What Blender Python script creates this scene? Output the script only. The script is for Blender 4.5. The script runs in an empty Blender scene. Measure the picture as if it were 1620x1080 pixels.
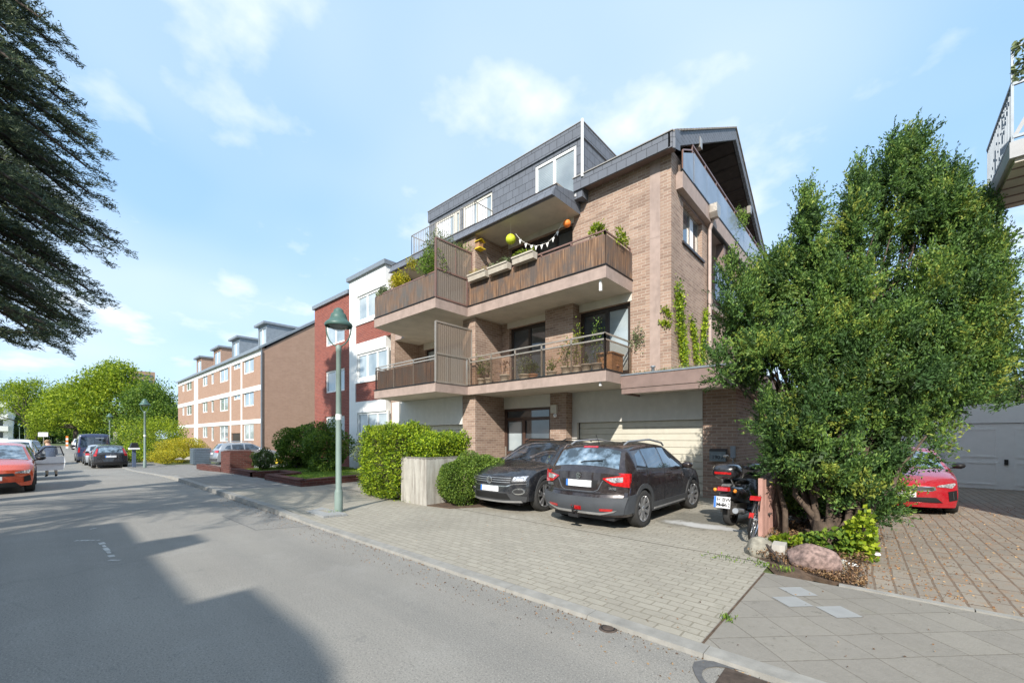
import bpy, math, random
import numpy as np
from mathutils import Vector, Matrix
random.seed(7); np.random.seed(7)
R_ = math.radians
S = bpy.context.scene; C = S.collection
# ---------------------------------------------------------------- camera
H = 1.65; FPX = 656.0
cd = bpy.data.cameras.new('camera'); cam = bpy.data.objects.new('camera', cd); C.objects.link(cam)
cam.location = (0, 0, H); cam.rotation_euler = (R_(90), 0, R_(41.75))
cd.sensor_width = 36; cd.lens = 36*FPX/1620; cd.shift_y = (691-540)/1620
cd.clip_start = .05; cd.clip_end = 2000
S.camera = cam
# ---------------------------------------------------------------- sky, sun, exposure
SUN_EL = 34.5; SUNDIR = Vector((.44, -.90, math.tan(R_(SUN_EL)))).normalized()    # towards the sun
w = bpy.data.worlds.new('World'); S.world = w; w.use_nodes = True
nt = w.node_tree; nt.nodes.clear(); N = nt.nodes.new; K = nt.links.new
sky = N('ShaderNodeTexSky'); sky.sky_type = 'NISHITA'; sky.sun_disc = False
sky.sun_elevation = R_(SUN_EL); sky.sun_rotation = math.atan2(SUNDIR.x, SUNDIR.y)
sky.air_density = 1.0; sky.dust_density = .6; sky.ozone_density = 1.6
tc = N('ShaderNodeTexCoord'); sp = N('ShaderNodeSeparateXYZ'); K(tc.outputs['Generated'], sp.inputs[0])
def wm(op, a, b=None):
    n = N('ShaderNodeMath'); n.operation = op
    for i, v in enumerate((a, b)):
        if v is None: continue
        if isinstance(v, (int, float)): n.inputs[i].default_value = v
        else: K(v, n.inputs[i])
    return n.outputs[0]
zc = wm('ADD', wm('MAXIMUM', sp.outputs[2], 0.0), .22)
cb = N('ShaderNodeCombineXYZ'); K(wm('DIVIDE', sp.outputs[0], zc), cb.inputs[0]); K(wm('DIVIDE', sp.outputs[1], zc), cb.inputs[1])
n1 = N('ShaderNodeTexNoise'); n1.inputs['Scale'].default_value = 3.1; n1.inputs['Detail'].default_value = 7; n1.inputs['Roughness'].default_value = .52
mp = N('ShaderNodeMapping'); mp.inputs['Location'].default_value = (5.3, 2.2, 0); K(cb.outputs[0], mp.inputs[0]); K(mp.outputs[0], n1.inputs['Vector'])
rp = N('ShaderNodeValToRGB'); rp.color_ramp.elements[0].position = .545; rp.color_ramp.elements[1].position = .74
rp.color_ramp.elements[0].color = (0, 0, 0, 1); rp.color_ramp.elements[1].color = (.7, .7, .7, 1); K(n1.outputs['Fac'], rp.inputs[0])
n2 = N('ShaderNodeTexNoise'); n2.inputs['Scale'].default_value = .7; n2.inputs['Detail'].default_value = 3; K(mp.outputs[0], n2.inputs['Vector'])
rp2 = N('ShaderNodeValToRGB'); rp2.color_ramp.elements[0].position = .36; rp2.color_ramp.elements[1].position = .7; K(n2.outputs['Fac'], rp2.inputs[0])
veil = wm('MULTIPLY', rp2.outputs[0], .46)
fac = wm('MINIMUM', wm('ADD', rp.outputs[0], veil), 1.0)
mx = N('ShaderNodeMix'); mx.data_type = 'RGBA'; K(fac, mx.inputs[0]); hz = N('ShaderNodeMix'); hz.data_type = 'RGBA'; hz.inputs[0].default_value = .72; hz.inputs[7].default_value = (2.1, 3.45, 5.15, 1); K(sky.outputs[0], hz.inputs[6]); K(hz.outputs[2], mx.inputs[6]); mx.inputs[7].default_value = (4.9, 5.15, 5.4, 1)
bg = N('ShaderNodeBackground'); bg.inputs[1].default_value = .138; K(mx.outputs[2], bg.inputs[0])
wo = N('ShaderNodeOutputWorld'); K(bg.outputs[0], wo.inputs[0])
sl = bpy.data.lights.new('sun', 'SUN'); sl.energy = 3.9; sl.angle = R_(.5); sl.color = (1, .945, .86)
so = bpy.data.objects.new('sun', sl); C.objects.link(so); so.rotation_euler = SUNDIR.to_track_quat('Z', 'Y').to_euler()
S.view_settings.view_transform = 'Standard'; S.view_settings.look = 'None'; S.view_settings.gamma = 1
S.view_settings.exposure = .80
S.cycles.max_bounces = 6; S.cycles.transparent_max_bounces = 12
# ---------------------------------------------------------------- where things stand (camera model -> real positions)
FA = R_(131.75); FW = Vector((math.cos(FA), math.sin(FA), 0)); RT = Vector((math.sin(FA), -math.cos(FA), 0))
def at(px, py, d): return Vector((0, 0, H)) + d*(FW + RT*((px-810)/FPX) + Vector((0, 0, (691-py)/FPX)))
def gp(px, py): p = at(px, py, FPX*H/(py-691)); p.z = 0; return p
def yp(px, py, Y): r = FW + RT*((px-810)/FPX); return at(px, py, Y/r.y)
def xp(px, py, X): r = FW + RT*((px-810)/FPX); return at(px, py, X/r.x)
# ---------------------------------------------------------------- materials
class Mt:
    def __init__(s, name):
        s.m = bpy.data.materials.new(name); s.m.use_nodes = True; s.t = s.m.node_tree; s.b = s.t.nodes['Principled BSDF']; s.out = s.t.nodes['Material Output']
    def n(s, t, **k):
        x = s.t.nodes.new(t)
        for a, v in k.items(): setattr(x, a, v)
        return x
    def l(s, a, b): s.t.links.new(a, b)
    def setv(s, **k):
        for a, v in k.items():
            s.b.inputs[a.replace('_', ' ')].default_value = v
    def pos(s): return s.n('ShaderNodeNewGeometry').outputs['Position']
    def noise(s, scale, detail=4, rough=.5, vec=None, stretch=None):
        t = s.n('ShaderNodeTexNoise'); t.inputs['Scale'].default_value = scale; t.inputs['Detail'].default_value = detail; t.inputs['Roughness'].default_value = rough
        v = vec or s.pos()
        if stretch:
            m = s.n('ShaderNodeMapping'); m.inputs['Scale'].default_value = stretch; s.l(v, m.inputs[0]); v = m.outputs[0]
        s.l(v, t.inputs['Vector']); return t.outputs['Fac']
    def ramp(s, f, stops):
        r = s.n('ShaderNodeValToRGB'); e = r.color_ramp.elements
        while len(e) < len(stops): e.new(.5)
        for i, (p, c) in enumerate(stops):
            e[i].position = p; e[i].color = (c, c, c, 1) if isinstance(c, (int, float)) else (*c, 1)
        s.l(f, r.inputs[0]); return r.outputs[0]
    def mix(s, f, a, b, mode='MIX'):
        m = s.n('ShaderNodeMix', data_type='RGBA', blend_type=mode)
        for i, v in ((0, f), (6, a), (7, b)):
            if isinstance(v, (int, float)): m.inputs[i].default_value = v if i == 0 else (v, v, v, 1)
            elif isinstance(v, tuple): m.inputs[i].default_value = (*v, 1)
            else: s.l(v, m.inputs[i])
        return m.outputs[2]
    def math(s, op, a, b=0.0):
        m = s.n('ShaderNodeMath', operation=op)
        for i, v in ((0, a), (1, b)):
            if isinstance(v, (int, float)): m.inputs[i].default_value = v
            else: s.l(v, m.inputs[i])
        return m.outputs[0]
    def col(s, c): s.l(c, s.b.inputs['Base Color'])
    def bump(s, h, st=.3, d=.01):
        b = s.n('ShaderNodeBump'); b.inputs['Strength'].default_value = st; b.inputs['Distance'].default_value = d; s.l(h, b.inputs['Height']); s.l(b.outputs[0], s.b.inputs['Normal'])
def mix3(a, b, t): return tuple(x*(1-t)+y*t for x, y in zip(a, b))
def plain(name, c, rough=.6, metal=0, var=.12, scale=6, coat=0, spec=.5, bump=0, stain=0):
    m = Mt(name); m.setv(Roughness=rough, Metallic=metal)
    m.b.inputs['Specular IOR Level'].default_value = spec; m.b.inputs['Coat Weight'].default_value = coat; m.b.inputs['Coat Roughness'].default_value = .04
    f = m.noise(scale, 5)
    c1 = tuple(x*(1-var) for x in c); c2 = tuple(min(1, x*(1+var)) for x in c)
    o = m.ramp(f, [(.3, c1), (.7, c2)])
    if stain:
        g = m.noise(1.6, 6, .65, stretch=(1.6, 1.6, .5)); o = m.mix(m.ramp(g, [(.48, 0), (.72, stain)]), o, tuple(x*.45 for x in c))
    m.col(o)
    if bump: m.bump(m.noise(scale*8, 4), bump)
    return m.m
def wallvec(m):     # u along the wall, v up, in metres
    g = m.n('ShaderNodeNewGeometry'); sn = m.n('ShaderNodeSeparateXYZ'); m.l(g.outputs['Normal'], sn.inputs[0]); sp = m.n('ShaderNodeSeparateXYZ'); m.l(g.outputs['Position'], sp.inputs[0])
    ax = m.math('GREATER_THAN', m.math('ABSOLUTE', sn.outputs[0]), .6)
    u = m.math('ADD', m.math('MULTIPLY', sp.outputs[0], m.math('SUBTRACT', 1.0, ax)), m.math('MULTIPLY', sp.outputs[1], ax))
    az = m.math('GREATER_THAN', m.math('ABSOLUTE', sn.outputs[2]), .7)
    v = m.math('ADD', m.math('MULTIPLY', sp.outputs[2], m.math('SUBTRACT', 1.0, az)), m.math('MULTIPLY', sp.outputs[1], az))
    c = m.n('ShaderNodeCombineXYZ'); m.l(u, c.inputs[0]); m.l(v, c.inputs[1]); return c.outputs[0]
def brickmat(name, c1, c2, mortar, bw=.25, bh=.083, ms=.011, rough=.9, extra=None, vec='wall', rot=0, bias=0, patch=.25, offs=.5, msm=.15, var2=1):
    m = Mt(name); m.setv(Roughness=rough); m.b.inputs['Specular IOR Level'].default_value = .25
    if vec == 'wall': v = wallvec(m)
    else:
        mpn = m.n('ShaderNodeMapping'); mpn.inputs['Rotation'].default_value = (0, 0, R_(rot)); dn = m.n('ShaderNodeTexNoise'); dn.inputs['Scale'].default_value = 2.4; dn.inputs['Detail'].default_value = 4; m.l(m.pos(), dn.inputs['Vector']); m.l(m.mix(.045, m.pos(), dn.outputs['Color'], 'ADD'), mpn.inputs[0]); v = mpn.outputs[0]
    t = m.n('ShaderNodeTexBrick'); m.l(v, t.inputs['Vector']); t.offset = offs
    t.inputs['Scale'].default_value = 1; t.inputs['Brick Width'].default_value = bw; t.inputs['Row Height'].default_value = bh
    t.inputs['Mortar Size'].default_value = ms; t.inputs['Mortar Smooth'].default_value = msm; t.inputs['Bias'].default_value = bias
    t.inputs['Color1'].default_value = (*c1, 1); t.inputs['Color2'].default_value = (*c2, 1); t.inputs['Mortar'].default_value = (*mortar, 1)
    o = m.mix(m.ramp(m.noise(1.3, 5, .6), [(.35, 0), (.75, patch)]), t.outputs['Color'], tuple(x*.55 for x in c1))
    o = m.mix(m.ramp(m.noise(22, 3), [(.3, 0), (.8, .35)]), o, tuple(min(1, x*1.35) for x in c2))
    if vec == 'wall' and var2:
        k = m.n('ShaderNodeTexWhiteNoise', noise_dimensions='2D'); q = m.n('ShaderNodeVectorMath', operation='FLOOR'); d_ = m.n('ShaderNodeVectorMath', operation='DIVIDE'); m.l(v, d_.inputs[0]); d_.inputs[1].default_value = (bw*2, bh, 1); m.l(d_.outputs[0], q.inputs[0]); m.l(q.outputs[0], k.inputs['Vector'])
        o = m.mix(m.ramp(k.outputs['Value'], [(.78, 0), (.80, .28)]), o, tuple(x*.5 for x in c2)); o = m.mix(m.ramp(m.noise(1, 5, .6, v, (1.1, .22, 1)), [(.48, 0), (.72, .35)]), o, tuple(x*.5 for x in c1))
    if extra: o = extra(m, o)
    m.col(o); m.bump(m.math('SUBTRACT', m.noise(60, 3), m.math('MULTIPLY', t.outputs['Fac'], 2.0)), .5, .006)
    return m.m
def leafmat(name, c, trans=.35, var=.25, rough=.55):
    m = Mt(name); m.setv(Roughness=rough); m.b.inputs['Specular IOR Level'].default_value = .3
    f = m.noise(1.7, 4); o = m.ramp(f, [(.3, tuple(x*(1-var) for x in c)), (.7, tuple(x*(1+var) for x in c))]); m.col(o)
    t = m.n('ShaderNodeBsdfTranslucent'); m.l(m.mix(.5, o, tuple(min(1, x*1.6) for x in c)), t.inputs[0])
    x = m.n('ShaderNodeMixShader'); x.inputs[0].default_value = trans; m.l(m.b.outputs[0], x.inputs[1]); m.l(t.outputs[0], x.inputs[2]); m.l(x.outputs[0], m.out.inputs[0]); return m.m
def seethru(name, tint, fac, rough=.05, col=(.03, .025, .02)):
    m = Mt(name); m.setv(Base_Color=(*col, 1), Roughness=rough)
    t = m.n('ShaderNodeBsdfTransparent'); t.inputs[0].default_value = (*tint, 1)
    x = m.n('ShaderNodeMixShader'); x.inputs[0].default_value = fac; m.l(m.b.outputs[0], x.inputs[1]); m.l(t.outputs[0], x.inputs[2]); m.l(x.outputs[0], m.out.inputs[0]); return m.m
def paint(name, c, flake=0.0):
    m = Mt(name); m.setv(Base_Color=(*c, 1), Roughness=.32, Metallic=flake); m.b.inputs['Coat Weight'].default_value = 1; m.b.inputs['Coat Roughness'].default_value = .03
    d = m.ramp(m.noise(9, 5, .6), [(.45, 0), (.8, .10)]); m.col(m.mix(d, c, (.35, .33, .30))); m.l(m.ramp(m.noise(14, 4), [(.3, .24), (.8, .42)]), m.b.inputs['Roughness']); return m.m
def slatemat(name, c, bw=.3, bh=.28):
    m = Mt(name); m.setv(Roughness=.62); v = wallvec(m)
    t = m.n('ShaderNodeTexBrick'); m.l(v, t.inputs['Vector']); t.offset = .5
    t.inputs['Scale'].default_value = 1; t.inputs['Brick Width'].default_value = bw; t.inputs['Row Height'].default_value = bh; t.inputs['Mortar Size'].default_value = .008; t.inputs['Mortar Smooth'].default_value = .1
    t.inputs['Color1'].default_value = (*c, 1); t.inputs['Color2'].default_value = (*[x*1.18 for x in c], 1); t.inputs['Mortar'].default_value = (*[x*.25 for x in c], 1)
    s2 = m.n('ShaderNodeSeparateXYZ'); m.l(v, s2.inputs[0]); fr = m.math('FRACT', m.math('DIVIDE', s2.outputs[1], bh))
    o = m.mix(m.ramp(m.noise(5, 5), [(.3, 0), (.75, .35)]), t.outputs['Color'], tuple(x*1.5 for x in c))
    m.col(o); m.bump(m.math('SUBTRACT', m.math('MULTIPLY', fr, -1.0), m.math('MULTIPLY', t.outputs['Fac'], 1.0)), .6, .015); return m.m
M = {}
def mk(k, *a, **kw): M[k] = plain(k, *a, **kw)
M['brick'] = brickmat('brick', (.41, .29, .22), (.27, .18, .138), (.46, .39, .325))
M['brick_red'] = brickmat('brick_red', (.30, .085, .06), (.19, .05, .04), (.27, .17, .14), var2=0)
M['brick_far'] = brickmat('brick_far', (.38, .235, .17), (.31, .185, .13), (.40, .31, .25), var2=0)
M['brick_maroon'] = brickmat('brick_maroon', (.135, .045, .034), (.085, .03, .025), (.13, .09, .075))
M['slate'] = slatemat('slate', (.105, .115, .135)); M['slate_small'] = slatemat('slate_small', (.12, .125, .14), .16, .14)
mk('band', (.36, .275, .235), .75, var=.10, stain=.45); mk('band_dark', (.22, .155, .135), .75, var=.10, stain=.35); mk('soffit', (.56, .51, .43), .9, var=.08, stain=.25, scale=2)
mk('cream', (.62, .585, .51), .8, var=.05, stain=.18); mk('panel_white', (.64, .62, .565), .7, var=.04, stain=.15); mk('white', (.78, .78, .76), .55, var=.03)
mk('dark_frame', (.035, .026, .022), .4, var=.1); mk('brown_frame', (.07, .04, .03), .45); mk('rail_brown', (.20, .12, .10), .4, var=.12); mk('rail_alu', (.42, .38, .33), .35, .5, var=.1)
mk('black', (.012, .012, .013), .5, var=.1); mk('rubber', (.028, .027, .026), .85, var=.2, scale=20); mk('plastic', (.05, .052, .055), .6, var=.12); mk('clad_grey', (.055, .06, .068), .6, var=.1)
mk('chrome', (.7, .7, .7), .18, .95, var=.02); mk('alloy', (.62, .62, .63), .28, .85, var=.03); mk('alloy_dark', (.16, .15, .14), .35, .7); mk('silver_trim', (.5, .5, .5), .35, .7)
mk('plate', (.66, .66, .67), .4, var=.22, scale=16); mk('plate_blue', (.05, .18, .55), .4); mk('amber', (.8, .28, .03), .3); mk('timber', (.36, .20, .10), .7, var=.25); mk('wood_dark', (.045, .033, .028), .8, var=.3)
mk('terracotta', (.52, .30, .20), .85); mk('planter_beige', (.46, .41, .34), .8); mk('pot_white', (.60, .56, .49), .8); mk('soil', (.085, .055, .035), .95, var=.4, scale=12, bump=.6); mk('bark', (.085, .06, .043), .95, var=.4, scale=14, bump=.8); mk('bark_dark', (.07, .055, .045), .95, var=.4, scale=14, bump=.8)
mk('concrete', (.40, .375, .33), .9, var=.12, scale=3, stain=.65, bump=.2); mk('granite', (.26, .18, .155), .9, var=.55, scale=22, stain=.25, bump=.8); mk('stone_grey', (.27, .25, .20), .9, var=.3, scale=14, stain=.4, bump=.8)
mk('lamp_green', (.06, .12, .10), .45, var=.12, scale=9); mk('lamp_post', (.19, .25, .22), .55, var=.1, scale=4, stain=.2); mk('fence_pink', (.42, .235, .19), .6, var=.15); mk('mailbox', (.15, .185, .20), .45, var=.08); mk('tile', (.26, .22, .18), .85, var=.25)
mk('balcony_grey', (.38, .38, .38), .7, var=.08); mk('zinc', (.23, .26, .29), .5, .3, var=.12); mk('yellow', (.75, .55, .03), .5); mk('lime', (.55, .62, .03), .6, var=.06); mk('orange', (.85, .22, .03), .6, var=.06); mk('denim', (.07, .10, .16), .9); mk('skin', (.55, .32, .23), .6); mk('cloth_beige', (.45, .36, .27), .9); mk('hair', (.25, .15, .08), .8)
mk('curtain', (.72, .74, .78), .8, var=.12, scale=8); mk('grey_box', (.09, .12, .15), .6); mk('solar', (.02, .028, .06), .12, var=.15, spec=.8); mk('parapet', (.20, .225, .265), .14, var=.22, scale=1.2, spec=.7); mk('pipe', (.43, .34, .30), .5, var=.1)
mk('kerb', (.27, .26, .235), .9, var=.14, scale=8, stain=.3, bump=.2); mk('shutter', (.56, .53, .44), .5, var=.05, stain=.12); mk('paper', (.85, .84, .8), .8, var=.02); mk('bars_white', (.75, .72, .68), .5)
m = Mt('window_glass'); m.setv(Roughness=.03); m.b.inputs['Specular IOR Level'].default_value = .9; m.b.inputs['Coat Weight'].default_value = .6
m.col(m.ramp(m.noise(.8, 3), [(.35, (.035, .045, .055)), (.7, (.10, .115, .125))])); M['glass'] = m.m
m = Mt('glass_bright'); m.setv(Roughness=.05); m.b.inputs['Specular IOR Level'].default_value = .9; m.b.inputs['Coat Weight'].default_value = .8
m.col(m.ramp(m.noise(.9, 3), [(.3, (.20, .25, .28)), (.7, (.42, .48, .50))])); M['glass_bright'] = m.m
m = Mt('car_glass'); m.setv(Roughness=.02); m.b.inputs['Specular IOR Level'].default_value = .9; m.b.inputs['Coat Weight'].default_value = 1
m.col(m.ramp(m.noise(3.5, 3, .6), [(.40, (.008, .011, .014)), (.66, (.05, .075, .11))])); M['car_glass'] = m.m
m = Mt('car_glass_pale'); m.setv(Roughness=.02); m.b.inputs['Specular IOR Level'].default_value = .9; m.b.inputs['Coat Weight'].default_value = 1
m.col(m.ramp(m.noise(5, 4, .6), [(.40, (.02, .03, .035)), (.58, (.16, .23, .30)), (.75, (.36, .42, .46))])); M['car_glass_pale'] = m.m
M['smoked'] = seethru('smoked', (.90, .86, .82), .88, .05, (.10, .08, .07)); M['screen_brown'] = seethru('screen_brown', (.60, .50, .38), .36, .3, (.30, .245, .20)); M['lens'] = seethru('lens', (.95, .97, 1), .6, .03, (.4, .4, .4))
m = Mt('red_lens'); m.setv(Roughness=.08); m.b.inputs['Coat Weight'].default_value = 1; m.col(m.ramp(m.noise(25, 2), [(.4, (.38, .008, .01)), (.7, (.55, .02, .02))])); M['red_lens'] = m.m
m = Mt('clear_lens'); m.setv(Roughness=.08, Metallic=.5); m.b.inputs['Coat Weight'].default_value = 1; m.col(m.ramp(m.noise(30, 2), [(.35, (.25, .25, .27)), (.65, (.85, .85, .86))])); M['clear_lens'] = m.m
m = Mt('concrete_old'); m.setv(Roughness=.92); o = m.ramp(m.noise(3, 6, .6), [(.3, (.36, .34, .30)), (.7, (.46, .44, .39))]); o = m.mix(m.ramp(m.noise(1, 5, .7, stretch=(9, 9, .7)), [(.46, 0), (.66, .7)]), o, (.16, .14, .12))
sz = m.n('ShaderNodeSeparateXYZ'); m.l(m.pos(), sz.inputs[0]); o = m.mix(m.math('MULTIPLY', m.ramp(sz.outputs[2], [(.98, 0), (1.0, 1)]) if 0 else m.math('GREATER_THAN', m.math('ADD', sz.outputs[2], m.math('MULTIPLY', m.noise(12, 5, .7), .16)), 1.20), .7), o, (.09, .08, .065)); m.col(o); m.bump(m.noise(40, 4), .4); M['concrete_old'] = m.m
# reed cladding: thin vertical canes, sun-bleached and weathered
def reed(name, ca, cb_, grey):
    m = Mt(name); m.setv(Roughness=.85); v = wallvec(m); f = m.noise(1, 2, .6, v, (34, .9, 1)); g = m.noise(1, 4, .7, v, (2.2, 1.1, 1))
    o = m.ramp(f, [(.3, tuple(x*.25 for x in ca)), (.5, ca), (.72, cb_)]); o = m.mix(m.ramp(g, [(.42, 0), (.62, .85)]), o, grey); m.col(o); m.bump(f, .7, .01); return m.m
M['reed'] = reed('reed', (.17, .095, .055), (.36, .22, .125), (.09, .075, .068)); M['reed_grey'] = reed('reed_grey', (.15, .095, .065), (.25, .17, .12), (.10, .095, .09))
PT = {'black': paint('paint_black', (.014, .015, .019)), 'brownblack': paint('paint_brownblack', (.028, .020, .020), .3), 'red': paint('paint_red', (.42, .01, .02), .2), 'orange': paint('paint_orange', (.62, .075, .02), .1),
      'silver': paint('paint_silver', (.36, .38, .40), .5), 'white': paint('paint_white', (.74, .75, .76)), 'blue': paint('paint_blue', (.02, .032, .085)), 'grey': paint('paint_grey', (.12, .13, .15), .3)}
LF = {}
def lf(k, cols, **kw): LF[k] = [leafmat(k+'_leaf', c, **kw) for c in cols]
lf('yew', [(.048, .10, .028), (.10, .185, .04), (.17, .26, .05), (.28, .32, .055)], trans=.28)
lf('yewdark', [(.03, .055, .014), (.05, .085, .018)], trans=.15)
lf('cedar', [(.04, .065, .045), (.08, .11, .062), (.15, .18, .085)], trans=.12)
lf('hedge', [(.06, .11, .015), (.17, .27, .018), (.28, .39, .022), (.42, .51, .035)], trans=.35)
lf('shrub', [(.07, .13, .02), (.13, .21, .03), (.20, .29, .045)], trans=.3)
lf('spring', [(.10, .16, .012), (.22, .30, .018), (.34, .41, .03)], trans=.4)
lf('dark', [(.035, .065, .018), (.06, .10, .025), (.10, .14, .03)], trans=.25)
lf('mid', [(.06, .12, .02), (.11, .19, .025), (.19, .28, .035)], trans=.3)
lf('gold', [(.36, .32, .02), (.50, .42, .025), (.28, .29, .03)], trans=.3)
lf('olive', [(.10, .13, .06), (.16, .20, .09), (.22, .26, .12)], trans=.25)
lf('grass', [(.10, .19, .02), (.17, .28, .03), (.24, .34, .05)], trans=.3)
lf('litter', [(.20, .11, .055), (.13, .075, .04), (.28, .18, .09), (.09, .055, .035)], trans=.05)
lf('dry', [(.30, .15, .06), (.40, .26, .13), (.22, .10, .045)], trans=.1)
# ---------------------------------------------------------------- mesh helpers
OFF = {}
def tag(o, label=None, cat=None, group=None, kind=None):
    if label: o['label'] = label
    if cat: o['category'] = cat
    if group: o['group'] = group
    if kind: o['kind'] = kind
    return o
def thing(name, label, cat, loc=(0, 0, 0), rot=0, group=None):
    o = bpy.data.objects.new(name, None); C.objects.link(o); o.location = loc; o.rotation_euler = (0, 0, rot); o.empty_display_size = .2
    OFF[o.name] = Vector(loc) if rot == 0 else Vector((0, 0, 0))
    return tag(o, label, cat, group)
class MB:
    def __init__(s): s.v = []; s.f = []; s.mi = []; s.cur = 0; s.sm = []; s.smooth = False
    def add(s, vs, fs):
        b = len(s.v); s.v += [tuple(p) for p in vs]
        for f in fs: s.f.append([b+i for i in f]); s.mi.append(s.cur); s.sm.append(s.smooth)
        return s
    def m(s, i): s.cur = i; return s
    def box(s, x0, x1, y0, y1, z0, z1):
        return s.add([(x0, y0, z0), (x1, y0, z0), (x1, y1, z0), (x0, y1, z0), (x0, y0, z1), (x1, y0, z1), (x1, y1, z1), (x0, y1, z1)],
                     [(0, 3, 2, 1), (4, 5, 6, 7), (0, 1, 5, 4), (1, 2, 6, 5), (2, 3, 7, 6), (3, 0, 4, 7)])
    def prism(s, poly, z0, z1, mside=0, mbot=0, mtop=0):      # poly in XY, counter-clockwise
        n = len(poly); a = [(x, y, z0) for x, y in poly]; b = [(x, y, z1) for x, y in poly]
        c = s.cur; s.cur = mbot; s.add(a, [list(range(n))[::-1]]); s.cur = mtop; s.add(b, [list(range(n))]); s.cur = mside
        s.add(a+b, [(i, (i+1) % n, n+(i+1) % n, n+i) for i in range(n)]); s.cur = c; return s
    def prof(s, poly, x0, x1, axis='x'):                      # profile in (Y,Z) extruded along X (or (X,Z) along Y)
        n = len(poly)
        f = (lambda u, t: (t, u[0], u[1])) if axis == 'x' else (lambda u, t: (u[0], t, u[1]))
        a = [f(u, x0) for u in poly]; b = [f(u, x1) for u in poly]
        return s.add(a+b, [list(range(n)), list(range(n, 2*n))[::-1]] + [(i, n+i, n+(i+1) % n, (i+1) % n) for i in range(n)])
    def beam(s, a, b, wd, ht=None, up=(0, 0, 1)):
        a = Vector(a); b = Vector(b); ht = ht or wd; d = (b-a).normalized(); u = Vector(up)
        if abs(d.dot(u)) > .98: u = Vector((1, 0, 0))
        x = d.cross(u).normalized()*wd/2; y = x.cross(d).normalized()*ht/2
        return s.add([a-x-y, a+x-y, a+x+y, a-x+y, b-x-y, b+x-y, b+x+y, b-x+y], [(0, 1, 2, 3), (7, 6, 5, 4), (0, 4, 5, 1), (1, 5, 6, 2), (2, 6, 7, 3), (3, 7, 4, 0)])
    def tube(s, pts, r, n=8, cap=True):
        pts = [Vector(p) for p in pts]; k = len(pts); rs = r if isinstance(r, (list, tuple)) else [r]*k
        old = s.smooth; s.smooth = True; vs = []; up = Vector((0, 0, 1)); prev = None
        for i, p in enumerate(pts):
            d = (pts[min(i+1, k-1)]-pts[max(i-1, 0)]).normalized()
            if prev is None:
                prev = d.cross(up) if abs(d.z) < .95 else d.cross(Vector((1, 0, 0)))
            x = (prev - d*prev.dot(d)).normalized(); prev = x; y = d.cross(x)
            vs += [p + (x*math.cos(2*math.pi*j/n)+y*math.sin(2*math.pi*j/n))*rs[i] for j in range(n)]
        s.add(vs, [(i*n+j, i*n+(j+1) % n, (i+1)*n+(j+1) % n, (i+1)*n+j) for i in range(k-1) for j in range(n)])
        s.smooth = False
        if cap: s.add(vs[:n], [list(range(n))[::-1]]); s.add(vs[-n:], [list(range(n))])
        s.smooth = old; return s
    def lathe(s, prof, c=(0, 0, 0), n=20, axis='z', smooth=True):   # prof [(r,h)]
        old = s.smooth; s.smooth = smooth; vs = []
        for r, h in prof:
            for j in range(n):
                a = 2*math.pi*j/n; p = (r*math.cos(a), r*math.sin(a), h)
                if axis == 'y': p = (p[0], p[2], p[1])
                if axis == 'x': p = (p[2], p[0], p[1])
                vs.append((p[0]+c[0], p[1]+c[1], p[2]+c[2]))
        k = len(prof); fl = axis == 'y'
        fs = [(i*n+j, i*n+(j+1) % n, (i+1)*n+(j+1) % n, (i+1)*n+j) for i in range(k-1) for j in range(n)]
        if fl: fs = [f[::-1] for f in fs]
        s.add(vs, fs); s.smooth = old; return s
    def ball(s, c, r, n=12, sz=1): return s.lathe([(max(1e-4, r*math.sin(math.pi*i/(n//2))), -r*sz*math.cos(math.pi*i/(n//2))) for i in range(n//2+1)], c, n)
    def build(s, name, mats, parent=None, world=True):
        me = bpy.data.meshes.new(name); v = s.v
        if parent is not None and world:
            o0 = OFF[parent.name]; v = [(x-o0.x, y-o0.y, z-o0.z) for x, y, z in v]
        me.from_pydata(v, [], s.f)
        if not isinstance(mats, (list, tuple)): mats = [mats]
        for m_ in mats: me.materials.append(M[m_] if isinstance(m_, str) else m_)
        me.polygons.foreach_set('material_index', s.mi); me.polygons.foreach_set('use_smooth', s.sm); me.update()
        o = bpy.data.objects.new(name, me); C.objects.link(o)
        if parent is not None: o.parent = parent; OFF[o.name] = OFF[parent.name]
        else: OFF[o.name] = Vector((0, 0, 0))
        return o
def struct(name, mb, mats): return tag(mb.build(name, mats), kind='structure')
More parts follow.
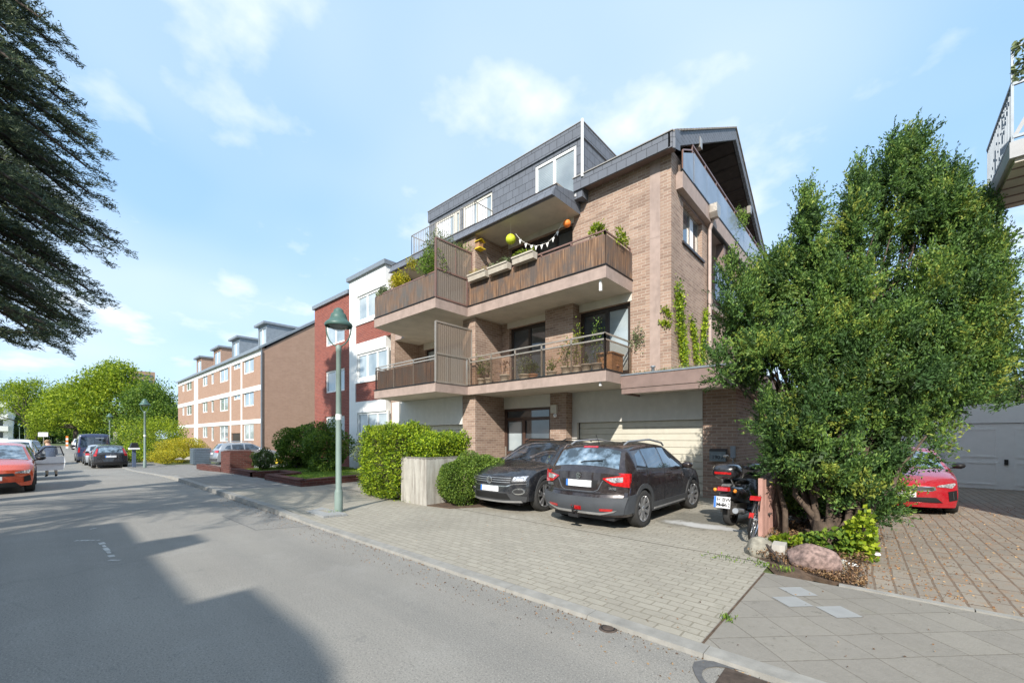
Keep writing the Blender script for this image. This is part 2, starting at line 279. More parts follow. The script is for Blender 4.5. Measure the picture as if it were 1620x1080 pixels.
def wallgrid(mb, plane, u0, u1, z0, z1, c0, c1, holes=()):     # plane 'y': wall spans x u0..u1 at y c0..c1; 'x': spans y at x c0..c1
    us = sorted({u0, u1, *[h[0] for h in holes], *[h[1] for h in holes]}); zs = sorted({z0, z1, *[h[2] for h in holes], *[h[3] for h in holes]})
    us = [u for u in us if u0 <= u <= u1]; zs = [z for z in zs if z0 <= z <= z1]
    def solid(i, j):
        if not (0 <= i < len(us)-1 and 0 <= j < len(zs)-1): return False
        u = (us[i]+us[i+1])/2; z = (zs[j]+zs[j+1])/2
        return not any(h[0] < u < h[1] and h[2] < z < h[3] for h in holes)
    P = (lambda u, c, z: (u, c, z)) if plane == 'y' else (lambda u, c, z: (c, u, z))
    for i in range(len(us)-1):
        for j in range(len(zs)-1):
            if not solid(i, j): continue
            a, b, e, g = us[i], us[i+1], zs[j], zs[j+1]
            q = [[P(a, c0, e), P(b, c0, e), P(b, c0, g), P(a, c0, g)], [P(a, c1, e), P(a, c1, g), P(b, c1, g), P(b, c1, e)]]
            if not solid(i-1, j): q.append([P(a, c0, e), P(a, c0, g), P(a, c1, g), P(a, c1, e)])
            if not solid(i+1, j): q.append([P(b, c0, e), P(b, c1, e), P(b, c1, g), P(b, c0, g)])
            if not solid(i, j-1): q.append([P(a, c0, e), P(a, c1, e), P(b, c1, e), P(b, c0, e)])
            if not solid(i, j+1): q.append([P(a, c0, g), P(b, c0, g), P(b, c1, g), P(a, c1, g)])
            for f in q: mb.add(f, [(0, 1, 2, 3)])
    return mb
def text_mesh(txt, size, name, mat, parent, M4, ext=.004, bold=0.0):
    cu = bpy.data.curves.new('t', 'FONT'); cu.body = txt; cu.size = size; cu.extrude = ext; cu.offset = bold; cu.align_x = 'CENTER'; cu.align_y = 'CENTER'
    o = bpy.data.objects.new('t', cu); C.objects.link(o); bpy.context.view_layer.update()
    me = bpy.data.meshes.new_from_object(o); bpy.data.objects.remove(o); me.transform(M4); me.name = name
    if parent is not None: me.transform(Matrix.Translation(-OFF[parent.name]))
    me.materials.clear(); me.materials.append(M[mat]); r = bpy.data.objects.new(name, me); C.objects.link(r)
    if parent is not None: r.parent = parent
    OFF[r.name] = OFF[parent.name] if parent is not None else Vector((0, 0, 0)); return r
# ---------------------------------------------------------------- foliage helpers
def unit(a): return a/np.maximum(1e-9, np.linalg.norm(a, axis=1, keepdims=True))
def leaves(name, P, ln, wd, mats, parent=None, D=None, jit=.8, up=0, weights=None, kind=None, mi=None):
    P = np.asarray(P, float); n = len(P); r = np.random
    d = r.normal(size=(n, 3))*jit
    if D is not None: d = d + D
    d[:, 2] += up; d = unit(d); sd = unit(np.cross(d, r.normal(size=(n, 3))))
    l = ln*r.uniform(.65, 1.25, (n, 1)); w_ = wd*r.uniform(.7, 1.2, (n, 1)); nn = np.cross(d, sd)
    if parent is not None: P = P - np.array(OFF[parent.name])
    V = np.stack([P-d*l/2, P+sd*w_/2+nn*w_*.2, P+d*l/2, P-sd*w_/2+nn*w_*.2], 1).reshape(-1, 3)
    me = bpy.data.meshes.new(name); me.vertices.add(4*n); me.vertices.foreach_set('co', V.ravel())
    me.loops.add(4*n); me.loops.foreach_set('vertex_index', np.arange(4*n, dtype=np.int32))
    me.polygons.add(n); me.polygons.foreach_set('loop_start', np.arange(0, 4*n, 4, dtype=np.int32))
    for m_ in mats: me.materials.append(m_)
    me.polygons.foreach_set('material_index', (r.choice(len(mats), n, p=weights) if mi is None else mi).astype(np.int32)); me.update(calc_edges=True); me.validate()
    o = bpy.data.objects.new(name, me); C.objects.link(o)
    if parent is not None: o.parent = parent
    OFF[o.name] = OFF[parent.name] if parent is not None else Vector((0, 0, 0))
    if kind: o['kind'] = kind
    return o
def lump(U, k=5, amp=.25, seed=0):      # uneven radius over directions
    r = np.random.RandomState(seed); s = np.zeros(len(U))
    for i in range(9):
        q = unit(r.normal(size=(1, 3)))[0]*k*r.uniform(.6, 1.6); s += np.sin(U@q*1.0+r.uniform(0, 6.28))
    return 1+amp*s/3
def blob(n, c, rad, shell=.35, amp=.2, k=5, seed=0, cl=0, clr=.2):
    r = np.random; m_ = n//cl if cl else n
    U = unit(r.normal(size=(m_, 3))); q = (1-shell*r.uniform(0, 1, (m_, 1))**1.5)*lump(U, k, amp, seed)[:, None]
    P = np.array(c)+U*q*np.array(rad); D = U
    if cl: P = np.repeat(P, cl, 0)+r.normal(size=(m_*cl, 3))*clr; D = np.repeat(U, cl, 0)
    return P, D
def boxleaf(n, x0, x1, y0, y1, z0, z1, j=.05, amp=.08):
    r = np.random; A = [(y1-y0)*(z1-z0)]*2+[(x1-x0)*(z1-z0)]*2+[(x1-x0)*(y1-y0)]; A = np.array(A)/sum(A); f = r.choice(5, n, p=A)
    P = r.uniform(size=(n, 3)); D = np.zeros((n, 3))
    P[f == 0, 0] = 0; P[f == 1, 0] = 1; P[f == 2, 1] = 0; P[f == 3, 1] = 1; P[f == 4, 2] = 1
    for i, (a, s_) in enumerate(((0, -1), (0, 1), (1, -1), (1, 1), (2, 1))): D[f == i, a] = s_
    P = P*np.array([x1-x0, y1-y0, z1-z0])+np.array([x0, y0, z0])
    q = (np.sin(P[:, 0]*5.1+P[:, 2]*3)+np.sin(P[:, 1]*6.3-P[:, 2]*4.4)+np.sin(P[:, 0]*11+P[:, 1]*9+P[:, 2]*8))/3
    ctr = np.array([(x0+x1)/2, (y0+y1)/2, (z0+z1)/2]); hs = np.array([x1-x0, y1-y0, z1-z0])/2
    e = np.abs((P-ctr)/hs); rd = np.sort(e, 1)[:, 1:2]; P = ctr+(P-ctr)*(1-.10*np.maximum(0, rd-.75)/.25*np.ones((1, 3)))     # rounded edges
    return P + D*(q*amp)[:, None] + r.normal(size=(n, 3))*j, D
# ================================================================ GROUND
def asphalt():
    m = Mt('asphalt'); m.setv(Roughness=.88); m.b.inputs['Specular IOR Level'].default_value = .25
    a = m.ramp(m.noise(.45, 6, .62), [(.3, (.225, .212, .188)), (.7, (.278, .264, .235))])
    a = m.mix(m.ramp(m.noise(.35, 4, .6, stretch=(.12, 2.2, 1)), [(.42, 0), (.62, .5)]), a, (.165, .162, .152))
    a = m.mix(m.ramp(m.noise(1.7, 7, .75), [(.52, 0), (.70, .45)]), a, (.30, .29, .265))
    a = m.mix(m.ramp(m.noise(2.6, 6, .8), [(.60, 0), (.68, .5)]), a, (.15, .148, .14))
    a = m.mix(m.ramp(m.noise(60, 4, .8), [(.35, .75), (.5, 0), (.75, 0)]), a, (.10, .10, .095))
    a = m.mix(m.ramp(m.noise(85, 3, .85), [(.56, 0), (.68, .75)]), a, (.50, .475, .43))
    a = m.mix(m.ramp(m.noise(9, 3, .9), [(.74, 0), (.76, .8)]), a, (.06, .06, .055))
    v = m.n('ShaderNodeTexVoronoi', feature='DISTANCE_TO_EDGE'); v.inputs['Scale'].default_value = .22; mp_ = m.n('ShaderNodeMapping'); mp_.inputs['Scale'].default_value = (.8, 1.8, 1)
    d = m.n('ShaderNodeTexNoise'); d.inputs['Scale'].default_value = 1.3; d.inputs['Detail'].default_value = 6; m.l(m.pos(), d.inputs['Vector'])
    m.l(m.mix(.2, m.pos(), d.outputs['Color'], 'ADD'), mp_.inputs[0]); m.l(mp_.outputs[0], v.inputs['Vector'])
    a = m.mix(m.ramp(v.outputs['Distance'], [(0, .12), (.0012, 0)]), a, (.09, .09, .085))
    m.col(a); m.bump(m.noise(120, 3, .7), .35, .004); return m.m
M['asphalt'] = asphalt()
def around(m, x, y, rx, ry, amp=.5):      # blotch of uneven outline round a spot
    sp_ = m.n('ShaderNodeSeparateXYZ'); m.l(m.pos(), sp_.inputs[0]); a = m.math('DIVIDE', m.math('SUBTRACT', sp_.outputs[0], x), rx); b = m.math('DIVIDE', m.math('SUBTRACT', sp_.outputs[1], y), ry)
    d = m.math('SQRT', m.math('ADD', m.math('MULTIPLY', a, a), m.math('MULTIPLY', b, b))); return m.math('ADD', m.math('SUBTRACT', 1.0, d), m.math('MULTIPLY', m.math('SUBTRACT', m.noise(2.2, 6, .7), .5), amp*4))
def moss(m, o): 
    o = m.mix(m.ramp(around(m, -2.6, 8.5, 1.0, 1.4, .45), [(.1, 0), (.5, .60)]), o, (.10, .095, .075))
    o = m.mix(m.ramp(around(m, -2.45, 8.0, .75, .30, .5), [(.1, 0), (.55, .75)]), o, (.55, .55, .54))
    o = m.mix(m.ramp(m.noise(9, 5, .8), [(.60, 0), (.68, .5)]), o, (.10, .095, .075))
    o = m.mix(m.ramp(m.noise(.7, 5, .6), [(.45, 0), (.8, .3)]), o, (.14, .128, .105))
    return m.mix(m.ramp(m.noise(3.1, 6, .7), [(.6, 0), (.75, .5)]), o, (.18, .172, .125))
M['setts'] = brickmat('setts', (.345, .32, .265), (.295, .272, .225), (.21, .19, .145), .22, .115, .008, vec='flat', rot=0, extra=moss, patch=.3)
M['pave_slabs'] = brickmat('pave_slabs', (.255, .238, .205), (.215, .20, .175), (.14, .125, .10), .36, .36, .005, vec='flat', rot=45, extra=moss, patch=.3, offs=0.0)
M['pave_grey'] = brickmat('pave_grey', (.24, .23, .215), (.20, .195, .18), (.12, .115, .10), .3, .3, .008, vec='flat', rot=0, extra=moss)
def rust(m, o): return m.mix(m.ramp(m.noise(6, 6, .7), [(.5, 0), (.7, .55)]), o, (.28, .16, .08))
M['pave_brown'] = brickmat('pave_brown', (.285, .25, .205), (.225, .195, .16), (.14, .095, .065), .40, .17, .012, vec='flat', rot=88, extra=rust, patch=.35)
mk('lawn_soil', (.10, .13, .04), .95, var=.3, scale=3, bump=.5); mk('tar', (.10, .10, .10), .8, var=.15, scale=30); mk('road_paint', (.48, .47, .44), .8, var=.3, scale=16); mk('slab_new', (.275, .28, .275), .85, var=.06); mk('iron', (.10, .075, .06), .7, .5, var=.3, scale=20)
def sheet(name, poly, z, mat):
    b = MB(); b.add([(x, y, z) for x, y in poly], [list(range(len(poly)))]); return struct(name, b, mat)
def ZG(x):      # the street dips a little further on
    q = lambda a: max(0, min(1, a)); f = lambda a: a*a*(3-2*a); return -.36*f(q((-20-x)/16))*(1-f(q((-50-x)/20)))
def hk(x): return .035 + .075*max(0, min(1, (-8.6-x)/.9))*max(0, min(1, (x+22.5)/1.2))
def strip(name, xs, ys, zf, mat):
    b = MB(); V = [(x, y, zf(x, y)) for x in xs for y in ys]; n = len(ys)
    b.add(V, [(i*n+j, (i+1)*n+j, (i+1)*n+j+1, i*n+j+1) for i in range(len(xs)-1) for j in range(n-1)]); return struct(name, b, mat)
XS = [-600, -120, -90, -70, -66, -62, -58, -54, -50, -46, -42, -38, -35, -32, -29, -26, -24, -22, -20, -10, 0, 14, 60, 400]
strip('ground', XS, [-500, -3, 6, 30, 600], lambda x, y: ZG(x)-.03, 'lawn_soil')
strip('road', [x for x in XS if -300 < x < 100], [-2.5, 0, 3.25], lambda x, y: ZG(x), 'asphalt')
kb = MB(); x = 14.0
while x > -120:
    L = 1.0 if x > -40 else 5.0; g = .006; xa, xb = x-L+g, x
    va = [(xa, 3.25), (xb, 3.25), (xb, 3.42), (xa, 3.42)]
    kb.add([(a, c, ZG(a)-.02) for a, c in va]+[(xa, 3.262, ZG(xa)+hk(xa)), (xb, 3.262, ZG(xb)+hk(xb)), (xb, 3.42, ZG(xb)+hk(xb)), (xa, 3.42, ZG(xa)+hk(xa))], [(4, 5, 6, 7), (0, 1, 5, 4), (1, 2, 6, 5), (3, 0, 4, 7)]); x -= L
struct('kerb', kb, 'kerb')
strip('forecourt', [-38, -35, -32, -29, -26, -24, -22.4], [5.62, 11.6], lambda x, y: ZG(x)+.02, 'pave_grey')
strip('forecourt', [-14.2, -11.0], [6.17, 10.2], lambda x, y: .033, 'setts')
zf = lambda x, y: ZG(x)+.031 + (hk(x)-.035)*max(0, min(1, 1-(y-3.42)/2.4))
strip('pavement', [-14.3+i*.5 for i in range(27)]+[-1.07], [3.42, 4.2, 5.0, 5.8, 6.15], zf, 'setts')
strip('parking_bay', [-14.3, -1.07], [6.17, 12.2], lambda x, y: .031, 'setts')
bl = MB(); bl.box(-8.9, -1.4, 6.15, 6.17, 0, .028); struct('paving_joint', bl, 'soil')
strip('pavement', [-120, -90, -70, -66, -62, -58, -54, -50, -46, -42, -38, -35, -32, -29, -26, -24]+[-23+i*.5 for i in range(18)]+[-14.3], [3.42, 4.2, 5.0, 5.6], zf, 'pave_grey')
strip('pavement', [-1.07, 20], [3.42, 5.72], lambda x, y: .031, 'pave_slabs')
b = MB(); xx = -.35
while xx < 14: b.box(xx, xx+.99, 5.72, 5.80, 0, .045); xx += 1.0
struct('kerb', b, 'kerb')
sheet('driveway', [(-.25, 5.80), (20, 5.80), (20, 26), (-.25, 26)], .02, 'pave_brown')
sheet('driveway', [(-2.7, 12.2), (-.25, 12.2), (-.25, 26), (-2.7, 26)], .018, 'pave_brown')
for i, (cx_, cy_) in enumerate(((-.66, 5.235), (-.66+.0, 4.88), (-.30, 4.88))):
    sheet('pavement', [(cx_-.175, cy_), (cx_, cy_-.175), (cx_+.175, cy_), (cx_, cy_+.175)], .0355, 'slab_new')
sheet('parking_bay', [(-9.0, 6.3), (-8.2, 5.9), (-5.0, 6.17), (-6.0, 6.22), (-8.4, 6.4)][:0] or [(-1.06, 3.43), (-1.04, 3.43), (-1.04, 5.7), (-1.06, 5.7)], .0345, 'soil')
# pale setts round the lamp post foot, paint and tar marks
b = MB()
for i in range(6):
    for j in range(4):
        if random.random() < .8: b.box(-9.55+i*.21+j*.03, -9.55+i*.21+.20+j*.03, 3.66+j*.115, 3.66+j*.115+.105, .02, .075+.002*random.random())
struct('paving_setts', b, 'slab_new')
def marks(P, w_): 
    b = MB()
    for (x0, y0), (x1, y1) in P:
        n = 5
        for i in range(n):
            t0, t1 = i/n+random.uniform(0, .06), (i+1)/n-random.uniform(0, .06); a = Vector((x0+(x1-x0)*t0, y0+(y1-y0)*t0, .004)); c = Vector((x0+(x1-x0)*t1, y0+(y1-y0)*t1, .004))
            d = (c-a).normalized(); s_ = Vector((-d.y, d.x, 0))*w_*random.uniform(.3, .55); b.add([a-s_, c-s_*random.uniform(.6, 1), c+s_, a+s_*random.uniform(.6, 1)], [(0, 1, 2, 3)])
    return b
pm = [(gp(118, 855), gp(160, 854)), (gp(160, 857), gp(178, 882)), (gp(172, 886), gp(190, 886)), (gp(141, 837), gp(152, 835))]
struct('road_marking', marks([((a.x, a.y), (c.x, c.y)) for a, c in pm], .07), 'road_paint')
g0 = gp(1196, 1092); b = MB(); b.box(g0.x-.25, g0.x+.25, g0.y-.17, g0.y+.2, .002, .006)
tp = MB(); n = 22; tp.add([(g0.x+.40*math.cos(a)*(1+.1*math.sin(3*a)), g0.y+.27*math.sin(a)*(1+.12*math.cos(2*a)), .008) for a in [i*2*math.pi/n for i in range(n)]] + [(g0.x+.33*math.cos(a), g0.y+.21*math.sin(a)*(1+.1*math.cos(2*a)), .008) for a in [i*2*math.pi/n for i in range(n)]], [(i, (i+1) % n, n+(i+1) % n, n+i) for i in range(n)])
struct('tar_patch', tp, 'tar')
t = thing('manhole_cover', 'rusty rectangular iron cover set in the asphalt by the kerb', 'manhole cover', (g0.x, g0.y, 0))
b = MB(); b.box(g0.x-.22, g0.x+.22, g0.y-.15, g0.y+.15, 0, .010); b.build('frame', 'iron', t)
g1 = gp(962, 994); t = thing('valve_cover', 'small round iron valve cover in the road edge', 'valve cover', (g1.x, g1.y, 0))
b = MB(); b.lathe([(.0001, .012), (.045, .012), (.05, .006), (.075, .006), (.08, 0)], (g1.x, g1.y, 0), 20); b.build('lid', 'iron', t); b = MB(); b.lathe([(.05, .009), (.062, .009)], (g1.x, g1.y, 0), 20); b.build('ring', 'black', t)
# cut-out repair in the asphalt, soft outline
rp_ = [gp(352, 816), gp(405, 838), gp(500, 831), gp(470, 818)]; b = MB()
M['asphalt_patch'] = plain('asphalt_patch', (.215, .205, .185), .9, var=.2, scale=25, bump=.3); sheet('road_patch', [(q.x, q.y) for q in rp_][::-1], .0015, 'asphalt_patch')
for a, c in zip(rp_, rp_[1:]+rp_[:1]): b.beam((a.x, a.y, .002), (c.x, c.y, .002), .012, .003)
struct('road_seam', b, 'tar')
P = np.random.uniform(size=(1500, 3)); P = np.c_[-13+P[:, 0]*19, 3.24-P[:, 1]**2.2*.5, np.full(1500, .008)]
tag(leaves('gutter_litter', P, .022, .012, LF['litter'], None, np.tile([1.0, .2, 0], (1500, 1)), .6, 0), 'fine brown grit and leaf crumbs gathered in the gutter along the kerb', 'leaf litter', kind='stuff')
P = np.random.uniform(size=(900, 3)); P = np.c_[-12+P[:, 0]*17, 3.5+P[:, 1]*7, np.full(900, .042)]
tag(leaves('paving_litter', P, .020, .012, LF['litter'], None, np.tile([1.0, .2, 0], (900, 1)), .5, 0), 'tiny leaf crumbs scattered thinly over the grey forecourt paving', 'leaf litter', kind='stuff')
# soil bed under the yew, planted border, lawns
def mound(name, cx_, cy_, rx, ry, h, mat, n=26, poly=None):
    b = MB(); V = []; F = []; k = 7
    for i in range(k+1):
        for j in range(n):
            a = 2*math.pi*j/n; q = i/k; r = 1+.12*math.sin(3*a+1)+.07*math.sin(7*a)
            V.append((cx_+rx*q*r*math.cos(a), cy_+ry*q*r*math.sin(a), .015+h*(1-q**2)*(1+.2*math.sin(9*a+i)) if i < k else -.01))
    b.smooth = True; b.add(V, [(i*n+j, (i+1)*n+j, (i+1)*n+(j+1) % n, i*n+(j+1) % n) for i in range(k) for j in range(n)]); return struct(name, b, mat)
mound('soil_bed', -.72, 8.3, .66, 2.45, .16, 'soil')
b = MB(); b.prism([(-1.34, 6.4), (-.9, 6.02), (-.42, 5.84), (-.22, 5.83), (-.2, 7), (-.24, 11.8), (-1.36, 11.8)], -.01, .036); struct('soil_bed', b, 'soil')
b = MB(); b.prism([(-8.0, 5.95), (-7.3, 6.05), (-6.75, 6.9), (-6.8, 7.6), (-8.0, 7.6)], 0, .05); struct('soil_bed', b, 'soil')
def lawn(x0, x1, y0, y1, z):
    b = MB(); b.box(x0, x1, y0, y1, -.02, z); struct('lawn', b, 'lawn_soil')
    n = int((x1-x0)*(y1-y0)*900); P = np.random.uniform(size=(n, 3))*[x1-x0, y1-y0, 0]+[x0, y0, z+.02]
    tag(leaves('lawn_grass', P, .07, .012, LF['grass'], None, None, .45, .9), 'short bright green grass of the front lawn behind the low brick kerb walls', 'grass', kind='stuff')
lawn(-22.3, -18.9, 5.75, 9.8, .16); lawn(-17.2, -14.35, 5.75, 8.3, .16); lawn(-18.9, -17.2, 6.8, 9.8, .12)
# ================================================================ MAIN HOUSE
hs = thing('apartment_house', 'three storey brown brick apartment house with slate mansard roof and stepped balconies over garages', 'apartment building', (-8, 11.3, 0))
YB = 11.3
# openings
f1 = [(-10.22, -8.40, 3.43, 5.62), (-7.22, -5.47, 3.43, 5.60)]
f2 = [(-10.2, -7.46, 6.18, 8.55)]
fl1 = [(-15.35, -12.3, 3.43, 5.55)]; fl2 = [(-15.2, -12.3, 6.18, 8.4)]
b = MB(); wallgrid(b, 'y', -10.6, -4.28, 3.3, 9.5, YB, YB+.3, f1+f2); wallgrid(b, 'y', -15.8, -11.25, 3.3, 8.74, YB, YB+.3, fl1+fl2)
b.build('wall', 'brick', hs)
b = MB(); b.box(-16.1, -15.8, 10.05, 22, 0, 8.74); b.box(-11.25, -10.6, 9.95, 12.4, 0, 8.738); b.build('wall', 'brick', hs)            # end wall and party fin
b = MB(); b.box(-8.4, -7.75, 11.35, 12.3, 0, 3.2); b.box(-8.3, -7.22, 10.95, YB, 3.43, 5.839); b.build('pier', 'brick', hs)
# right side elevation
sw = [(12.2, 13.9, 7.27, 8.45)]
b = MB(); wallgrid(b, 'x', YB+.3, 14.4, 3.3, 9.5, -4.28, -4.58, sw); b.add([(-4.28, YB+.3, 3.3), (-4.28, YB+.3, 9.5), (-4.28, YB, 9.5), (-4.28, YB, 3.3)], [(0, 1, 2, 3)][:0])
wallgrid(b, 'x', 14.4, 22.5, 3.3, 5.84, -4.28, -4.58, [(17.4, 18.6, 3.9, 5.3)]); b.box(-16.1, -5.9, 22.2, 22.5, 0, 11); b.build('side_wall', 'brick', hs)
b = MB(); b.box(-6.1, -5.9, 14.4, 22.5, 5.84, 8.6); b.prof([(13.0, 9.0), (21.4, 9.0), (21.4, 10.2), (17.2, 12.6), (13.0, 10.2)][::-1], -6.6, -6.4); b.box(-5.9, -4.58, 14.4, 14.6, 5.84, 8.5); b.build('loggia_wall', 'cream', hs)
# wing with garage (right), entrance, left garage
b = MB(); b.box(-3.6, -2.79, 11.75, 12.3, 0, 3.1); b.box(-3.09, -2.79, 12.3, 18, 0, 3.1); b.box(-12.4, -3.09, 17.7, 18, 0, 3.1)
b.build('garage_wall', 'brick', hs)
# flat roof of the wing + its fascia
b = MB(); b.box(-5.36, -2.42, 10.62, 18.2, 2.90, 3.30); b.build('wing_roof', 'soffit', hs)
b = MB()
b.box(-5.40, -2.38, 10.58, 10.62, 2.99, 3.33); b.box(-2.42, -2.38, 10.62, 18.2, 2.99, 3.33); b.box(-5.38, -2.40, 10.60, 10.619, 2.84, 2.975); b.box(-2.419, -2.40, 10.62, 18.2, 2.84, 2.975); b.box(-5.40, -5.36, 10.62, 11.7, 2.84, 3.33)
b.build('fascia', 'band_dark', hs)
b = MB(); b.box(-5.42, -2.36, 10.56, 10.70, 3.335, 3.375); b.box(-2.50, -2.36, 10.70, 18.2, 3.335, 3.375); b.build('flashing', 'zinc', hs)
# beige lintel panels over garages and door
b = MB(); b.box(-7.75, -3.6, 11.72, 11.9, 2.13, 3.12); b.box(-7.75, -7.56, 11.70, 11.9, 0, 2.13); b.box(-15.8, -11.25, 9.92, 10.1, 2.11, 3.14); b.box(-10.6, -8.4, 11.42, 11.6, 2.69, 3.14)
b.build('lintel_panel', 'panel_white', hs)
def garage_door(x0, x1, y, z1, n):
    b = MB(); h = z1/n
    for i in range(n):
        z = i*h; b.add([(x0, y, z), (x1, y, z), (x1, y-.012, z+.02), (x0, y-.012, z+.02), (x1, y-.012, z+h-.018), (x0, y-.012, z+h-.018), (x1, y+.014, z+h), (x0, y+.014, z+h)], [(0, 1, 2, 3), (3, 2, 4, 5), (5, 4, 6, 7)])
    b.box(x0, x1, y+.02, y+.05, 0, z1); g = b.build('garage_door', 'shutter', hs)
    c = MB(); c.box(x0-.03, x0, y-.03, y+.06, 0, z1); c.build('door_frame', 'dark_frame', g); return g
garage_door(-7.53, -3.6, 11.86, 2.128, 11); garage_door(-15.7, -11.25, 10.14, 2.108, 11)
# entrance
b = MB(); ye = 11.5
for x0, x1, z0, z1 in ((-10.6, -10.48, 0, 2.69), (-8.52, -8.4, 0, 2.69), (-10.48, -8.52, 2.60, 2.69), (-10.48, -8.52, 2.25, 2.36), (-9.72, -9.6, 0, 2.25), (-9.6, -8.52, 1.52, 1.60), (-10.48, -9.72, 1.02, 1.12), (-10.48, -9.72, 0, .12), (-9.6, -8.52, .0, .5)): b.box(x0, x1, ye-.04, ye+.04, z0, z1)
ed = b.build('entrance_door', 'brown_frame', hs); b = MB(); b.box(-10.47, -8.53, ye+.01, ye+.02, .05, 2.6); b.build('pane', 'glass', ed)
b = MB(); b.box(-10.40, -9.80, ye-.002, ye+.008, 1.16, 2.2); b.build('frosted_pane', 'glass_bright', ed); b = MB(); b.box(-10.40, -9.80, ye-.002, ye+.008, .16, .98); b.build('frosted_pane', 'glass_bright', ed)
b = MB(); b.box(-9.55, -8.56, ye-.06, ye-.02, .75, 1.5); lp = b.build('letter_boxes', 'dark_frame', ed)
b = MB()
for i in range(5):
    for j in range(3): b = MB(); b.box(-9.50+i*.19, -9.50+i*.19+.12, ye-.068, ye-.06, .86+j*.21, .86+j*.21+.035); b.build('name_plate', 'white', lp); b = MB(); b.box(-9.24, -9.14, ye-.072, ye-.06, 1.33, 1.42); b.build('sticker', 'orange', lp)
b = MB(); b.box(-10.53, -10.50, ye-.10, ye-.04, .9, 1.3); b.build('handle', 'rail_alu', ed)
# ---- windows
def win(x0, x1, z0, z1, y, mull=(), parent=hs, fm='dark_frame', fw=.09, panes=None, curtain=None, depth=.07, axis='y', sash=0):
    P = (lambda b, a0, a1, c0, c1, e0, e1: b.box(a0, a1, c0, c1, e0, e1)) if axis == 'y' else (lambda b, a0, a1, c0, c1, e0, e1: b.box(c0, c1, a0, a1, e0, e1))
    s_ = 1 if axis == 'y' else -1; yy = lambda a, b_: (min(y+s_*a, y+s_*b_), max(y+s_*a, y+s_*b_))
    b = MB(); P(b, x0, x1, *yy(0, depth), z1-fw, z1); P(b, x0, x1, *yy(0, depth), z0, z0+fw); P(b, x0, x0+fw, *yy(0, depth), z0+fw, z1-fw); P(b, x1-fw, x1, *yy(0, depth), z0+fw, z1-fw)
    for m_ in mull: P(b, m_-fw/2, m_+fw/2, *yy(0, depth), z0+fw, z1-fw)
    f = b.build('window', fm, parent); ed_ = [x0+fw]+sum([[m_-fw/2, m_+fw/2] for m_ in mull], [])+[x1-fw]
    if OFF.get(parent.name) is not None and parent.parent is not None: pass
    for i in range(0, len(ed_), 2):
        b = MB(); P(b, ed_[i], ed_[i+1], *yy(depth*.5, depth*.5+.012), z0+fw, z1-fw); mt = (panes[i//2] if panes else 'glass'); b.build('pane', mt, f)
        if curtain and curtain[i//2]:
            b = MB(); n = 14; a0, a1 = ed_[i], ed_[i+1]; k = curtain[i//2]
            if k == 'blind':
                zz = z0+fw
                while zz < z1-fw: P(b, a0+.01, a1-.01, *yy(depth*.5-.006, depth*.5-.002), zz, zz+.014); zz += .055
                b.build('blind', 'zinc', f)
            else:
                cov = k; V = []
                for q in range(n+1): V += [(a0+(a1-a0)*cov*q/n, y+s_*(depth*.5-.012+.008*math.sin(q*1.9)), z0+fw+.01), (a0+(a1-a0)*cov*q/n, y+s_*(depth*.5-.012+.008*math.sin(q*1.9)), z1-fw-.01)]
                if axis == 'x': V = [(c, a, e) for a, c, e in V]
                b.add(V, [(2*q, 2*q+2, 2*q+3, 2*q+1) for q in range(n)]); b.build('curtain', 'curtain', f)
    return f
win(-10.22, -8.40, 3.5, 5.62, YB+.12, (-9.35,), panes=['glass', 'glass'], fw=.11)
win(-7.22, -5.47, 3.5, 5.60, YB+.12, (-6.28,), panes=['glass', 'glass_bright'], fw=.13)
win(-10.2, -7.46, 6.25, 8.55, YB+.14, (-9.0, -8.2), fw=.10)
win(-15.35, -12.3, 3.5, 5.55, YB+.12, (-13.8,), panes=['glass_bright', 'glass_bright'], fw=.08); win(-15.2, -12.3, 6.25, 8.4, YB+.12, (-13.8,), fw=.08)
win(12.2, 13.9, 7.27, 8.45, -4.40, (13.1,), fm='rail_alu', fw=.06, axis='x', curtain=[.45, .5]); win(17.4, 18.6, 3.9, 5.3, -4.40, (), fm='rail_alu', fw=.06, axis='x')
for q in ((-10.3, -8.31, 5.622, 5.838), (-7.2, -5.42, 5.602, 5.838), (-15.4, -12.2, 5.552, 5.838), (-10.25, -7.42, 8.552, 8.738)): b = MB(); b.box(q[0], q[1], YB-.02, YB-.001, q[2], q[3]); b.build('shutter_box', 'cream', hs)
b = MB(); b.box(-4.30, -4.22, 12.1, 14.0, 7.20, 7.268); b.build('window_sill', 'dark_frame', hs)
b = MB(); b.box(-4.277, -4.262, 12.0, 14.1, 8.452, 8.50); b.build('lintel', 'band_dark', hs)
# brown pilaster strip on the front of the corner block, downpipes
b = MB(); b.box(-4.88, -4.58, YB-.012, YB, 3.4, 7.20); b.box(-4.88, -4.58, YB-.012, YB, 7.206, 9.5); b.box(-4.88, -4.58, YB-.008, YB, 7.2, 7.206); b.build('pilaster_strip', 'band', hs)
b = MB(); b.tube([(-4.17, 14.3, 3.3), (-4.17, 14.3, 8.35)], .055, 10); b.tube([(-4.17, 14.3, 8.35), (-4.06, 14.25, 8.62)], .055, 10); dp = b.build('downpipe', 'pipe', hs)
b = MB(); b.prof([(13.98, 9.02), (14.34, 9.02), (14.34, 8.76), (14.26, 8.62), (14.08, 8.62), (13.98, 8.76)], -4.09, -3.86); b.build('hopper', 'rail_alu', dp)
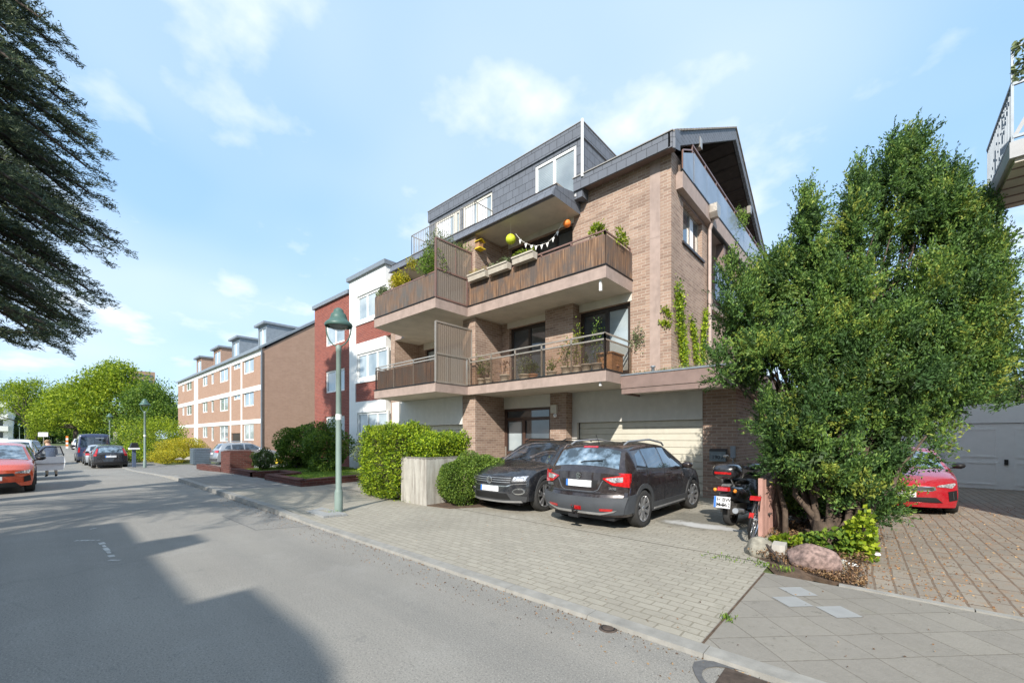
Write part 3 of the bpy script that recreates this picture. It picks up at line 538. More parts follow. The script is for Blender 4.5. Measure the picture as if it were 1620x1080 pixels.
# ---- slabs
def slab(poly, z0, z1, name='balcony'):
    b = MB(); b.prism(poly, z0, z1, 0, 1, 1); return b.build(name, ['band', 'soffit'], hs)
PR = [(-10.77, 9.75), (-5.40, 9.75), (-5.40, YB), (-10.77, YB)]; PL = [(-14.54, 8.35), (-10.77, 8.35), (-10.77, YB), (-15.8, YB), (-15.8, 10.06), (-15.0, 10.06)]
B2R = slab(PR, 5.84, 6.17); B2L = slab(PL, 5.84, 6.17)
B1R = slab([(-10.77, 9.75), (-5.40, 9.75), (-5.40, 11.9), (-10.77, 11.9)], 3.12, 3.42); B1L = slab(PL, 3.12, 3.42)
for B_, z in ((B2R, 6.17), (B1R, 3.42)):
    b = MB(); b.box(-10.75, -5.38, 9.72, 9.76, z+.002, z+.03); b.box(-5.42, -5.38, 9.76, YB, z+.002, z+.03); b.build('drip_edge', 'black', B_)
for B_, z in ((B2L, 6.17), (B1L, 3.42)):
    b = MB(); b.box(-14.56, -10.79, 8.32, 8.36, z+.002, z+.03); b.build('drip_edge', 'black', B_)
# railings
def rail_run(pts, z0, zt, post, B_, mat, zr=(1.0,), th=.035, n=5, name='railing'):
    b = MB()
    for a, c in zip(pts, pts[1:]):
        a = Vector((*a, 0)); c = Vector((*c, 0)); L = (c-a).length; k = max(1, round(L/post))
        for h in zr: b.beam(a+Vector((0, 0, h)), c+Vector((0, 0, h)), th, th)
        for i in range(k+1):
            p = a+(c-a)*i/k; b.beam(p+Vector((0, 0, z0)), p+Vector((0, 0, zt)), th, th)
    return b.build(name, mat, B_)
LB = [(-15.0, 9.95), (-14.48, 8.40), (-10.82, 8.40)]; RB = [(-10.72, 9.80), (-5.46, 9.80), (-5.46, YB-.03)]
r = rail_run(RB, 6.2, 7.09, 1.05, B2R, 'rail_brown', (7.10, 6.99), .04)
b = MB(); b.box(-10.70, -5.44, 9.755, 9.775, 6.2, 6.97); b.box(-5.425, -5.405, 9.775, YB-.02, 6.2, 6.97); b.build('reed_screen', 'reed', B2R)
r = rail_run(LB, 6.2, 7.03, 1.2, B2L, 'rail_brown', (7.03,), .04)
b = MB(); b.box(-14.50, -10.83, 8.355, 8.372, 6.2, 6.98); b.add([(-15.02, 9.94, 6.2), (-14.5, 8.36, 6.2), (-14.5, 8.36, 6.98), (-15.02, 9.94, 6.98)], [(0, 1, 2, 3)]); b.build('reed_screen', 'reed_grey', B2L)
r = rail_run(RB, 3.45, 4.40, 1.05, B1R, 'rail_alu', (4.40, 4.24), .038); r = rail_run(LB, 3.45, 4.30, 1.2, B1L, 'rail_alu', (4.30, 4.20), .035)
b = MB(); b.box(-10.70, -5.44, 9.765, 9.775, 3.47, 4.22); b.box(-5.425, -5.415, 9.775, YB-.02, 3.47, 4.22); b.build('glass_panel', 'smoked', B1R)
b = MB(); b.box(-14.50, -10.83, 8.362, 8.372, 3.47, 4.18); b.add([(-15.02, 9.94, 3.47), (-14.5, 8.365, 3.47), (-14.5, 8.365, 4.18), (-15.02, 9.94, 4.18)], [(0, 1, 2, 3)]); b.build('glass_panel', 'smoked', B1L)
b = MB(); b.box(-14.44, -10.9, 8.43, 8.44, 3.47, 4.14); b.build('reed_screen', 'reed_grey', B1L)
# privacy screens between the two flats
for z0, zm, zt, B_, ft in ((6.18, 7.12, 8.10, B2R, 'rail_brown'), (3.43, 4.37, 5.40, B1R, 'rail_alu')):
    b = MB(); X = -10.77
    for p, q in (((X, 8.36, z0), (X, 8.36, zt)), ((X, 9.95, zm), (X, 9.95, zt)), ((X, 9.72, z0), (X, 9.72, zm)), ((X, 8.38, zt), (X, 9.93, zt)), ((X, 8.38, zm), (X, 9.93, zm)), ((X, 8.38, z0+.02), (X, 9.70, z0+.02)), ): b.beam(p, q, .05, .05)
    if ft == 'rail_brown': b.beam((X, 9.2, zm), (X, 9.2, zt), .03)
    f = b.build('privacy_screen', ft, B_); b = MB(); y = 8.39
    while y < 9.92:
        y2 = min(9.92, y+.04); xo = X+.004*((int((y-8.39)/.04) % 2)*2-1)
        if y < 9.66: b.add([(xo, y, z0+.04), (2*X-xo, y2, z0+.04), (2*X-xo, y2, zm-.03), (xo, y, zm-.03)], [(0, 1, 2, 3)])
        b.add([(xo, y, zm+.03), (2*X-xo, y2, zm+.03), (2*X-xo, y2, zt-.03), (xo, y, zt-.03)], [(0, 1, 2, 3)]); y = y2
    b.build('screen_panel', 'screen_brown', B_)
# small details under the slabs
for x, y, z in ((-5.62, 9.86, 5.838), (-5.62, 9.86, 3.118)):
    b = MB(); b.box(x-.03, x+.03, y-.03, y+.03, z-(.28 if z > 5 else .10), z); b.build('drain_spout', 'white', hs)
# ---- roof
sl_ = .568; eb = lambda y: 9.68+sl_*(y-10.9)
b = MB(); b.prof([(10.97, 9.66), (17.2, 13.24), (23.5, 9.66), (23.5, 9.36), (17.2, 12.94), (10.97, 9.36)][::-1], -7.17, -4.24); b.prof([(13.0, eb(13)), (17.2, 13.24), (23.5, 9.66), (23.5, 9.36), (17.2, 12.94), (13.0, eb(13)-.3)][::-1], -16.2, -7.17)
rf = b.build('roof', 'tile', hs)
b = MB(); b.prof([(11.3, 9.55), (17.2, 12.93), (23.3, 9.46), (23.3, 9.42), (17.2, 12.89), (11.3, 9.51)][::-1], -6.4, -4.24)
for i in range(26):
    y = 11.5+i*.44; z = 12.93-.58*abs(y-17.2)-.06; b.beam((-6.4, y, z), (-4.24, y, z), .02, .03)
b.build('roof_lining', 'wood_dark', hs)
b = MB()      # slated verge
for a, c in (((10.9, 9.68), (17.2, 13.26)), ((17.2, 13.26), (23.5, 9.68))): b.prof([(a[0], a[1]-.42), (c[0], c[1]-.46), c, a] if a[0] < c[0] else [], -4.21, -4.10)
b.build('verge', 'slate_small', rf)
b = MB(); yv = 10.95
while yv < 23.4:
    z = 13.27-.568*abs(yv+.13-17.2); sg = 1 if yv+.13 < 17.2 else -1; b.add([(-4.36, yv, z-.074*sg+.0), (-4.06, yv, z-.074*sg), (-4.06, yv+.27, z+.09*sg), (-4.36, yv+.27, z+.09*sg), (-4.36, yv, z-.074*sg-.05), (-4.06, yv, z-.074*sg-.05), (-4.06, yv+.27, z+.09*sg-.05), (-4.36, yv+.27, z+.09*sg-.05)], [(0, 1, 2, 3), (0, 4, 5, 1), (1, 5, 6, 2), (2, 6, 7, 3), (7, 6, 5, 4)]); yv += .25
b.build('verge_tile', 'tile', rf)
for y, z in ((13.2, 10.55), (19.6, 11.15)): b = MB(); b.beam((-6.4, y, z), (-4.22, y, z), .16, .26); pu = b.build('purlin', 'wood_dark', hs); b = MB(); b.box(-4.22, -4.09, y-.1, y+.1, z-.15, z+.15); b.build('purlin_cap', 'rail_alu', pu)
b = MB(); b.box(-7.17, -4.16, 10.90, 10.96, 9.28, 9.67); b.add([(-4.16, 10.90, 9.28), (-4.05, 10.98, 9.22), (-4.05, 10.98, 9.72), (-4.16, 10.90, 9.67), (-4.05, 11.34, 9.34), (-4.05, 11.34, 9.90)], [(0, 1, 2, 3), (1, 4, 5, 2)]); b.build('eaves_fascia', 'slate', hs)
b = MB(); b.box(-7.17, -4.16, 10.96, 11.299, 9.36, 9.40); b.build('eaves_soffit', 'band_dark', hs)
b = MB(); b.box(-7.19, -4.08, 10.87, 10.93, 9.672, 9.70); b.build('eaves_edge', 'rail_alu', hs)
# left part: slate mansard skirt in front of the terrace
xl = -15.88
b = MB(); b.prof([(9.80, 8.72), (9.98, 9.08), (10.06, 9.08), (10.06, 8.76), (9.88, 8.72)][::-1], xl, -7.17)
b.add([(-7.166, 9.80, 8.72), (-7.166, 11.3, 8.72), (-7.166, 11.3, 9.35), (-7.166, 10.96, 9.28), (-7.166, 9.98, 9.08)], [(0, 1, 2, 3, 4)]); b.build('mansard_skirt', 'slate', hs)
b = MB(); b.box(xl, -7.15, 9.965, 10.03, 9.085, 9.11); b.box(xl, -7.2, 9.79, 9.82, 8.70, 8.73); b.build('skirt_edge', 'dark_frame', hs)
b = MB()
for i in range(5): b.box(-7.62+i*.09, -7.54+i*.09, 10.04, 10.5, 9.09+.005*i, 9.16+.005*i)
b.build('roof_tile', 'tile', hs)
b = MB(); b.box(xl, -7.175, 9.885, 11.298, 8.74, 8.80); b.build('ceiling', 'soffit', hs)
b = MB(); b.box(xl, -7.175, 10.06, 13.2, 8.93, 9.05); b.build('terrace_floor', 'zinc', hs)
b = MB(); b.box(-15.85, -15.8, 10.06, 11.3, 8.3, 8.74); b.build('trim', 'band', hs)
# dormer
D0, D1, YD, ZD = -14.54, -6.88, 10.95, 11.31
dh = [(-8.72, -7.1, 9.1, 10.74), (-14.16, -10.76, 9.1, 10.76)]
b = MB(); wallgrid(b, 'y', D0, D1, 9.05, 10.86, YD, YD+.2, dh); b.box(D1-.2, D1, YD+.2, 14.4, 9.05, 10.86); b.box(D0, D0+.2, YD+.2, 14.4, 9.05, 10.86); dm = b.build('dormer', 'slate', hs)
b = MB(); b.box(D0-.04, D1+.04, YD-.05, 14.6, 10.86, ZD); b.build('dormer_fascia', 'slate', dm); b = MB(); b.box(D0-.06, D1+.06, YD-.07, 14.6, ZD+.002, ZD+.025); b.build('dormer_edge', 'rail_alu', dm)
b = MB(); b.box(-8.62, -7.2, YD+.2, YD+.21, 9.1, 10.7); b.build('reveal', 'white', dm)
win(-8.72, -7.1, 9.15, 10.74, YD+.02, (-7.95,), fm='white', fw=.09, panes=['glass_bright']*2, curtain=['blind']*2)
win(-14.16, -12.9, 9.1, 10.76, YD+.05, (), fm='cream', fw=.10, panes=['glass_bright'], curtain=[.8]); win(-12.9, -12.55+.0, 9.1, 10.76, YD+.05, (), fm='cream', fw=.1, panes=['glass_bright'])
b = MB(); b.box(-12.55, -12.40, YD, YD+.2, 9.05, 10.76); b.build('dormer_pier', 'slate', hs)
win(-12.40, -10.76, 9.1, 10.76, YD+.05, (-11.6,), fm='cream', fw=.10, panes=['glass_bright']*2, curtain=[.8, .65])
b = MB(); b.tube([(-6.84, YD-.06, 9.6), (-6.84, YD-.06, 11.36)], .045, 10); b.build('downpipe', 'white', hs)
# terrace railing
b = MB(); P3 = [(-14.48, 10.9), (-14.48, 10.0), (-10.68, 10.0), (-10.68, 10.9)]
for a, c in zip(P3, P3[1:]):
    a = Vector((*a, 0)); c = Vector((*c, 0)); L = (c-a).length; k = round(L/.12)
    for h in (9.93, 9.14): b.beam(a+Vector((0, 0, h)), c+Vector((0, 0, h)), .03, .025)
    for i in range(k+1): p = a+(c-a)*i/k; b.beam(p+Vector((0, 0, 9.05)), p+Vector((0, 0, 9.93)), .016, .016)
b.build('terrace_railing', 'rail_alu', hs)
# side loggias: upper slab band, glass parapet, columns, lower band
b = MB(); b.box(-6.2, -4.10, 11.66, 22.5, 8.535, 9.0); lg = b.build('loggia_slab', 'band', hs)
b = MB(); b.box(-4.14, -4.085, 11.62, 22.5, 9.002, 9.03); b.box(-4.25, -4.12, 14.45, 22.5, 8.50, 8.533); b.build('drip_edge', 'black', lg)
b = MB(); b.add([(-4.10, 11.7, 9.05), (-4.10, 12.55, 9.05), (-4.10, 12.55, 9.92), (-4.10, 11.7, 9.50)], [(0, 1, 2, 3)]); yv = 12.57
while yv < 22.3: b.box(-4.10, -4.085, yv, yv+1.14, 9.05, 9.92); yv += 1.16
b.build('parapet_panel', 'parapet', lg)
b = MB(); b.beam((-4.13, 12.5, 10.14), (-4.13, 22.4, 10.14), .05); b.beam((-4.13, 12.5, 9.98), (-4.13, 22.4, 9.98), .035); b.beam((-4.13, 11.75, 9.62), (-4.13, 12.5, 9.99), .035); b.beam((-4.13, 11.75, 9.05), (-4.13, 11.75, 9.62), .04)
b.beam((-4.13, 12.5, 10.14), (-4.9, 12.0, 10.14), .04)
for i in range(9): b.beam((-4.13, 12.5+i*1.16, 9.05), (-4.13, 12.5+i*1.16, 10.14), .04)
b.build('railing', 'rail_brown', lg)
b = MB(); b.box(-5.9, -4.16, 14.45, 22.5, 5.85, 6.17); b.build('loggia_slab', 'band', hs)
b = MB()
for y in (16.0, 18.1, 20.2): b = MB(); b.box(-4.45, -4.2, y, y+.22, 6.17, 8.53); b.build('loggia_column', 'band_dark', hs)
b = MB(); b.box(-16.0, -6.4, 14.4, 22, 3, 9.4); b.box(-10.9, -6.5, 12.6, 17.5, 3, 9.0); b.build('inner_wall', 'cream', hs)
# wall left of the garage / base dark returns
b = MB(); b.box(-11.25, -10.6, 12.4, 17.7, 0, 3.1); b.box(-10.6, -8.4, 13.3, 13.5, 0, 3.1); b.build('inner_wall', 'cream', hs)
# solar modules on the loggia rail
for i, (y0, y1) in enumerate(((14.5, 15.95), (16.02, 17.5))):
    t = thing('solar_panel', ('dark solar panel hung on the side loggia next to the downpipe', 'second solar panel on the side loggia, half hidden by the yew')[i], 'solar panel', (-4.05, y0, 6.2), group='solar panels on the side loggia')
    b = MB(); b.box(-4.10, -4.075, y0, y1, 6.17, 7.33); b.build('cells', 'solar', t)
    b = MB(); b.box(-4.11, -4.06, y0-.02, y0, 6.15, 7.35); b.box(-4.11, -4.06, y1, y1+.02, 6.15, 7.35); b.box(-4.11, -4.06, y0, y1, 7.33, 7.35); b.box(-4.11, -4.06, y0, y1, 6.15, 6.17)
    b.build('frame', 'black', t); b = MB()
    for k in range(1, 6): b.box(-4.075, -4.072, y0, y1, 6.17+k*.193, 6.178+k*.193)
    for k in range(1, 4): b.box(-4.075, -4.0725, y0+(y1-y0)*k/4, y0+(y1-y0)*k/4+.010, 6.17, 7.33)
    b.build('cell_lines', 'silver_trim', t)
# things on and by the facade
t = thing('mailbox', 'grey metal mailbox numbered 190A on the brick pillar beside the garage', 'mailbox', (-3.19, 11.7, 1.0))
b = MB(); b.prof([(11.75, 1.02), (11.75, 1.32), (11.70, 1.335), (11.60, 1.29), (11.60, 1.02)], -3.39, -3.0); b.build('box_body', 'mailbox', t); b = MB(); b.prof([(11.75, 1.325), (11.75, 1.34), (11.69, 1.345), (11.58, 1.295), (11.58, 1.285), (11.70, 1.336)], -3.40, -2.99); b.build('lid', 'plastic', t)
text_mesh('190', .135, 'house_number', 'black', t, Matrix.Translation((-3.23, 11.597, 1.12)) @ Matrix.Rotation(R_(90), 4, 'X'), .002, .001)
text_mesh('A', .09, 'house_number', 'black', t, Matrix.Translation((-3.075, 11.597, 1.105)) @ Matrix.Rotation(R_(90), 4, 'X'), .002, .001)
t = thing('meter_box', 'small grey meter box on the brick corner behind the scooter', 'meter box', (-2.84, 11.7, 1)); b = MB(); b.box(-2.90, -2.80, 11.64, 11.75, 1.12, 1.42); b.build('housing', 'zinc', t); b = MB(); b.tube([(-2.85, 11.7, 1.12), (-2.85, 11.7, .1)], .02, 8); b.build('conduit', 'zinc', t)
t = thing('wall_lamp', 'cream floodlight with round sensor on the brick pier by the entrance', 'wall lamp', (-8.2, 11.3, 2.5)); b = MB(); b.box(-8.31, -8.08, 11.25, 11.35, 2.45, 2.72); b.build('lamp_housing', 'cream', t); b = MB(); b.ball((-8.10, 11.22, 2.36), .065, 12); b.tube([(-8.12, 11.3, 2.47), (-8.10, 11.22, 2.36)], .02); b.build('sensor', 'white', t)
t = thing('vent_pipe', 'short zinc vent pipe on the garage roof edge', 'vent pipe', (-4.6, 10.9, 3.37)); b = MB(); b.lathe([(.04, 0), (.04, .14), (.065, .15), (.065, .19), (.0001, .2)], (-4.6, 10.85, 3.37), 12); b.build('pipe', 'zinc', t)
# ================================================================ VEHICLES
def smooth_prof(P, n=400, k=9):
    P = np.array(P); xs = np.linspace(P[0, 0], P[-1, 0], n); z = np.interp(xs, P[:, 0], P[:, 1])
    zz = np.convolve(np.pad(z, k, 'edge'), np.ones(2*k+1)/(2*k+1), 'valid'); e = np.minimum(1, np.minimum(np.arange(n), np.arange(n)[::-1])/k); return xs, z*(1-e)+zz*e
class Body:
    def __init__(s, L, W, T, B, ax, rw, sill=.22, inset=.36, cf=.30, cr=.18, pf=None, pr=None, bulge=.05, gr=.06, dl=.07):
        s.L, s.W, s.ax, s.rw, s.sill, s.inset, s.cf, s.cr, s.bulge, s.dl = L, W, ax, rw, sill, inset, cf, cr, bulge, dl
        s.tx, s.tz = smooth_prof(T, k=5); s.bx, s.bz = smooth_prof(B)
        s.pf = pf or [(0, .10), (.3, .02), (.5, 0), (.7, .03), (.95, .14)]; s.pr = pr or [(0, .10), (.35, 0), (.6, .02), (.8, .07), (1.1, .12)]
        s.ga = rw+gr
    def T(s, x): return float(np.interp(x, s.tx, s.tz))
    def B(s, x): return min(float(np.interp(x, s.bx, s.bz)), s.T(x)-.025)
    def lo(s, x):
        z = s.sill
        for a in s.ax:
            d = s.ga**2-(x-a)**2
            if d > 0: z = max(z, s.rw+math.sqrt(d)*.97)
        return min(z, s.B(x)-.05)
    def ws(s, x):
        e = abs(x)/(s.L/2); w_ = s.W*(1-.035*e**4); d = s.L/2-abs(x)
        if d < .07: w_ -= .05*(1-math.sqrt(max(0, 1-(1-d/.07)**2)))
        return w_
    def side(s, x, z):
        w_ = s.ws(x); B = s.B(x); T = s.T(x); dl = min(s.dl, (T-B)*.5)
        if z <= B:
            k = (z-s.sill)/(max(.05, B-s.sill)); k = max(0, k); return w_-s.bulge*(1-k)**2-.03*k**4 - .012*max(0, math.sin(k*math.pi))**6*0
        wr = s.wr(x); t = min(1, (z-B)/max(.01, T-dl-B)); return (w_-.03)-(w_-.03-wr)*t**1.12
    def wr(s, x): h = s.T(x)-s.B(x); return s.ws(x)-.03-s.inset*min(h, .5)-.03*(h > .0)
    def top(s, x, y):
        T = s.T(x); B = s.B(x); dl = min(s.dl, (T-B)*.5); return T-dl*(min(1, abs(y)/s.wr(x)))**3
    def warp(s, x, y, z):
        h = s.L/2; q = min(1, abs(y)/s.W)
        if x > h-1.0: g = ((x-(h-1.0)))**2; x -= g*(s.cf*q**2.6+float(np.interp(z, *zip(*s.pf))))
        elif x < -h+1.0: g = ((-h+1.0-x))**2; x += g*(s.cr*q**2.6+float(np.interp(z, *zip(*s.pr))))
        return (x, y, z)
    def shell(s, mb):
        h = s.L/2; xs = list(np.linspace(-h, h, 96))+[-h+.02, -h+.045, h-.02, h-.045]
        for a in s.ax: xs += [a+s.ga*math.cos(t) for t in np.linspace(0, math.pi, 19)]+[a-s.ga-.002, a+s.ga+.002]
        xs = sorted({round(float(x), 4) for x in xs if -h <= x <= h}); NL, NU, NT = 12, 7, 7; V = []
        for x in xs:
            lo, B, T = s.lo(x), s.B(x), s.T(x); dl = min(s.dl, (T-B)*.5); row = []
            for i in range(NL): z = lo+(B-lo)*i/(NL-1); row.append((s.side(x, z), z))
            for i in range(1, NU+1): z = B+(T-dl-B)*i/NU; row.append((s.side(x, z), z))
            w_ = s.wr(x)
            for i in range(1, NT+1): y = w_*(1-i/NT); row.append((y, s.top(x, y)))
            V.append(row)
        m_ = len(V[0]); full = []
        for x, row in zip(xs, V): full += [s.warp(x, y, z) for y, z in row]+[s.warp(x, -y, z) for y, z in row[-2::-1]]
        k = 2*m_-1; n = len(xs); mb.smooth = True
        mb.add(full, [((i+1)*k+j, i*k+j, i*k+j+1, (i+1)*k+j+1) for i in range(n-1) for j in range(k-1)])
        for e, x in ((0, xs[0]), (n-1, xs[-1])):      # end caps
            row = V[e]; nc = 16; vs = []
            for y, z in row[:-1]: vs += [s.warp(x, y*(1-2*c/nc), z) for c in range(nc+1)]
            fs = [(i*(nc+1)+c, i*(nc+1)+c+1, (i+1)*(nc+1)+c+1, (i+1)*(nc+1)+c) for i in range(len(row)-2) for c in range(nc)]
            mb.add(vs, fs if e else [f[::-1] for f in fs])
        mb.smooth = False; return mb
    def map(s, kind, a, b_, off):
        h = s.L/2
        if kind == 'front': p = s.warp(h, a, b_); d = (1, 0, 0)
        elif kind == 'rear': p = s.warp(-h, a, b_); d = (-1, 0, 0)
        elif kind == 'left': p = s.warp(a, s.side(a, b_), b_); d = (0, 1, 0)
        elif kind == 'right': p = s.warp(a, -s.side(a, b_), b_); d = (0, -1, 0)
        else:
            z = s.top(a, b_); sl = (s.T(a+.03)-s.T(a-.03))/.06; l = math.hypot(1, sl); p = s.warp(a, b_, z); d = (-sl/l, 0, 1/l)
        return (p[0]+d[0]*off, p[1]+d[1]*off, p[2]+d[2]*off)
    def patch(s, mb, kind, lo, hi, off=.006, n=14, m_=6, skirt=.03):
        def rs(E):
            E = np.array(E, float); d = np.r_[0, np.cumsum(np.hypot(*np.diff(E, axis=0).T))]; t = np.linspace(0, d[-1], n); return np.c_[np.interp(t, d, E[:, 0]), np.interp(t, d, E[:, 1])]
        a, c = rs(lo), rs(hi); V = []; F = []
        for j in range(m_+1):
            for i in range(n): q = a[i]*(1-j/m_)+c[i]*j/m_; V.append(s.map(kind, q[0], q[1], off))
        F = [(j*n+i, j*n+i+1, (j+1)*n+i+1, (j+1)*n+i) for j in range(m_) for i in range(n-1)]
        mb.smooth = True; mb.add(V, F); mb.smooth = False
        if skirt:
            ring = [(0, i) for i in range(n)]+[(j, n-1) for j in range(1, m_+1)]+[(m_, i) for i in range(n-2, -1, -1)]+[(j, 0) for j in range(m_-1, 0, -1)]
            A = []; Bq = []
            for j, i in ring: q = a[i]*(1-j/m_)+c[i]*j/m_; A.append(V[j*n+i]); Bq.append(s.map(kind, q[0], q[1], off-skirt))
            k = len(ring); mb.add(A+Bq, [(i, (i+1) % k, k+(i+1) % k, k+i) for i in range(k)])
        return mb
    def both(s, mb, lo, hi, **kw): s.patch(mb, 'left', lo, hi, **kw); s.patch(mb, 'right', lo, hi, **kw); return mb
    def band(s, mb, kind, P, wd, off=.008, n=24):    # thin strip following points
        P = np.array(P, float); lo = []; hi = []
        for i in range(len(P)):
            d = P[min(i+1, len(P)-1)]-P[max(i-1, 0)]; d /= np.hypot(*d); nn = np.array([-d[1], d[0]])*wd/2; lo.append(P[i]-nn); hi.append(P[i]+nn)
        return s.patch(mb, kind, lo, hi, off, n=n, m_=1, skirt=.012)
    def arch(s, mb, kind, xc, r0, r1, off=.012, a0=-8, a1=188):
        A = [math.radians(a) for a in np.linspace(a0, a1, 30)]; z0 = s.rw
        lo = [(xc+r0*math.cos(a), max(s.sill-.02, z0+r0*math.sin(a)*.97)) for a in A]; hi = [(xc+r1*math.cos(a), max(s.sill-.02, z0+r1*math.sin(a)*.99)) for a in A]
        return s.patch(mb, kind, lo, hi, off, n=30, m_=2, skirt=.04)
def wheel(root, x, y, r, wd, rim='alloy', spokes=5, twin=False, steer=0, n=32, hub=.66):
    sg = 1 if y > 0 else -1; R4 = Matrix.Translation((x, y, r)) @ Matrix.Rotation(steer, 4, 'Z')
    def fin(b, name, mat, par):
        b.v = [tuple(R4 @ Vector(p)) for p in b.v]; return b.build(name, mat, par, world=False)
    b = MB(); hw = wd/2; b.lathe([(r*hub, -hw*.9), (r*.93, -hw), (r*.985, -hw*.8), (r, -hw*.5), (r, hw*.5), (r*.985, hw*.8), (r*.93, hw), (r*hub, hw*.9)], (0, 0, 0), n, 'y')
    ty = fin(b, 'tyre', 'rubber', root)
    b = MB(); b.lathe([(r*hub*1.01, hw*.92*sg), (r*hub*.94, hw*.80*sg), (r*hub*.92, hw*.2*sg), (.001, hw*.2*sg)], (0, 0, 0), n, 'y'); rm = fin(b, 'rim', 'black', ty)
    b = MB()
    for i in range(spokes):
        for dd in ((-.13, .13) if twin else (0,)):
            a = 2*math.pi*i/spokes+.3; a2 = a+dd*1.6; ri, ro = r*.10, r*hub*.97; wi, wo = (.035, .028) if twin else (.05, .045)
            p = Vector((math.cos(a+dd*.5)*ri, hw*.62*sg, math.sin(a+dd*.5)*ri)); q = Vector((math.cos(a2)*ro, hw*.80*sg, math.sin(a2)*ro)); b.beam(p, q, wi*r/.33, .03, up=(0, 1, 0))
    b.lathe([(r*hub*.99, hw*.93*sg), (r*hub*.90, hw*.86*sg)], (0, 0, 0), n, 'y'); b.lathe([(.001, hw*.80*sg), (r*.13, hw*.78*sg), (r*.15, hw*.55*sg)], (0, 0, 0), 14, 'y')
    fin(b, 'spokes', rim, ty); return ty
def underbody(bd, root):
    b = MB(); h = bd.L/2; b.box(-h+.22, h-.28, -bd.W+.26, bd.W-.26, .17, bd.rw+bd.ga*.8)
    for a in bd.ax: b.box(a-bd.ga-.03, a+bd.ga+.03, -bd.W+.27, bd.W-.27, .25, min(bd.T(a)-.1, bd.rw+bd.ga+.03))
    b.box(-bd.ax[1] if 0 else min(bd.ax)+bd.ga, max(bd.ax)-bd.ga, -bd.W+.07, bd.W-.07, bd.sill-.01, bd.sill+.25)
    return b.build('underbody', 'black', root, world=False)
def seg(P, off): return [(x, z+off) for x, z in P]
def P_(bd, root, name, mat, kind, lo, hi, **kw):
    b = MB(); bd.patch(b, kind, lo, hi, **kw); return b.build(name, mat, root, world=False)
def mirror(root, x, y, z, mat, s_=1.0):
    sg = 1 if y > 0 else -1; b = MB(); b.smooth = True
    V = []; n = 10
    for i, (u, rr) in enumerate(((-.10, .35), (-.09, .8), (-.02, 1), (.06, .85), (.11, .45), (.125, .05))):
        for j in range(n): a = 2*math.pi*j/n; V.append((x+u*s_, y+sg*.10+math.cos(a)*.115*rr*s_, z+math.sin(a)*.075*rr*s_))
    b.add(V, [(i*n+j, i*n+(j+1) % n, (i+1)*n+(j+1) % n, (i+1)*n+j) for i in range(5) for j in range(n)]); b.add(V[:n], [list(range(n))]); b.smooth = False
    mo = b.build('side_mirror', mat, root, world=False); b = MB(); b.beam((x, y-sg*.06, z-.07), (x, y+sg*.08, z-.04), .05, .03); b.build('mirror_arm', 'black', mo, world=False); return mo
def plate(bd, root, kind, yc, zc, w_=.52, h_=.115, eu=True, off=.022):
    t = P_(bd, root, 'number_plate', 'plate', kind, [(yc-w_/2, zc-h_/2), (yc+w_/2, zc-h_/2)], [(yc-w_/2, zc+h_/2), (yc+w_/2, zc+h_/2)], off=off, m_=1, n=5)
    e = yc+w_/2 if kind == 'front' else yc-w_/2; sg = -1 if kind == 'front' else 1; e2 = e+sg*.045      # blue strip at the plate's own left
    if kind == 'front': e = yc-w_/2; e2 = e+.045
    else: e = yc+w_/2; e2 = e-.045
    P_(bd, t, 'country_strip', 'plate_blue', kind, [(e, zc-h_/2), (e2, zc-h_/2)], [(e, zc+h_/2), (e2, zc+h_/2)], off=off+.003, m_=1, n=3, skirt=.004); return t
def windows(bd, root, side, mat='car_glass', trim=None, shield=None, rear=None, wmat=None):
    for lo, hi in side:
        for k in ('left', 'right'): P_(bd, root, 'side_window', mat, k, lo, hi, off=.005, m_=5, n=12, skirt=.01)
    for nm, q in (('windscreen', shield), ('rear_window', rear)):
        if not q: continue
        x0, x1, f0, f1 = q; k = 15; ys = np.linspace(-1, 1, k)
        P_(bd, root, nm, wmat or mat, 'top', [(x0, y*bd.wr(x0)*f0) for y in ys], [(x1, y*bd.wr(x1)*f1) for y in ys], off=.006, n=k, m_=10, skirt=.012)
def wheels4(bd, root, **kw):
    st = kw.pop('steer', 0); wd = kw.pop('wd', .215)
    for i, a in enumerate(bd.ax):
        for sg in (1, -1): wheel(root, a, sg*(bd.W-wd/2-.01), bd.rw, wd, steer=st if a > 0 else 0, **kw)
def shell(bd, root, mat): b = MB(); bd.shell(b); return b.build('body', mat, root, world=False)
def lines(bd, root, doors, z0=.36):
    for pts in doors:
        for k in ('left', 'right'): b = MB(); bd.band(b, k, pts, .012, .0035); b.build('door_gap', 'black', root, world=False)
def handles(bd, root, hs_, mat):
    for x, z in hs_:
        for k, sg in (('left', 1), ('right', -1)):
            y = bd.side(x, z)*sg; b = MB(); b.beam((x-.09, y+sg*.025, z), (x+.09, y+sg*.025, z), .022, .026); b.beam((x-.08, y, z), (x-.08, y+sg*.025, z), .02); b.beam((x+.08, y, z), (x+.08, y+sg*.025, z), .02); b.build('door_handle', mat, root, world=False)

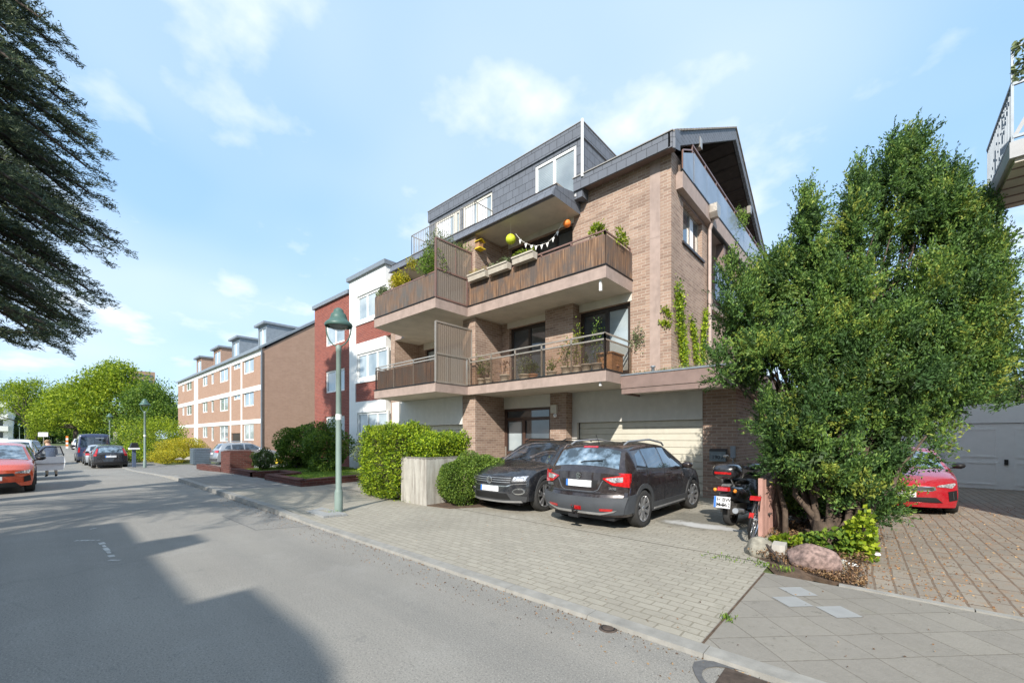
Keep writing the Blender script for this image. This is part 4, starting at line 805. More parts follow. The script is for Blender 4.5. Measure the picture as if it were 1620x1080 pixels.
# ---- black crossover beside the entrance, nose to the street
def crossover_front():
    t = thing('parked_car', 'black crossover parked nose to the street beside the green shrub, round emblem in its grille', 'car', (-6.38, 8.52, .032), R_(-90))
    T = [(-2.115, .98), (-2.0, 1.06), (-1.85, 1.18), (-1.5, 1.43), (-1.2, 1.50), (-.5, 1.545), (.0, 1.535), (.32, 1.47), (.62, 1.30), (1.02, 1.06), (1.3, 1.02), (1.8, .95), (2.03, .88), (2.115, .80)]
    B = [(-2.115, .9), (-1.3, 1.04), (-.4, .99), (.6, .95), (1.1, .93), (1.7, .86), (2.115, .72)]
    bd = Body(4.23, .91, T, B, (-1.32, 1.27), .345, .26, .38, cf=.34, pf=[(0, .14), (.25, .06), (.42, 0), (.6, .01), (.72, .03), (.9, .16)]); shell(bd, t, PT['black']); underbody(bd, t)
    windows(bd, t, [([(-.42, 1.0), (.62, .99)], [(-.42, 1.40), (.10, 1.40), (.62, 1.06)]), ([(-1.32, 1.06), (-.50, 1.01)], [(-1.22, 1.34), (-.50, 1.40)])], 'car_glass', shield=(1.0, .30, .94, .90), rear=(-1.95, -1.45, .85, .85))
    for k in ('left', 'right'): b = MB(); bd.band(b, k, [(.86, 1.0), (.62, 1.12), (.14, 1.43), (-.4, 1.475), (-1.0, 1.44), (-1.5, 1.33)], .022, .012, 30); b.build('window_trim', 'chrome', t, world=False)
    for k in ('left', 'right'):
        for a in bd.ax: b = MB(); bd.arch(b, k, a, bd.ga-.02, bd.ga+.055, .012); b.build('wheel_arch', 'plastic', t, world=False)
        P_(bd, t, 'sill_cladding', 'plastic', k, [(-.85, .24), (.82, .24)], [(-.85, .37), (.82, .37)], off=.014, m_=2)
    # front: grille, emblem, lamps, bumper
    P_(bd, t, 'front_bumper', 'plastic', 'front', [(-.80, .25), (.80, .25)], [(-.84, .36), (-.62, .40), (-.35, .46), (.35, .46), (.62, .40), (.84, .36)], off=.012, n=24, m_=3)
    P_(bd, t, 'skid_trim', 'silver_trim', 'front', [(-.74, .235), (-.4, .225), (.4, .225), (.74, .235)], [(-.72, .275), (-.4, .262), (.4, .262), (.72, .275)], off=.022, n=20, m_=1)
    g = P_(bd, t, 'grille', 'black', 'front', [(-.56, .66), (-.45, .60), (.45, .60), (.56, .66)], [(-.58, .775), (.58, .775)], off=.01, n=20)
    for z in (.655, .70, .745): P_(bd, g, 'grille_bar', 'silver_trim', 'front', [(-.53, z), (.53, z)], [(-.53, z+.009), (.53, z+.009)], off=.018, n=16, m_=1)
    P_(bd, t, 'grille_trim', 'chrome', 'front', [(-.84, .63), (-.60, .615), (-.46, .565), (.46, .565), (.60, .615), (.84, .63)], [(-.84, .645), (-.58, .635), (-.45, .585), (.45, .585), (.58, .635), (.84, .645)], off=.016, n=30, m_=1)
    for s_ in (1, -1):
        h = P_(bd, t, 'headlight', 'clear_lens', 'front', [(s_*.56, .675), (s_*.80, .69)], [(s_*.58, .775), (s_*.83, .80)], off=.016, n=10)
        P_(bd, h, 'headlight_trim', 'chrome', 'front', [(s_*.56, .668), (s_*.84, .682)], [(s_*.56, .678), (s_*.84, .692)], off=.024, n=8, m_=1)
        q = [(s_*.70+.115*math.cos(a), .475+.068*math.sin(a)) for a in np.linspace(math.pi, 2*math.pi, 12)]; q2 = [(s_*.70+.115*math.cos(a), .475+.068*math.sin(a)) for a in np.linspace(math.pi, 0, 12)]
        r_ = P_(bd, t, 'running_light', 'chrome', 'front', q, q2, off=.02, n=14, m_=4); q = [(s_*.70+.09*math.cos(a), .475+.045*math.sin(a)) for a in np.linspace(math.pi, 2*math.pi, 12)]; q2 = [(s_*.70+.09*math.cos(a), .475+.045*math.sin(a)) for a in np.linspace(math.pi, 0, 12)]
        P_(bd, r_, 'lamp_core', 'black', 'front', q, q2, off=.028, n=14, m_=4)
    plate(bd, t, 'front', 0, .515)
    P_(bd, t, 'lower_grille', 'black', 'front', [(-.52, .30), (.52, .30)], [(-.46, .43), (.46, .43)], off=.02, n=14)
    x0 = bd.map('front', 0, .695, .03)[0]; b = MB(); b.lathe([(.060, 0), (.066, .004), (.074, .004), (.080, 0)], (x0, 0, .695), 28, 'x')
    for a, c in (((-.052, .03), (0-.012, -.048)), ((-.012, -.048), (.0, -.02)), ((0, -.02), (.012, -.048)), ((.012, -.048), (.052, .03)), ((-.028, .058), (0, .004)), ((0, .004), (.028, .058))): b.beam((x0+.004, a[0], .695+a[1]), (x0+.004, c[0], .695+c[1]), .010, .006, up=(1, 0, 0))
    e = b.build('emblem', 'chrome', t, world=False); b = MB(); b.lathe([(.001, 0), (.062, 0)], (x0-.001, 0, .695), 24, 'x'); b.build('emblem_base', 'black', e, world=False)
    b = MB()
    for s_ in (1, -1): bd.band(b, 'top', [(1.12, s_*.60), (1.6, s_*.57), (1.95, s_*.5)], .012, .003)
    b.build('bonnet_crease', 'black', t, world=False); lines(bd, t, [[(.66, .40), (.70, .75), (.64, .98)], [(-.46, .36), (-.46, .98)], [(-1.0, .62), (-1.12, .95)]]); handles(bd, t, [(-.25, .90), (-1.08, .95)], 'black')
    for sg in (1, -1): mirror(t, .58, sg*.90, 1.03, PT['black'])
    wheels4(bd, t, rim='alloy', spokes=5, twin=True, hub=.72); b = MB()
    for s_ in (1, -1): b.tube([(-1.2, s_*.56, 1.50), (-1.0, s_*.58, 1.56), (0, s_*.58, 1.575), (.2, s_*.56, 1.51)], .015, 6)
    b.build('roof_rail', 'black', t, world=False)
    b = MB(); b.tube([(1.03, .05, 1.07), (.80, .55, 1.21)], .008, 5); b.tube([(1.05, -.5, 1.05), (.86, .0, 1.19)], .008, 5); b.build('wiper', 'black', t, world=False); return t
crossover_front()
# ---- dark brown crossover, tail to the street
def crossover_rear():
    t = thing('parked_car', 'dark brown crossover parked tail to the street before the garage door', 'car', (-4.06, 8.42, .032), R_(90))
    T = [(-2.15, 1.00), (-2.08, 1.06), (-1.98, 1.14), (-1.70, 1.42), (-1.58, 1.475), (-1.0, 1.525), (-.4, 1.535), (.1, 1.50), (.45, 1.36), (1.05, 1.04), (1.3, 1.01), (1.85, .92), (2.08, .82), (2.15, .72)]
    B = [(-2.15, .93), (-1.6, 1.06), (-.8, 1.01), (.4, .96), (1.1, .92), (1.7, .85), (2.15, .66)]
    bd = Body(4.3, .885, T, B, (-1.27, 1.33), .335, .25, .36, cf=.36, cr=.24, pr=[(0, .16), (.25, .07), (.42, .0), (.60, .01), (.62, .07), (.8, .07), (1.1, .10)]); shell(bd, t, PT['brownblack']); underbody(bd, t)
    windows(bd, t, wmat='car_glass_pale', mat='car_glass', side=[([(-.28, 1.02), (.66, 1.0)], [(-.28, 1.41), (.20, 1.39), (.66, 1.06)]), ([(-1.06, 1.06), (-.36, 1.02)], [(-1.06, 1.39), (-.36, 1.415)]), ([(-1.50, 1.12), (-1.14, 1.08)], [(-1.40, 1.30), (-1.14, 1.37)])], shield=(1.02, .36, .92, .9), rear=(-2.02, -1.70, .90, .90))
    for k in ('left', 'right'): P_(bd, t, 'window_line', 'black', k, [(-1.58, 1.08), (.78, .965)], [(-1.52, 1.12), (.74, 1.0)], off=.004, m_=1)
    P_(bd, t, 'rear_bumper', 'clad_grey', 'rear', [(-.80, .30), (-.4, .27), (.4, .27), (.80, .30)], [(-.88, .60), (-.5, .575), (.5, .575), (.88, .60)], off=.022, n=24, m_=4)
    P_(bd, t, 'skid_trim', 'silver_trim', 'rear', [(-.66, .335), (-.45, .275), (.45, .275), (.66, .335)], [(-.72, .375), (-.47, .315), (.47, .315), (.72, .375)], off=.034, n=24, m_=1)
    for s_ in (1, -1): P_(bd, t, 'reflector', 'red_lens', 'rear', [(s_*.44, .345), (s_*.64, .35)], [(s_*.44, .39), (s_*.66, .395)], off=.032, n=6, m_=1)
    P_(bd, t, 'fog_light', 'red_lens', 'rear', [(-.09, .34), (.09, .34)], [(-.10, .41), (.10, .41)], off=.04, n=6, m_=1)
    for k in ('left', 'right'):
        for a in bd.ax: b = MB(); bd.arch(b, k, a, bd.ga-.02, bd.ga+.06, .012); b.build('wheel_arch', 'plastic', t, world=False)
        P_(bd, t, 'sill_cladding', 'plastic', k, [(-.85, .24), (.90, .24)], [(-.85, .40), (.90, .40)], off=.014, m_=2)
        P_(bd, t, 'sill_trim', 'silver_trim', k, [(-.80, .27), (.82, .27)], [(-.78, .30), (.80, .30)], off=.022, m_=1)
        P_(bd, t, 'bumper_corner', 'clad_grey', k, [(-2.13, .30), (-1.70, .30)], [(-2.13, .60), (-1.66, .62)], off=.016, n=8, m_=3)
    for s_, k in ((1, 'left'), (-1, 'right')):
        l = P_(bd, t, 'rear_light', 'red_lens', 'rear', [(s_*.46, .895), (s_*.62, .79), (s_*.87, .76)], [(s_*.47, .91), (s_*.70, .95), (s_*.87, 1.0)], off=.014, n=14)
        P_(bd, l, 'light_side', 'red_lens', k, [(-2.15, .76), (-1.96, .84)], [(-2.15, 1.00), (-1.90, .985)], off=.010, n=8, m_=3)
        P_(bd, l, 'clear_lens', 'clear_lens', 'rear', [(s_*.51, .895), (s_*.64, .835), (s_*.78, .85)], [(s_*.53, .905), (s_*.66, .925), (s_*.78, .935)], off=.022, n=10, m_=3)
    P_(bd, t, 'plate_recess', 'black', 'rear', [(-.33, .735), (.33, .735)], [(-.38, .865), (.38, .865)], off=.004, n=8)
    plate(bd, t, 'rear', 0, .80)
    b = MB(); bd.band(b, 'rear', [(-.46, .86), (-.38, .70), (-.3, .665), (.3, .665), (.38, .70), (.46, .86)], .014, .012, 40); b.build('tailgate_crease', PT['grey'], t, world=False)
    b = MB(); bd.band(b, 'rear', [(-.80, .635), (.80, .635)], .012, .006); b.build('tailgate_gap', 'black', t, world=False)
    x0 = bd.map('rear', 0, .925, .02)[0]; b = MB(); q = [(.045, .03), (0, .058), (-.045, .03), (-.01, .004), (-.045, -.02), (0, -.058), (.045, -.028), (.008, 0)]
    for a, c in zip(((-.045, .026), (0, .056), (.012, .026), (-.042, .004), (.0, -.0), (.045, -.004), (-.012, -.028), (-.045, -.028)), ((0, .056), (.045, .03), (-.042, .004), (0, -.02), (.042, -.004) if 0 else (.045, -.004), (.012, -.032), (-.0, -.056), (0, -.056))): b.beam((x0, -a[0], .925+a[1]), (x0, -c[0], .925+c[1]), .014, .008, up=(1, 0, 0))
    b.build('emblem', 'chrome', t, world=False)
    RM = lambda y, z, o=.012: Matrix.Translation(bd.map('rear', y, z, o)) @ Matrix.Rotation(R_(-90), 4, 'Z') @ Matrix.Rotation(R_(90), 4, 'X')
    for tx_, yy_ in (('SUZUKI', .66), ('S-CROSS', -.60)):
        o = text_mesh(tx_, .052, 'badge', 'chrome', None, RM(yy_, .735), .002, .002); o.parent = t
    b = MB(); b.tube([(-2.13, 0, .30), (-2.24, 0, .29), (-2.27, 0, .31), (-2.27, 0, .38)], .02, 8); b.ball((-2.27, 0, .40), .03, 10); b.box(-2.26, -2.20, -.10, .10, .22, .27); b.build('tow_hitch', 'black', t, world=False)
    P_(bd, t, 'brake_light', 'red_lens', 'top', [(-1.695, -.15), (-1.695, .15)], [(-1.655, -.15), (-1.655, .15)], off=.016, n=5, m_=1)
    b = MB(); b.tube([bd.map('top', -1.98, .05, .02), bd.map('top', -1.96, -.02, .03), bd.map('top', -1.92, -.36, .02)], .010, 6); b.build('wiper', 'black', t, world=False)
    b = MB(); b.tube([(-1.35, 0, 1.49), (-1.47, 0, 1.66)], .005, 5); b.lathe([(.03, 0), (.015, .02), (.0001, .03)], (-1.35, 0, 1.49), 10); b.build('antenna', 'black', t, world=False)
    for s_ in (1, -1):
        b = MB(); b.tube([(-1.45, s_*.565, 1.475), (-1.3, s_*.57, 1.535), (-.4, s_*.58, 1.57), (.25, s_*.56, 1.50), (.35, s_*.56, 1.44)], .019, 8); b.build('roof_rail', 'silver_trim', t, world=False)
    lines(bd, t, [[(.72, .42), (.78, .75), (.70, .97)], [(-.32, .40), (-.32, .99)], [(-.88, .66), (-1.10, .80), (-1.12, 1.04)]]); handles(bd, t, [(-.12, .90), (-.98, .93)], PT['brownblack'])
    for sg in (1, -1): mirror(t, .62, sg*.88, 1.03, PT['brownblack'])
    wheels4(bd, t, rim='alloy', spokes=8, steer=R_(-9), hub=.70); return t
crossover_rear()
# ---- generic cars for the street
def generic(name, label, cat, loc, rot, paint_, L, W, T, B, ax, rw, side, shield, rear, back=True, rim='alloy', spokes=5, twin=False, taillights=None, headlights=None, grille=None, glass='car_glass', steer=0, group=None, extra=None, **kw):
    t = thing(name, label, cat, loc, rot, group); bd = Body(L, W, T, B, ax, rw, **kw); shell(bd, t, PT[paint_]); underbody(bd, t)
    windows(bd, t, side, glass, shield=shield, rear=rear); wheels4(bd, t, rim=rim, spokes=spokes, twin=twin, steer=steer, n=20)
    if taillights:
        for s_ in (1, -1): P_(bd, t, 'rear_light', 'red_lens', 'rear', [(s_*y, z) for y, z in taillights[0]], [(s_*y, z) for y, z in taillights[1]], off=.014, n=8)
    if headlights:
        for s_ in (1, -1): P_(bd, t, 'headlight', 'clear_lens', 'front', [(s_*y, z) for y, z in headlights[0]], [(s_*y, z) for y, z in headlights[1]], off=.014, n=10)
    if grille: P_(bd, t, 'grille', 'black', 'front', [(y, z) for y, z in grille[0]], [(y, z) for y, z in grille[1]], off=.012, n=16)
    if extra: extra(t, bd)
    return t, bd
HT = [(-2.1, .96), (-2.0, 1.02), (-1.7, 1.33), (-1.5, 1.40), (-.8, 1.47), (-.2, 1.47), (.2, 1.40), (.95, .98), (1.3, .94), (1.85, .84), (2.1, .70)]
HB = [(-2.1, .88), (-1.4, .96), (-.5, .92), (.6, .90), (1.1, .86), (1.7, .78), (2.1, .62)]
HS = [([(-.25, .94), (.62, .94)], [(-.25, 1.34), (.12, 1.33), (.62, 1.0)]), ([(-1.2, .99), (-.33, .95)], [(-1.1, 1.27), (-.33, 1.35)])]
def kia(t, bd):
    plate(bd, t, 'front', -.0, .43)
    P_(bd, t, 'lower_intake', 'black', 'front', [(-.66, .27), (.66, .27)], [(-.56, .375), (.56, .375)], off=.014, n=16)
    g = P_(bd, t, 'grille_frame', 'chrome', 'front', [(-.56, .535), (-.50, .505), (.50, .505), (.56, .535)], [(-.54, .60), (.54, .60)], off=.010, n=20); P_(bd, g, 'grille_mesh', 'black', 'front', [(-.53, .54), (-.48, .517), (.48, .517), (.53, .54)], [(-.52, .588), (.52, .588)], off=.016, n=20)
    for s_ in (1, -1):
        a = P_(bd, t, 'side_intake', 'black', 'front', [(s_*.76, .30), (s_*.88, .33)], [(s_*.74, .50), (s_*.87, .53)], off=.012, n=6); P_(bd, a, 'intake_fin', 'chrome', 'front', [(s_*.82, .34), (s_*.83, .34)], [(s_*.81, .49), (s_*.82, .49)], off=.02, n=3)
        P_(bd, t, 'bonnet_vent', 'black', 'top', [(1.18, s_*.40), (1.18, s_*.28)], [(1.36, s_*.42), (1.36, s_*.30)], off=.004, n=4, m_=1)
        mirror(t, .62, s_*.93, .97, 'black')
    P_(bd, t, 'chin_spoiler', PT['red'], 'front', [(-.84, .17), (.84, .17)], [(-.86, .23), (-.6, .26), (.6, .26), (.86, .23)], off=.03, n=20, m_=2)
ST = [(-2.4, .95), (-2.2, 1.02), (-1.6, 1.12), (-.9, 1.33), (-.3, 1.385), (.1, 1.37), (.4, 1.28), (1.15, .93), (1.5, .91), (2.1, .80), (2.33, .70), (2.4, .62)]
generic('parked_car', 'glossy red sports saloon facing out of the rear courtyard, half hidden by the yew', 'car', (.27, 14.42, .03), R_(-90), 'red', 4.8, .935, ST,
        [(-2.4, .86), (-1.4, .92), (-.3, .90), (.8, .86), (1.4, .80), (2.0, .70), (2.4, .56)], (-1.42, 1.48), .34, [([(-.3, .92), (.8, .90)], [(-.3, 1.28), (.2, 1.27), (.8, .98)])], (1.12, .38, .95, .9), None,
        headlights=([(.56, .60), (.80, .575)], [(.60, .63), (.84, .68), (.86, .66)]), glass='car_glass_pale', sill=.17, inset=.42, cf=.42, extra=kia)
def corsa(t, bd):
    plate(bd, t, 'front', 0, .46); P_(bd, t, 'lower_intake', 'black', 'front', [(-.60, .22), (.60, .22)], [(-.50, .34), (.50, .34)], off=.014, n=16); 
    for s_ in (1, -1): P_(bd, t, 'fog_recess', 'black', 'front', [(s_*.66, .33), (s_*.80, .36)], [(s_*.66, .49), (s_*.78, .53)], off=.014, n=6); mirror(t, .56, s_*.88, .98, 'black')
    lines(bd, t, [[(.62, .36), (.70, .7), (.62, .93)], [(-.3, .36), (-.3, .93)]])
generic('parked_car', 'orange hatchback parked nearest at the left kerb, facing the viewer', 'car', (-20.75, -1.12, 0), 0, 'orange', 4.06, .88, [(x*.966, z) for x, z in HT], [(x*.966, z) for x, z in HB], (-1.28, 1.27), .325, HS, (.93, .18, .94, .9), (-1.92, -1.6, .85, .85),
        headlights=([(.48, .60), (.76, .575)], [(.50, .635), (.80, .69)]), grille=([(-.50, .52), (.50, .52)], [(-.46, .60), (.46, .60)]), cf=.38, extra=corsa, glass='car_glass_pale', group='cars parked along the left kerb')
def opendoor(t, bd):
    r = bd.warp(.66, bd.side(.66, .6), .6); d = MB(); hx, hy = .70, .84; ang = R_(152); ux = Vector((-math.cos(R_(62)), math.sin(R_(62)), 0))      # door swung out
    p0 = Vector((hx, hy, 0)); nn = Vector((ux.y, -ux.x, 0))
    def q(s_, z, o=0): return p0+ux*s_+nn*o+Vector((0, 0, z))
    d.add([q(0, .32), q(1.0, .32), q(1.08, .55), q(1.06, .90), q(0, .90), q(0, .32, .07), q(1.0, .32, .07), q(1.08, .55, .09), q(1.06, .90, .04), q(0, .90, .05)], [(0, 1, 2, 3, 4), (9, 8, 7, 6, 5), (0, 5, 6, 1), (1, 6, 7, 2), (2, 7, 8, 3), (3, 8, 9, 4), (4, 9, 5, 0)])
    dr = d.build('open_door', PT['white'], t, world=False)
    b = MB(); F_ = [q(.05, .90, .02), q(.45, 1.30, .0), q(.95, 1.32, -.02), q(1.05, .92, .02)]
    for a, c in zip(F_, F_[1:]): b.beam(a, c, .035)
    b.build('door_window_frame', 'black', dr, world=False); b = MB(); b.add(F_, [(0, 1, 2, 3)]); b.build('door_glass', 'lens', dr, world=False)
    b = MB(); b.beam(q(.0, .62, .085), q(1.07, .60, .10), .05, .012); b.build('door_trim', 'black', dr, world=False); m_ = mirror(t, .80, 1.02, .98, 'black')
white_loc = (-26.8, -1.3, -.08)
generic('parked_car', 'white car behind the orange one at the left kerb with its driver door swung open', 'car', white_loc, 0, 'white', 4.3, .89, [(x*1.02, z+.04) for x, z in HT], [(x*1.02, z+.04) for x, z in HB], (-1.32, 1.3), .325, HS, (.95, .2, .94, .9), (-1.95, -1.62, .85, .85),
        headlights=([(.50, .62), (.78, .6)], [(.52, .68), (.80, .72)]), grille=([(-.4, .5), (.4, .5)], [(-.4, .62), (.4, .62)]), extra=opendoor, group='cars parked along the left kerb')
# ---- right row: black hatch, silver car, blue van
def ford(t, bd):
    plate(bd, t, 'rear', 0, .74); P_(bd, t, 'rear_bumper', 'black', 'rear', [(-.78, .26), (.78, .26)], [(-.84, .42), (.84, .42)], off=.016, n=14)
    b = MB(); b.ball(bd.map('rear', 0, .85, .015), .03, 10, .6); b.build('emblem', 'chrome', t, world=False)
    for s_ in (1, -1): mirror(t, .55, s_*.87, .98, 'black')
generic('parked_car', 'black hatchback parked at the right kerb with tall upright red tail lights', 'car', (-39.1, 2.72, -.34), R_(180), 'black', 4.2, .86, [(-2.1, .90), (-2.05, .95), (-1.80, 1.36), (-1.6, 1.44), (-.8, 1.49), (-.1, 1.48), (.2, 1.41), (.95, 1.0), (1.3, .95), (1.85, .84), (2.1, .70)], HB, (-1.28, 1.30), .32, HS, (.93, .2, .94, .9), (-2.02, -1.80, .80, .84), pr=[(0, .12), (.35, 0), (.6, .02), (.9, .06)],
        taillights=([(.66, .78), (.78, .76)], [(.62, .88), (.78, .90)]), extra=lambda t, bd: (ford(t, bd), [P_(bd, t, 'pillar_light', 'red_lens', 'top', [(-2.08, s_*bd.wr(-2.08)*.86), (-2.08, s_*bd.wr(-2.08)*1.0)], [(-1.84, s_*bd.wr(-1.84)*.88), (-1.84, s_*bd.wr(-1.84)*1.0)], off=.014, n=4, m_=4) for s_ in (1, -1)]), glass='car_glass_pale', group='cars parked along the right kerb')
generic('parked_car', 'silver car squeezed between the black hatchback and the blue van', 'car', (-43.7, 2.6, -.36), R_(180), 'silver', 4.1, .86, HT, HB, (-1.28, 1.28), .32, HS, (.93, .2, .94, .9), (-1.95, -1.62, .85, .85), taillights=([(.60, .72), (.82, .72)], [(.62, .86), (.82, .88)]), group='cars parked along the right kerb')
VT = [(-2.5, 2.12), (-2.42, 2.26), (-1.0, 2.30), (.8, 2.26), (1.2, 2.10), (1.75, 1.30), (2.1, 1.10), (2.4, .95), (2.5, .8)]
VB = [(-2.5, 1.08), (1.0, 1.05), (1.7, 1.02), (2.5, .7)]
def van(t, bd):
    w_ = P_(bd, t, 'rear_window', 'car_glass', 'rear', [(-.80, 1.22), (.80, 1.22)], [(-.74, 2.0), (.74, 2.0)], off=.012, n=12)
    P_(bd, t, 'door_split', 'black', 'rear', [(-.008, .5), (.008, .5)], [(-.008, 1.8), (.008, 1.8)], off=.016, n=3); P_(bd, t, 'rear_bumper', 'plastic', 'rear', [(-.90, .28), (.90, .28)], [(-.92, .48), (.92, .48)], off=.02, n=12)
    plate(bd, t, 'rear', -.3, .62)
    for s_ in (1, -1): P_(bd, t, 'rear_light', 'red_lens', 'rear', [(s_*.82, .80), (s_*.93, .80)], [(s_*.80, 1.20), (s_*.90, 1.20)], off=.014, n=4); mirror(t, 1.4, s_*1.0, 1.25, 'black', 1.5)
    b = MB(); bd.patch(b, 'rear', [(-.55, 1.90), (-.05, 1.90)], [(-.55, 1.94), (-.05, 1.94)], off=.02, n=4, m_=1); b.build('lettering_strip', 'silver_trim', t, world=False)
generic('parked_van', 'dark blue panel van at the right kerb in front of the silver car', 'van', (-49.2, 2.5, -.36), R_(180), 'blue', 5.0, .99, VT, VB, (-1.55, 1.55), .34, [([(.75, 1.15), (1.45, 1.12)], [(.75, 1.70), (1.12, 1.70), (1.45, 1.35)])], (1.72, 1.25, .9, .85), None, inset=.16, extra=van, cr=.06, pr=[(0, .05), (.4, 0), (1.2, .02), (2.2, .12)], group='cars parked along the right kerb')
# ---- silver SUV on the neighbour's forecourt (tail to the street)
def suv(t, bd):
    plate(bd, t, 'rear', 0, .80)
    b = MB()
    for s_ in (1, -1): b.tube([(-1.4, s_*.58, 1.58), (-1.2, s_*.6, 1.66), (.1, s_*.6, 1.66), (.3, s_*.58, 1.58)], .02, 6); mirror(t, .62, s_*.92, 1.08, 'silver_trim')
    b.build('roof_rail', 'chrome', t, world=False); b = MB()
    for k in ('left', 'right'): bd.band(b, k, [(-1.5, 1.10), (.8, 1.0)], .02, .01)
    b.build('window_trim', 'chrome', t, world=False)
    P_(bd, t, 'rear_bumper', 'plastic', 'rear', [(-.84, .28), (.84, .28)], [(-.88, .46), (.88, .46)], off=.014, n=12)
QT = [(-2.2, 1.03), (-2.1, 1.10), (-1.75, 1.46), (-1.6, 1.53), (-1.0, 1.60), (-.2, 1.60), (.25, 1.52), (1.05, 1.08), (1.4, 1.04), (1.9, .96), (2.2, .80)]
QB = [(-2.2, .96), (-1.4, 1.08), (-.5, 1.04), (.6, 1.0), (1.2, .96), (1.8, .88), (2.2, .7)]
generic('parked_car', 'silver estate-like SUV parked on the neighbouring forecourt behind the maroon brick pier', 'car', (-35.5, 9.9, -.32), R_(90), 'silver', 4.4, .92, QT, QB, (-1.30, 1.32), .35, [([(-.3, 1.07), (.68, 1.05)], [(-.3, 1.46), (.2, 1.44), (.68, 1.12)]), ([(-1.1, 1.10), (-.38, 1.07)], [(-1.1, 1.42), (-.38, 1.465)]), ([(-1.6, 1.14), (-1.18, 1.11)], [(-1.42, 1.34), (-1.18, 1.40)])], (1.02, .3, .93, .9), (-2.02, -1.70, .88, .88), taillights=([(.50, .90), (.88, .86)], [(.52, 1.0), (.88, 1.04)]), extra=suv)
# ---- small far cars along the left kerb and down the street
generic('parked_car', 'dark grey car parked behind the white car with the open door', 'car', (-33.2, -1.3, -.3), 0, 'grey', 4.2, .88, QT, QB, (-1.28, 1.28), .33, HS, (1.0, .3, .93, .9), (-2.0, -1.7, .88, .88), headlights=([(.5, .7), (.8, .68)], [(.52, .78), (.82, .8)]), group='cars parked along the left kerb')
generic('parked_van', 'small white van far down the left kerb', 'van', (-45.0, -1.5, -.36), 0, 'white', 4.6, .92, [(-2.3, 1.8), (-2.2, 1.85), (.6, 1.85), (1.0, 1.7), (1.5, 1.15), (2.2, .95), (2.3, .8)], [(-2.3, 1.05), (1.2, 1.0), (2.3, .7)], (-1.4, 1.4), .33, [([(.5, 1.1), (1.1, 1.08)], [(.5, 1.6), (.8, 1.6), (1.1, 1.25)])], (1.46, 1.02, .9, .85), None, inset=.18, headlights=([(.5, .7), (.8, .7)], [(.5, .82), (.8, .84)]), group='cars parked along the left kerb')
for i, (x, y, c, lb) in enumerate(((-62, -1.2, 'black', 'black car far down the street in the shade of the trees'), (-54.5, -1.4, 'grey', 'grey car between the white van and the distant black car'), (-80, 3.0, 'white', 'white car at the far end of the street below the big tree'))):
    generic('parked_car', lb, 'car', (x, y, ZG(x)), 0, c, 4.2, .87, HT, HB, (-1.28, 1.28), .32, HS, (.93, .2, .94, .9), None, headlights=([(.5, .6), (.8, .58)], [(.52, .68), (.82, .7)]))
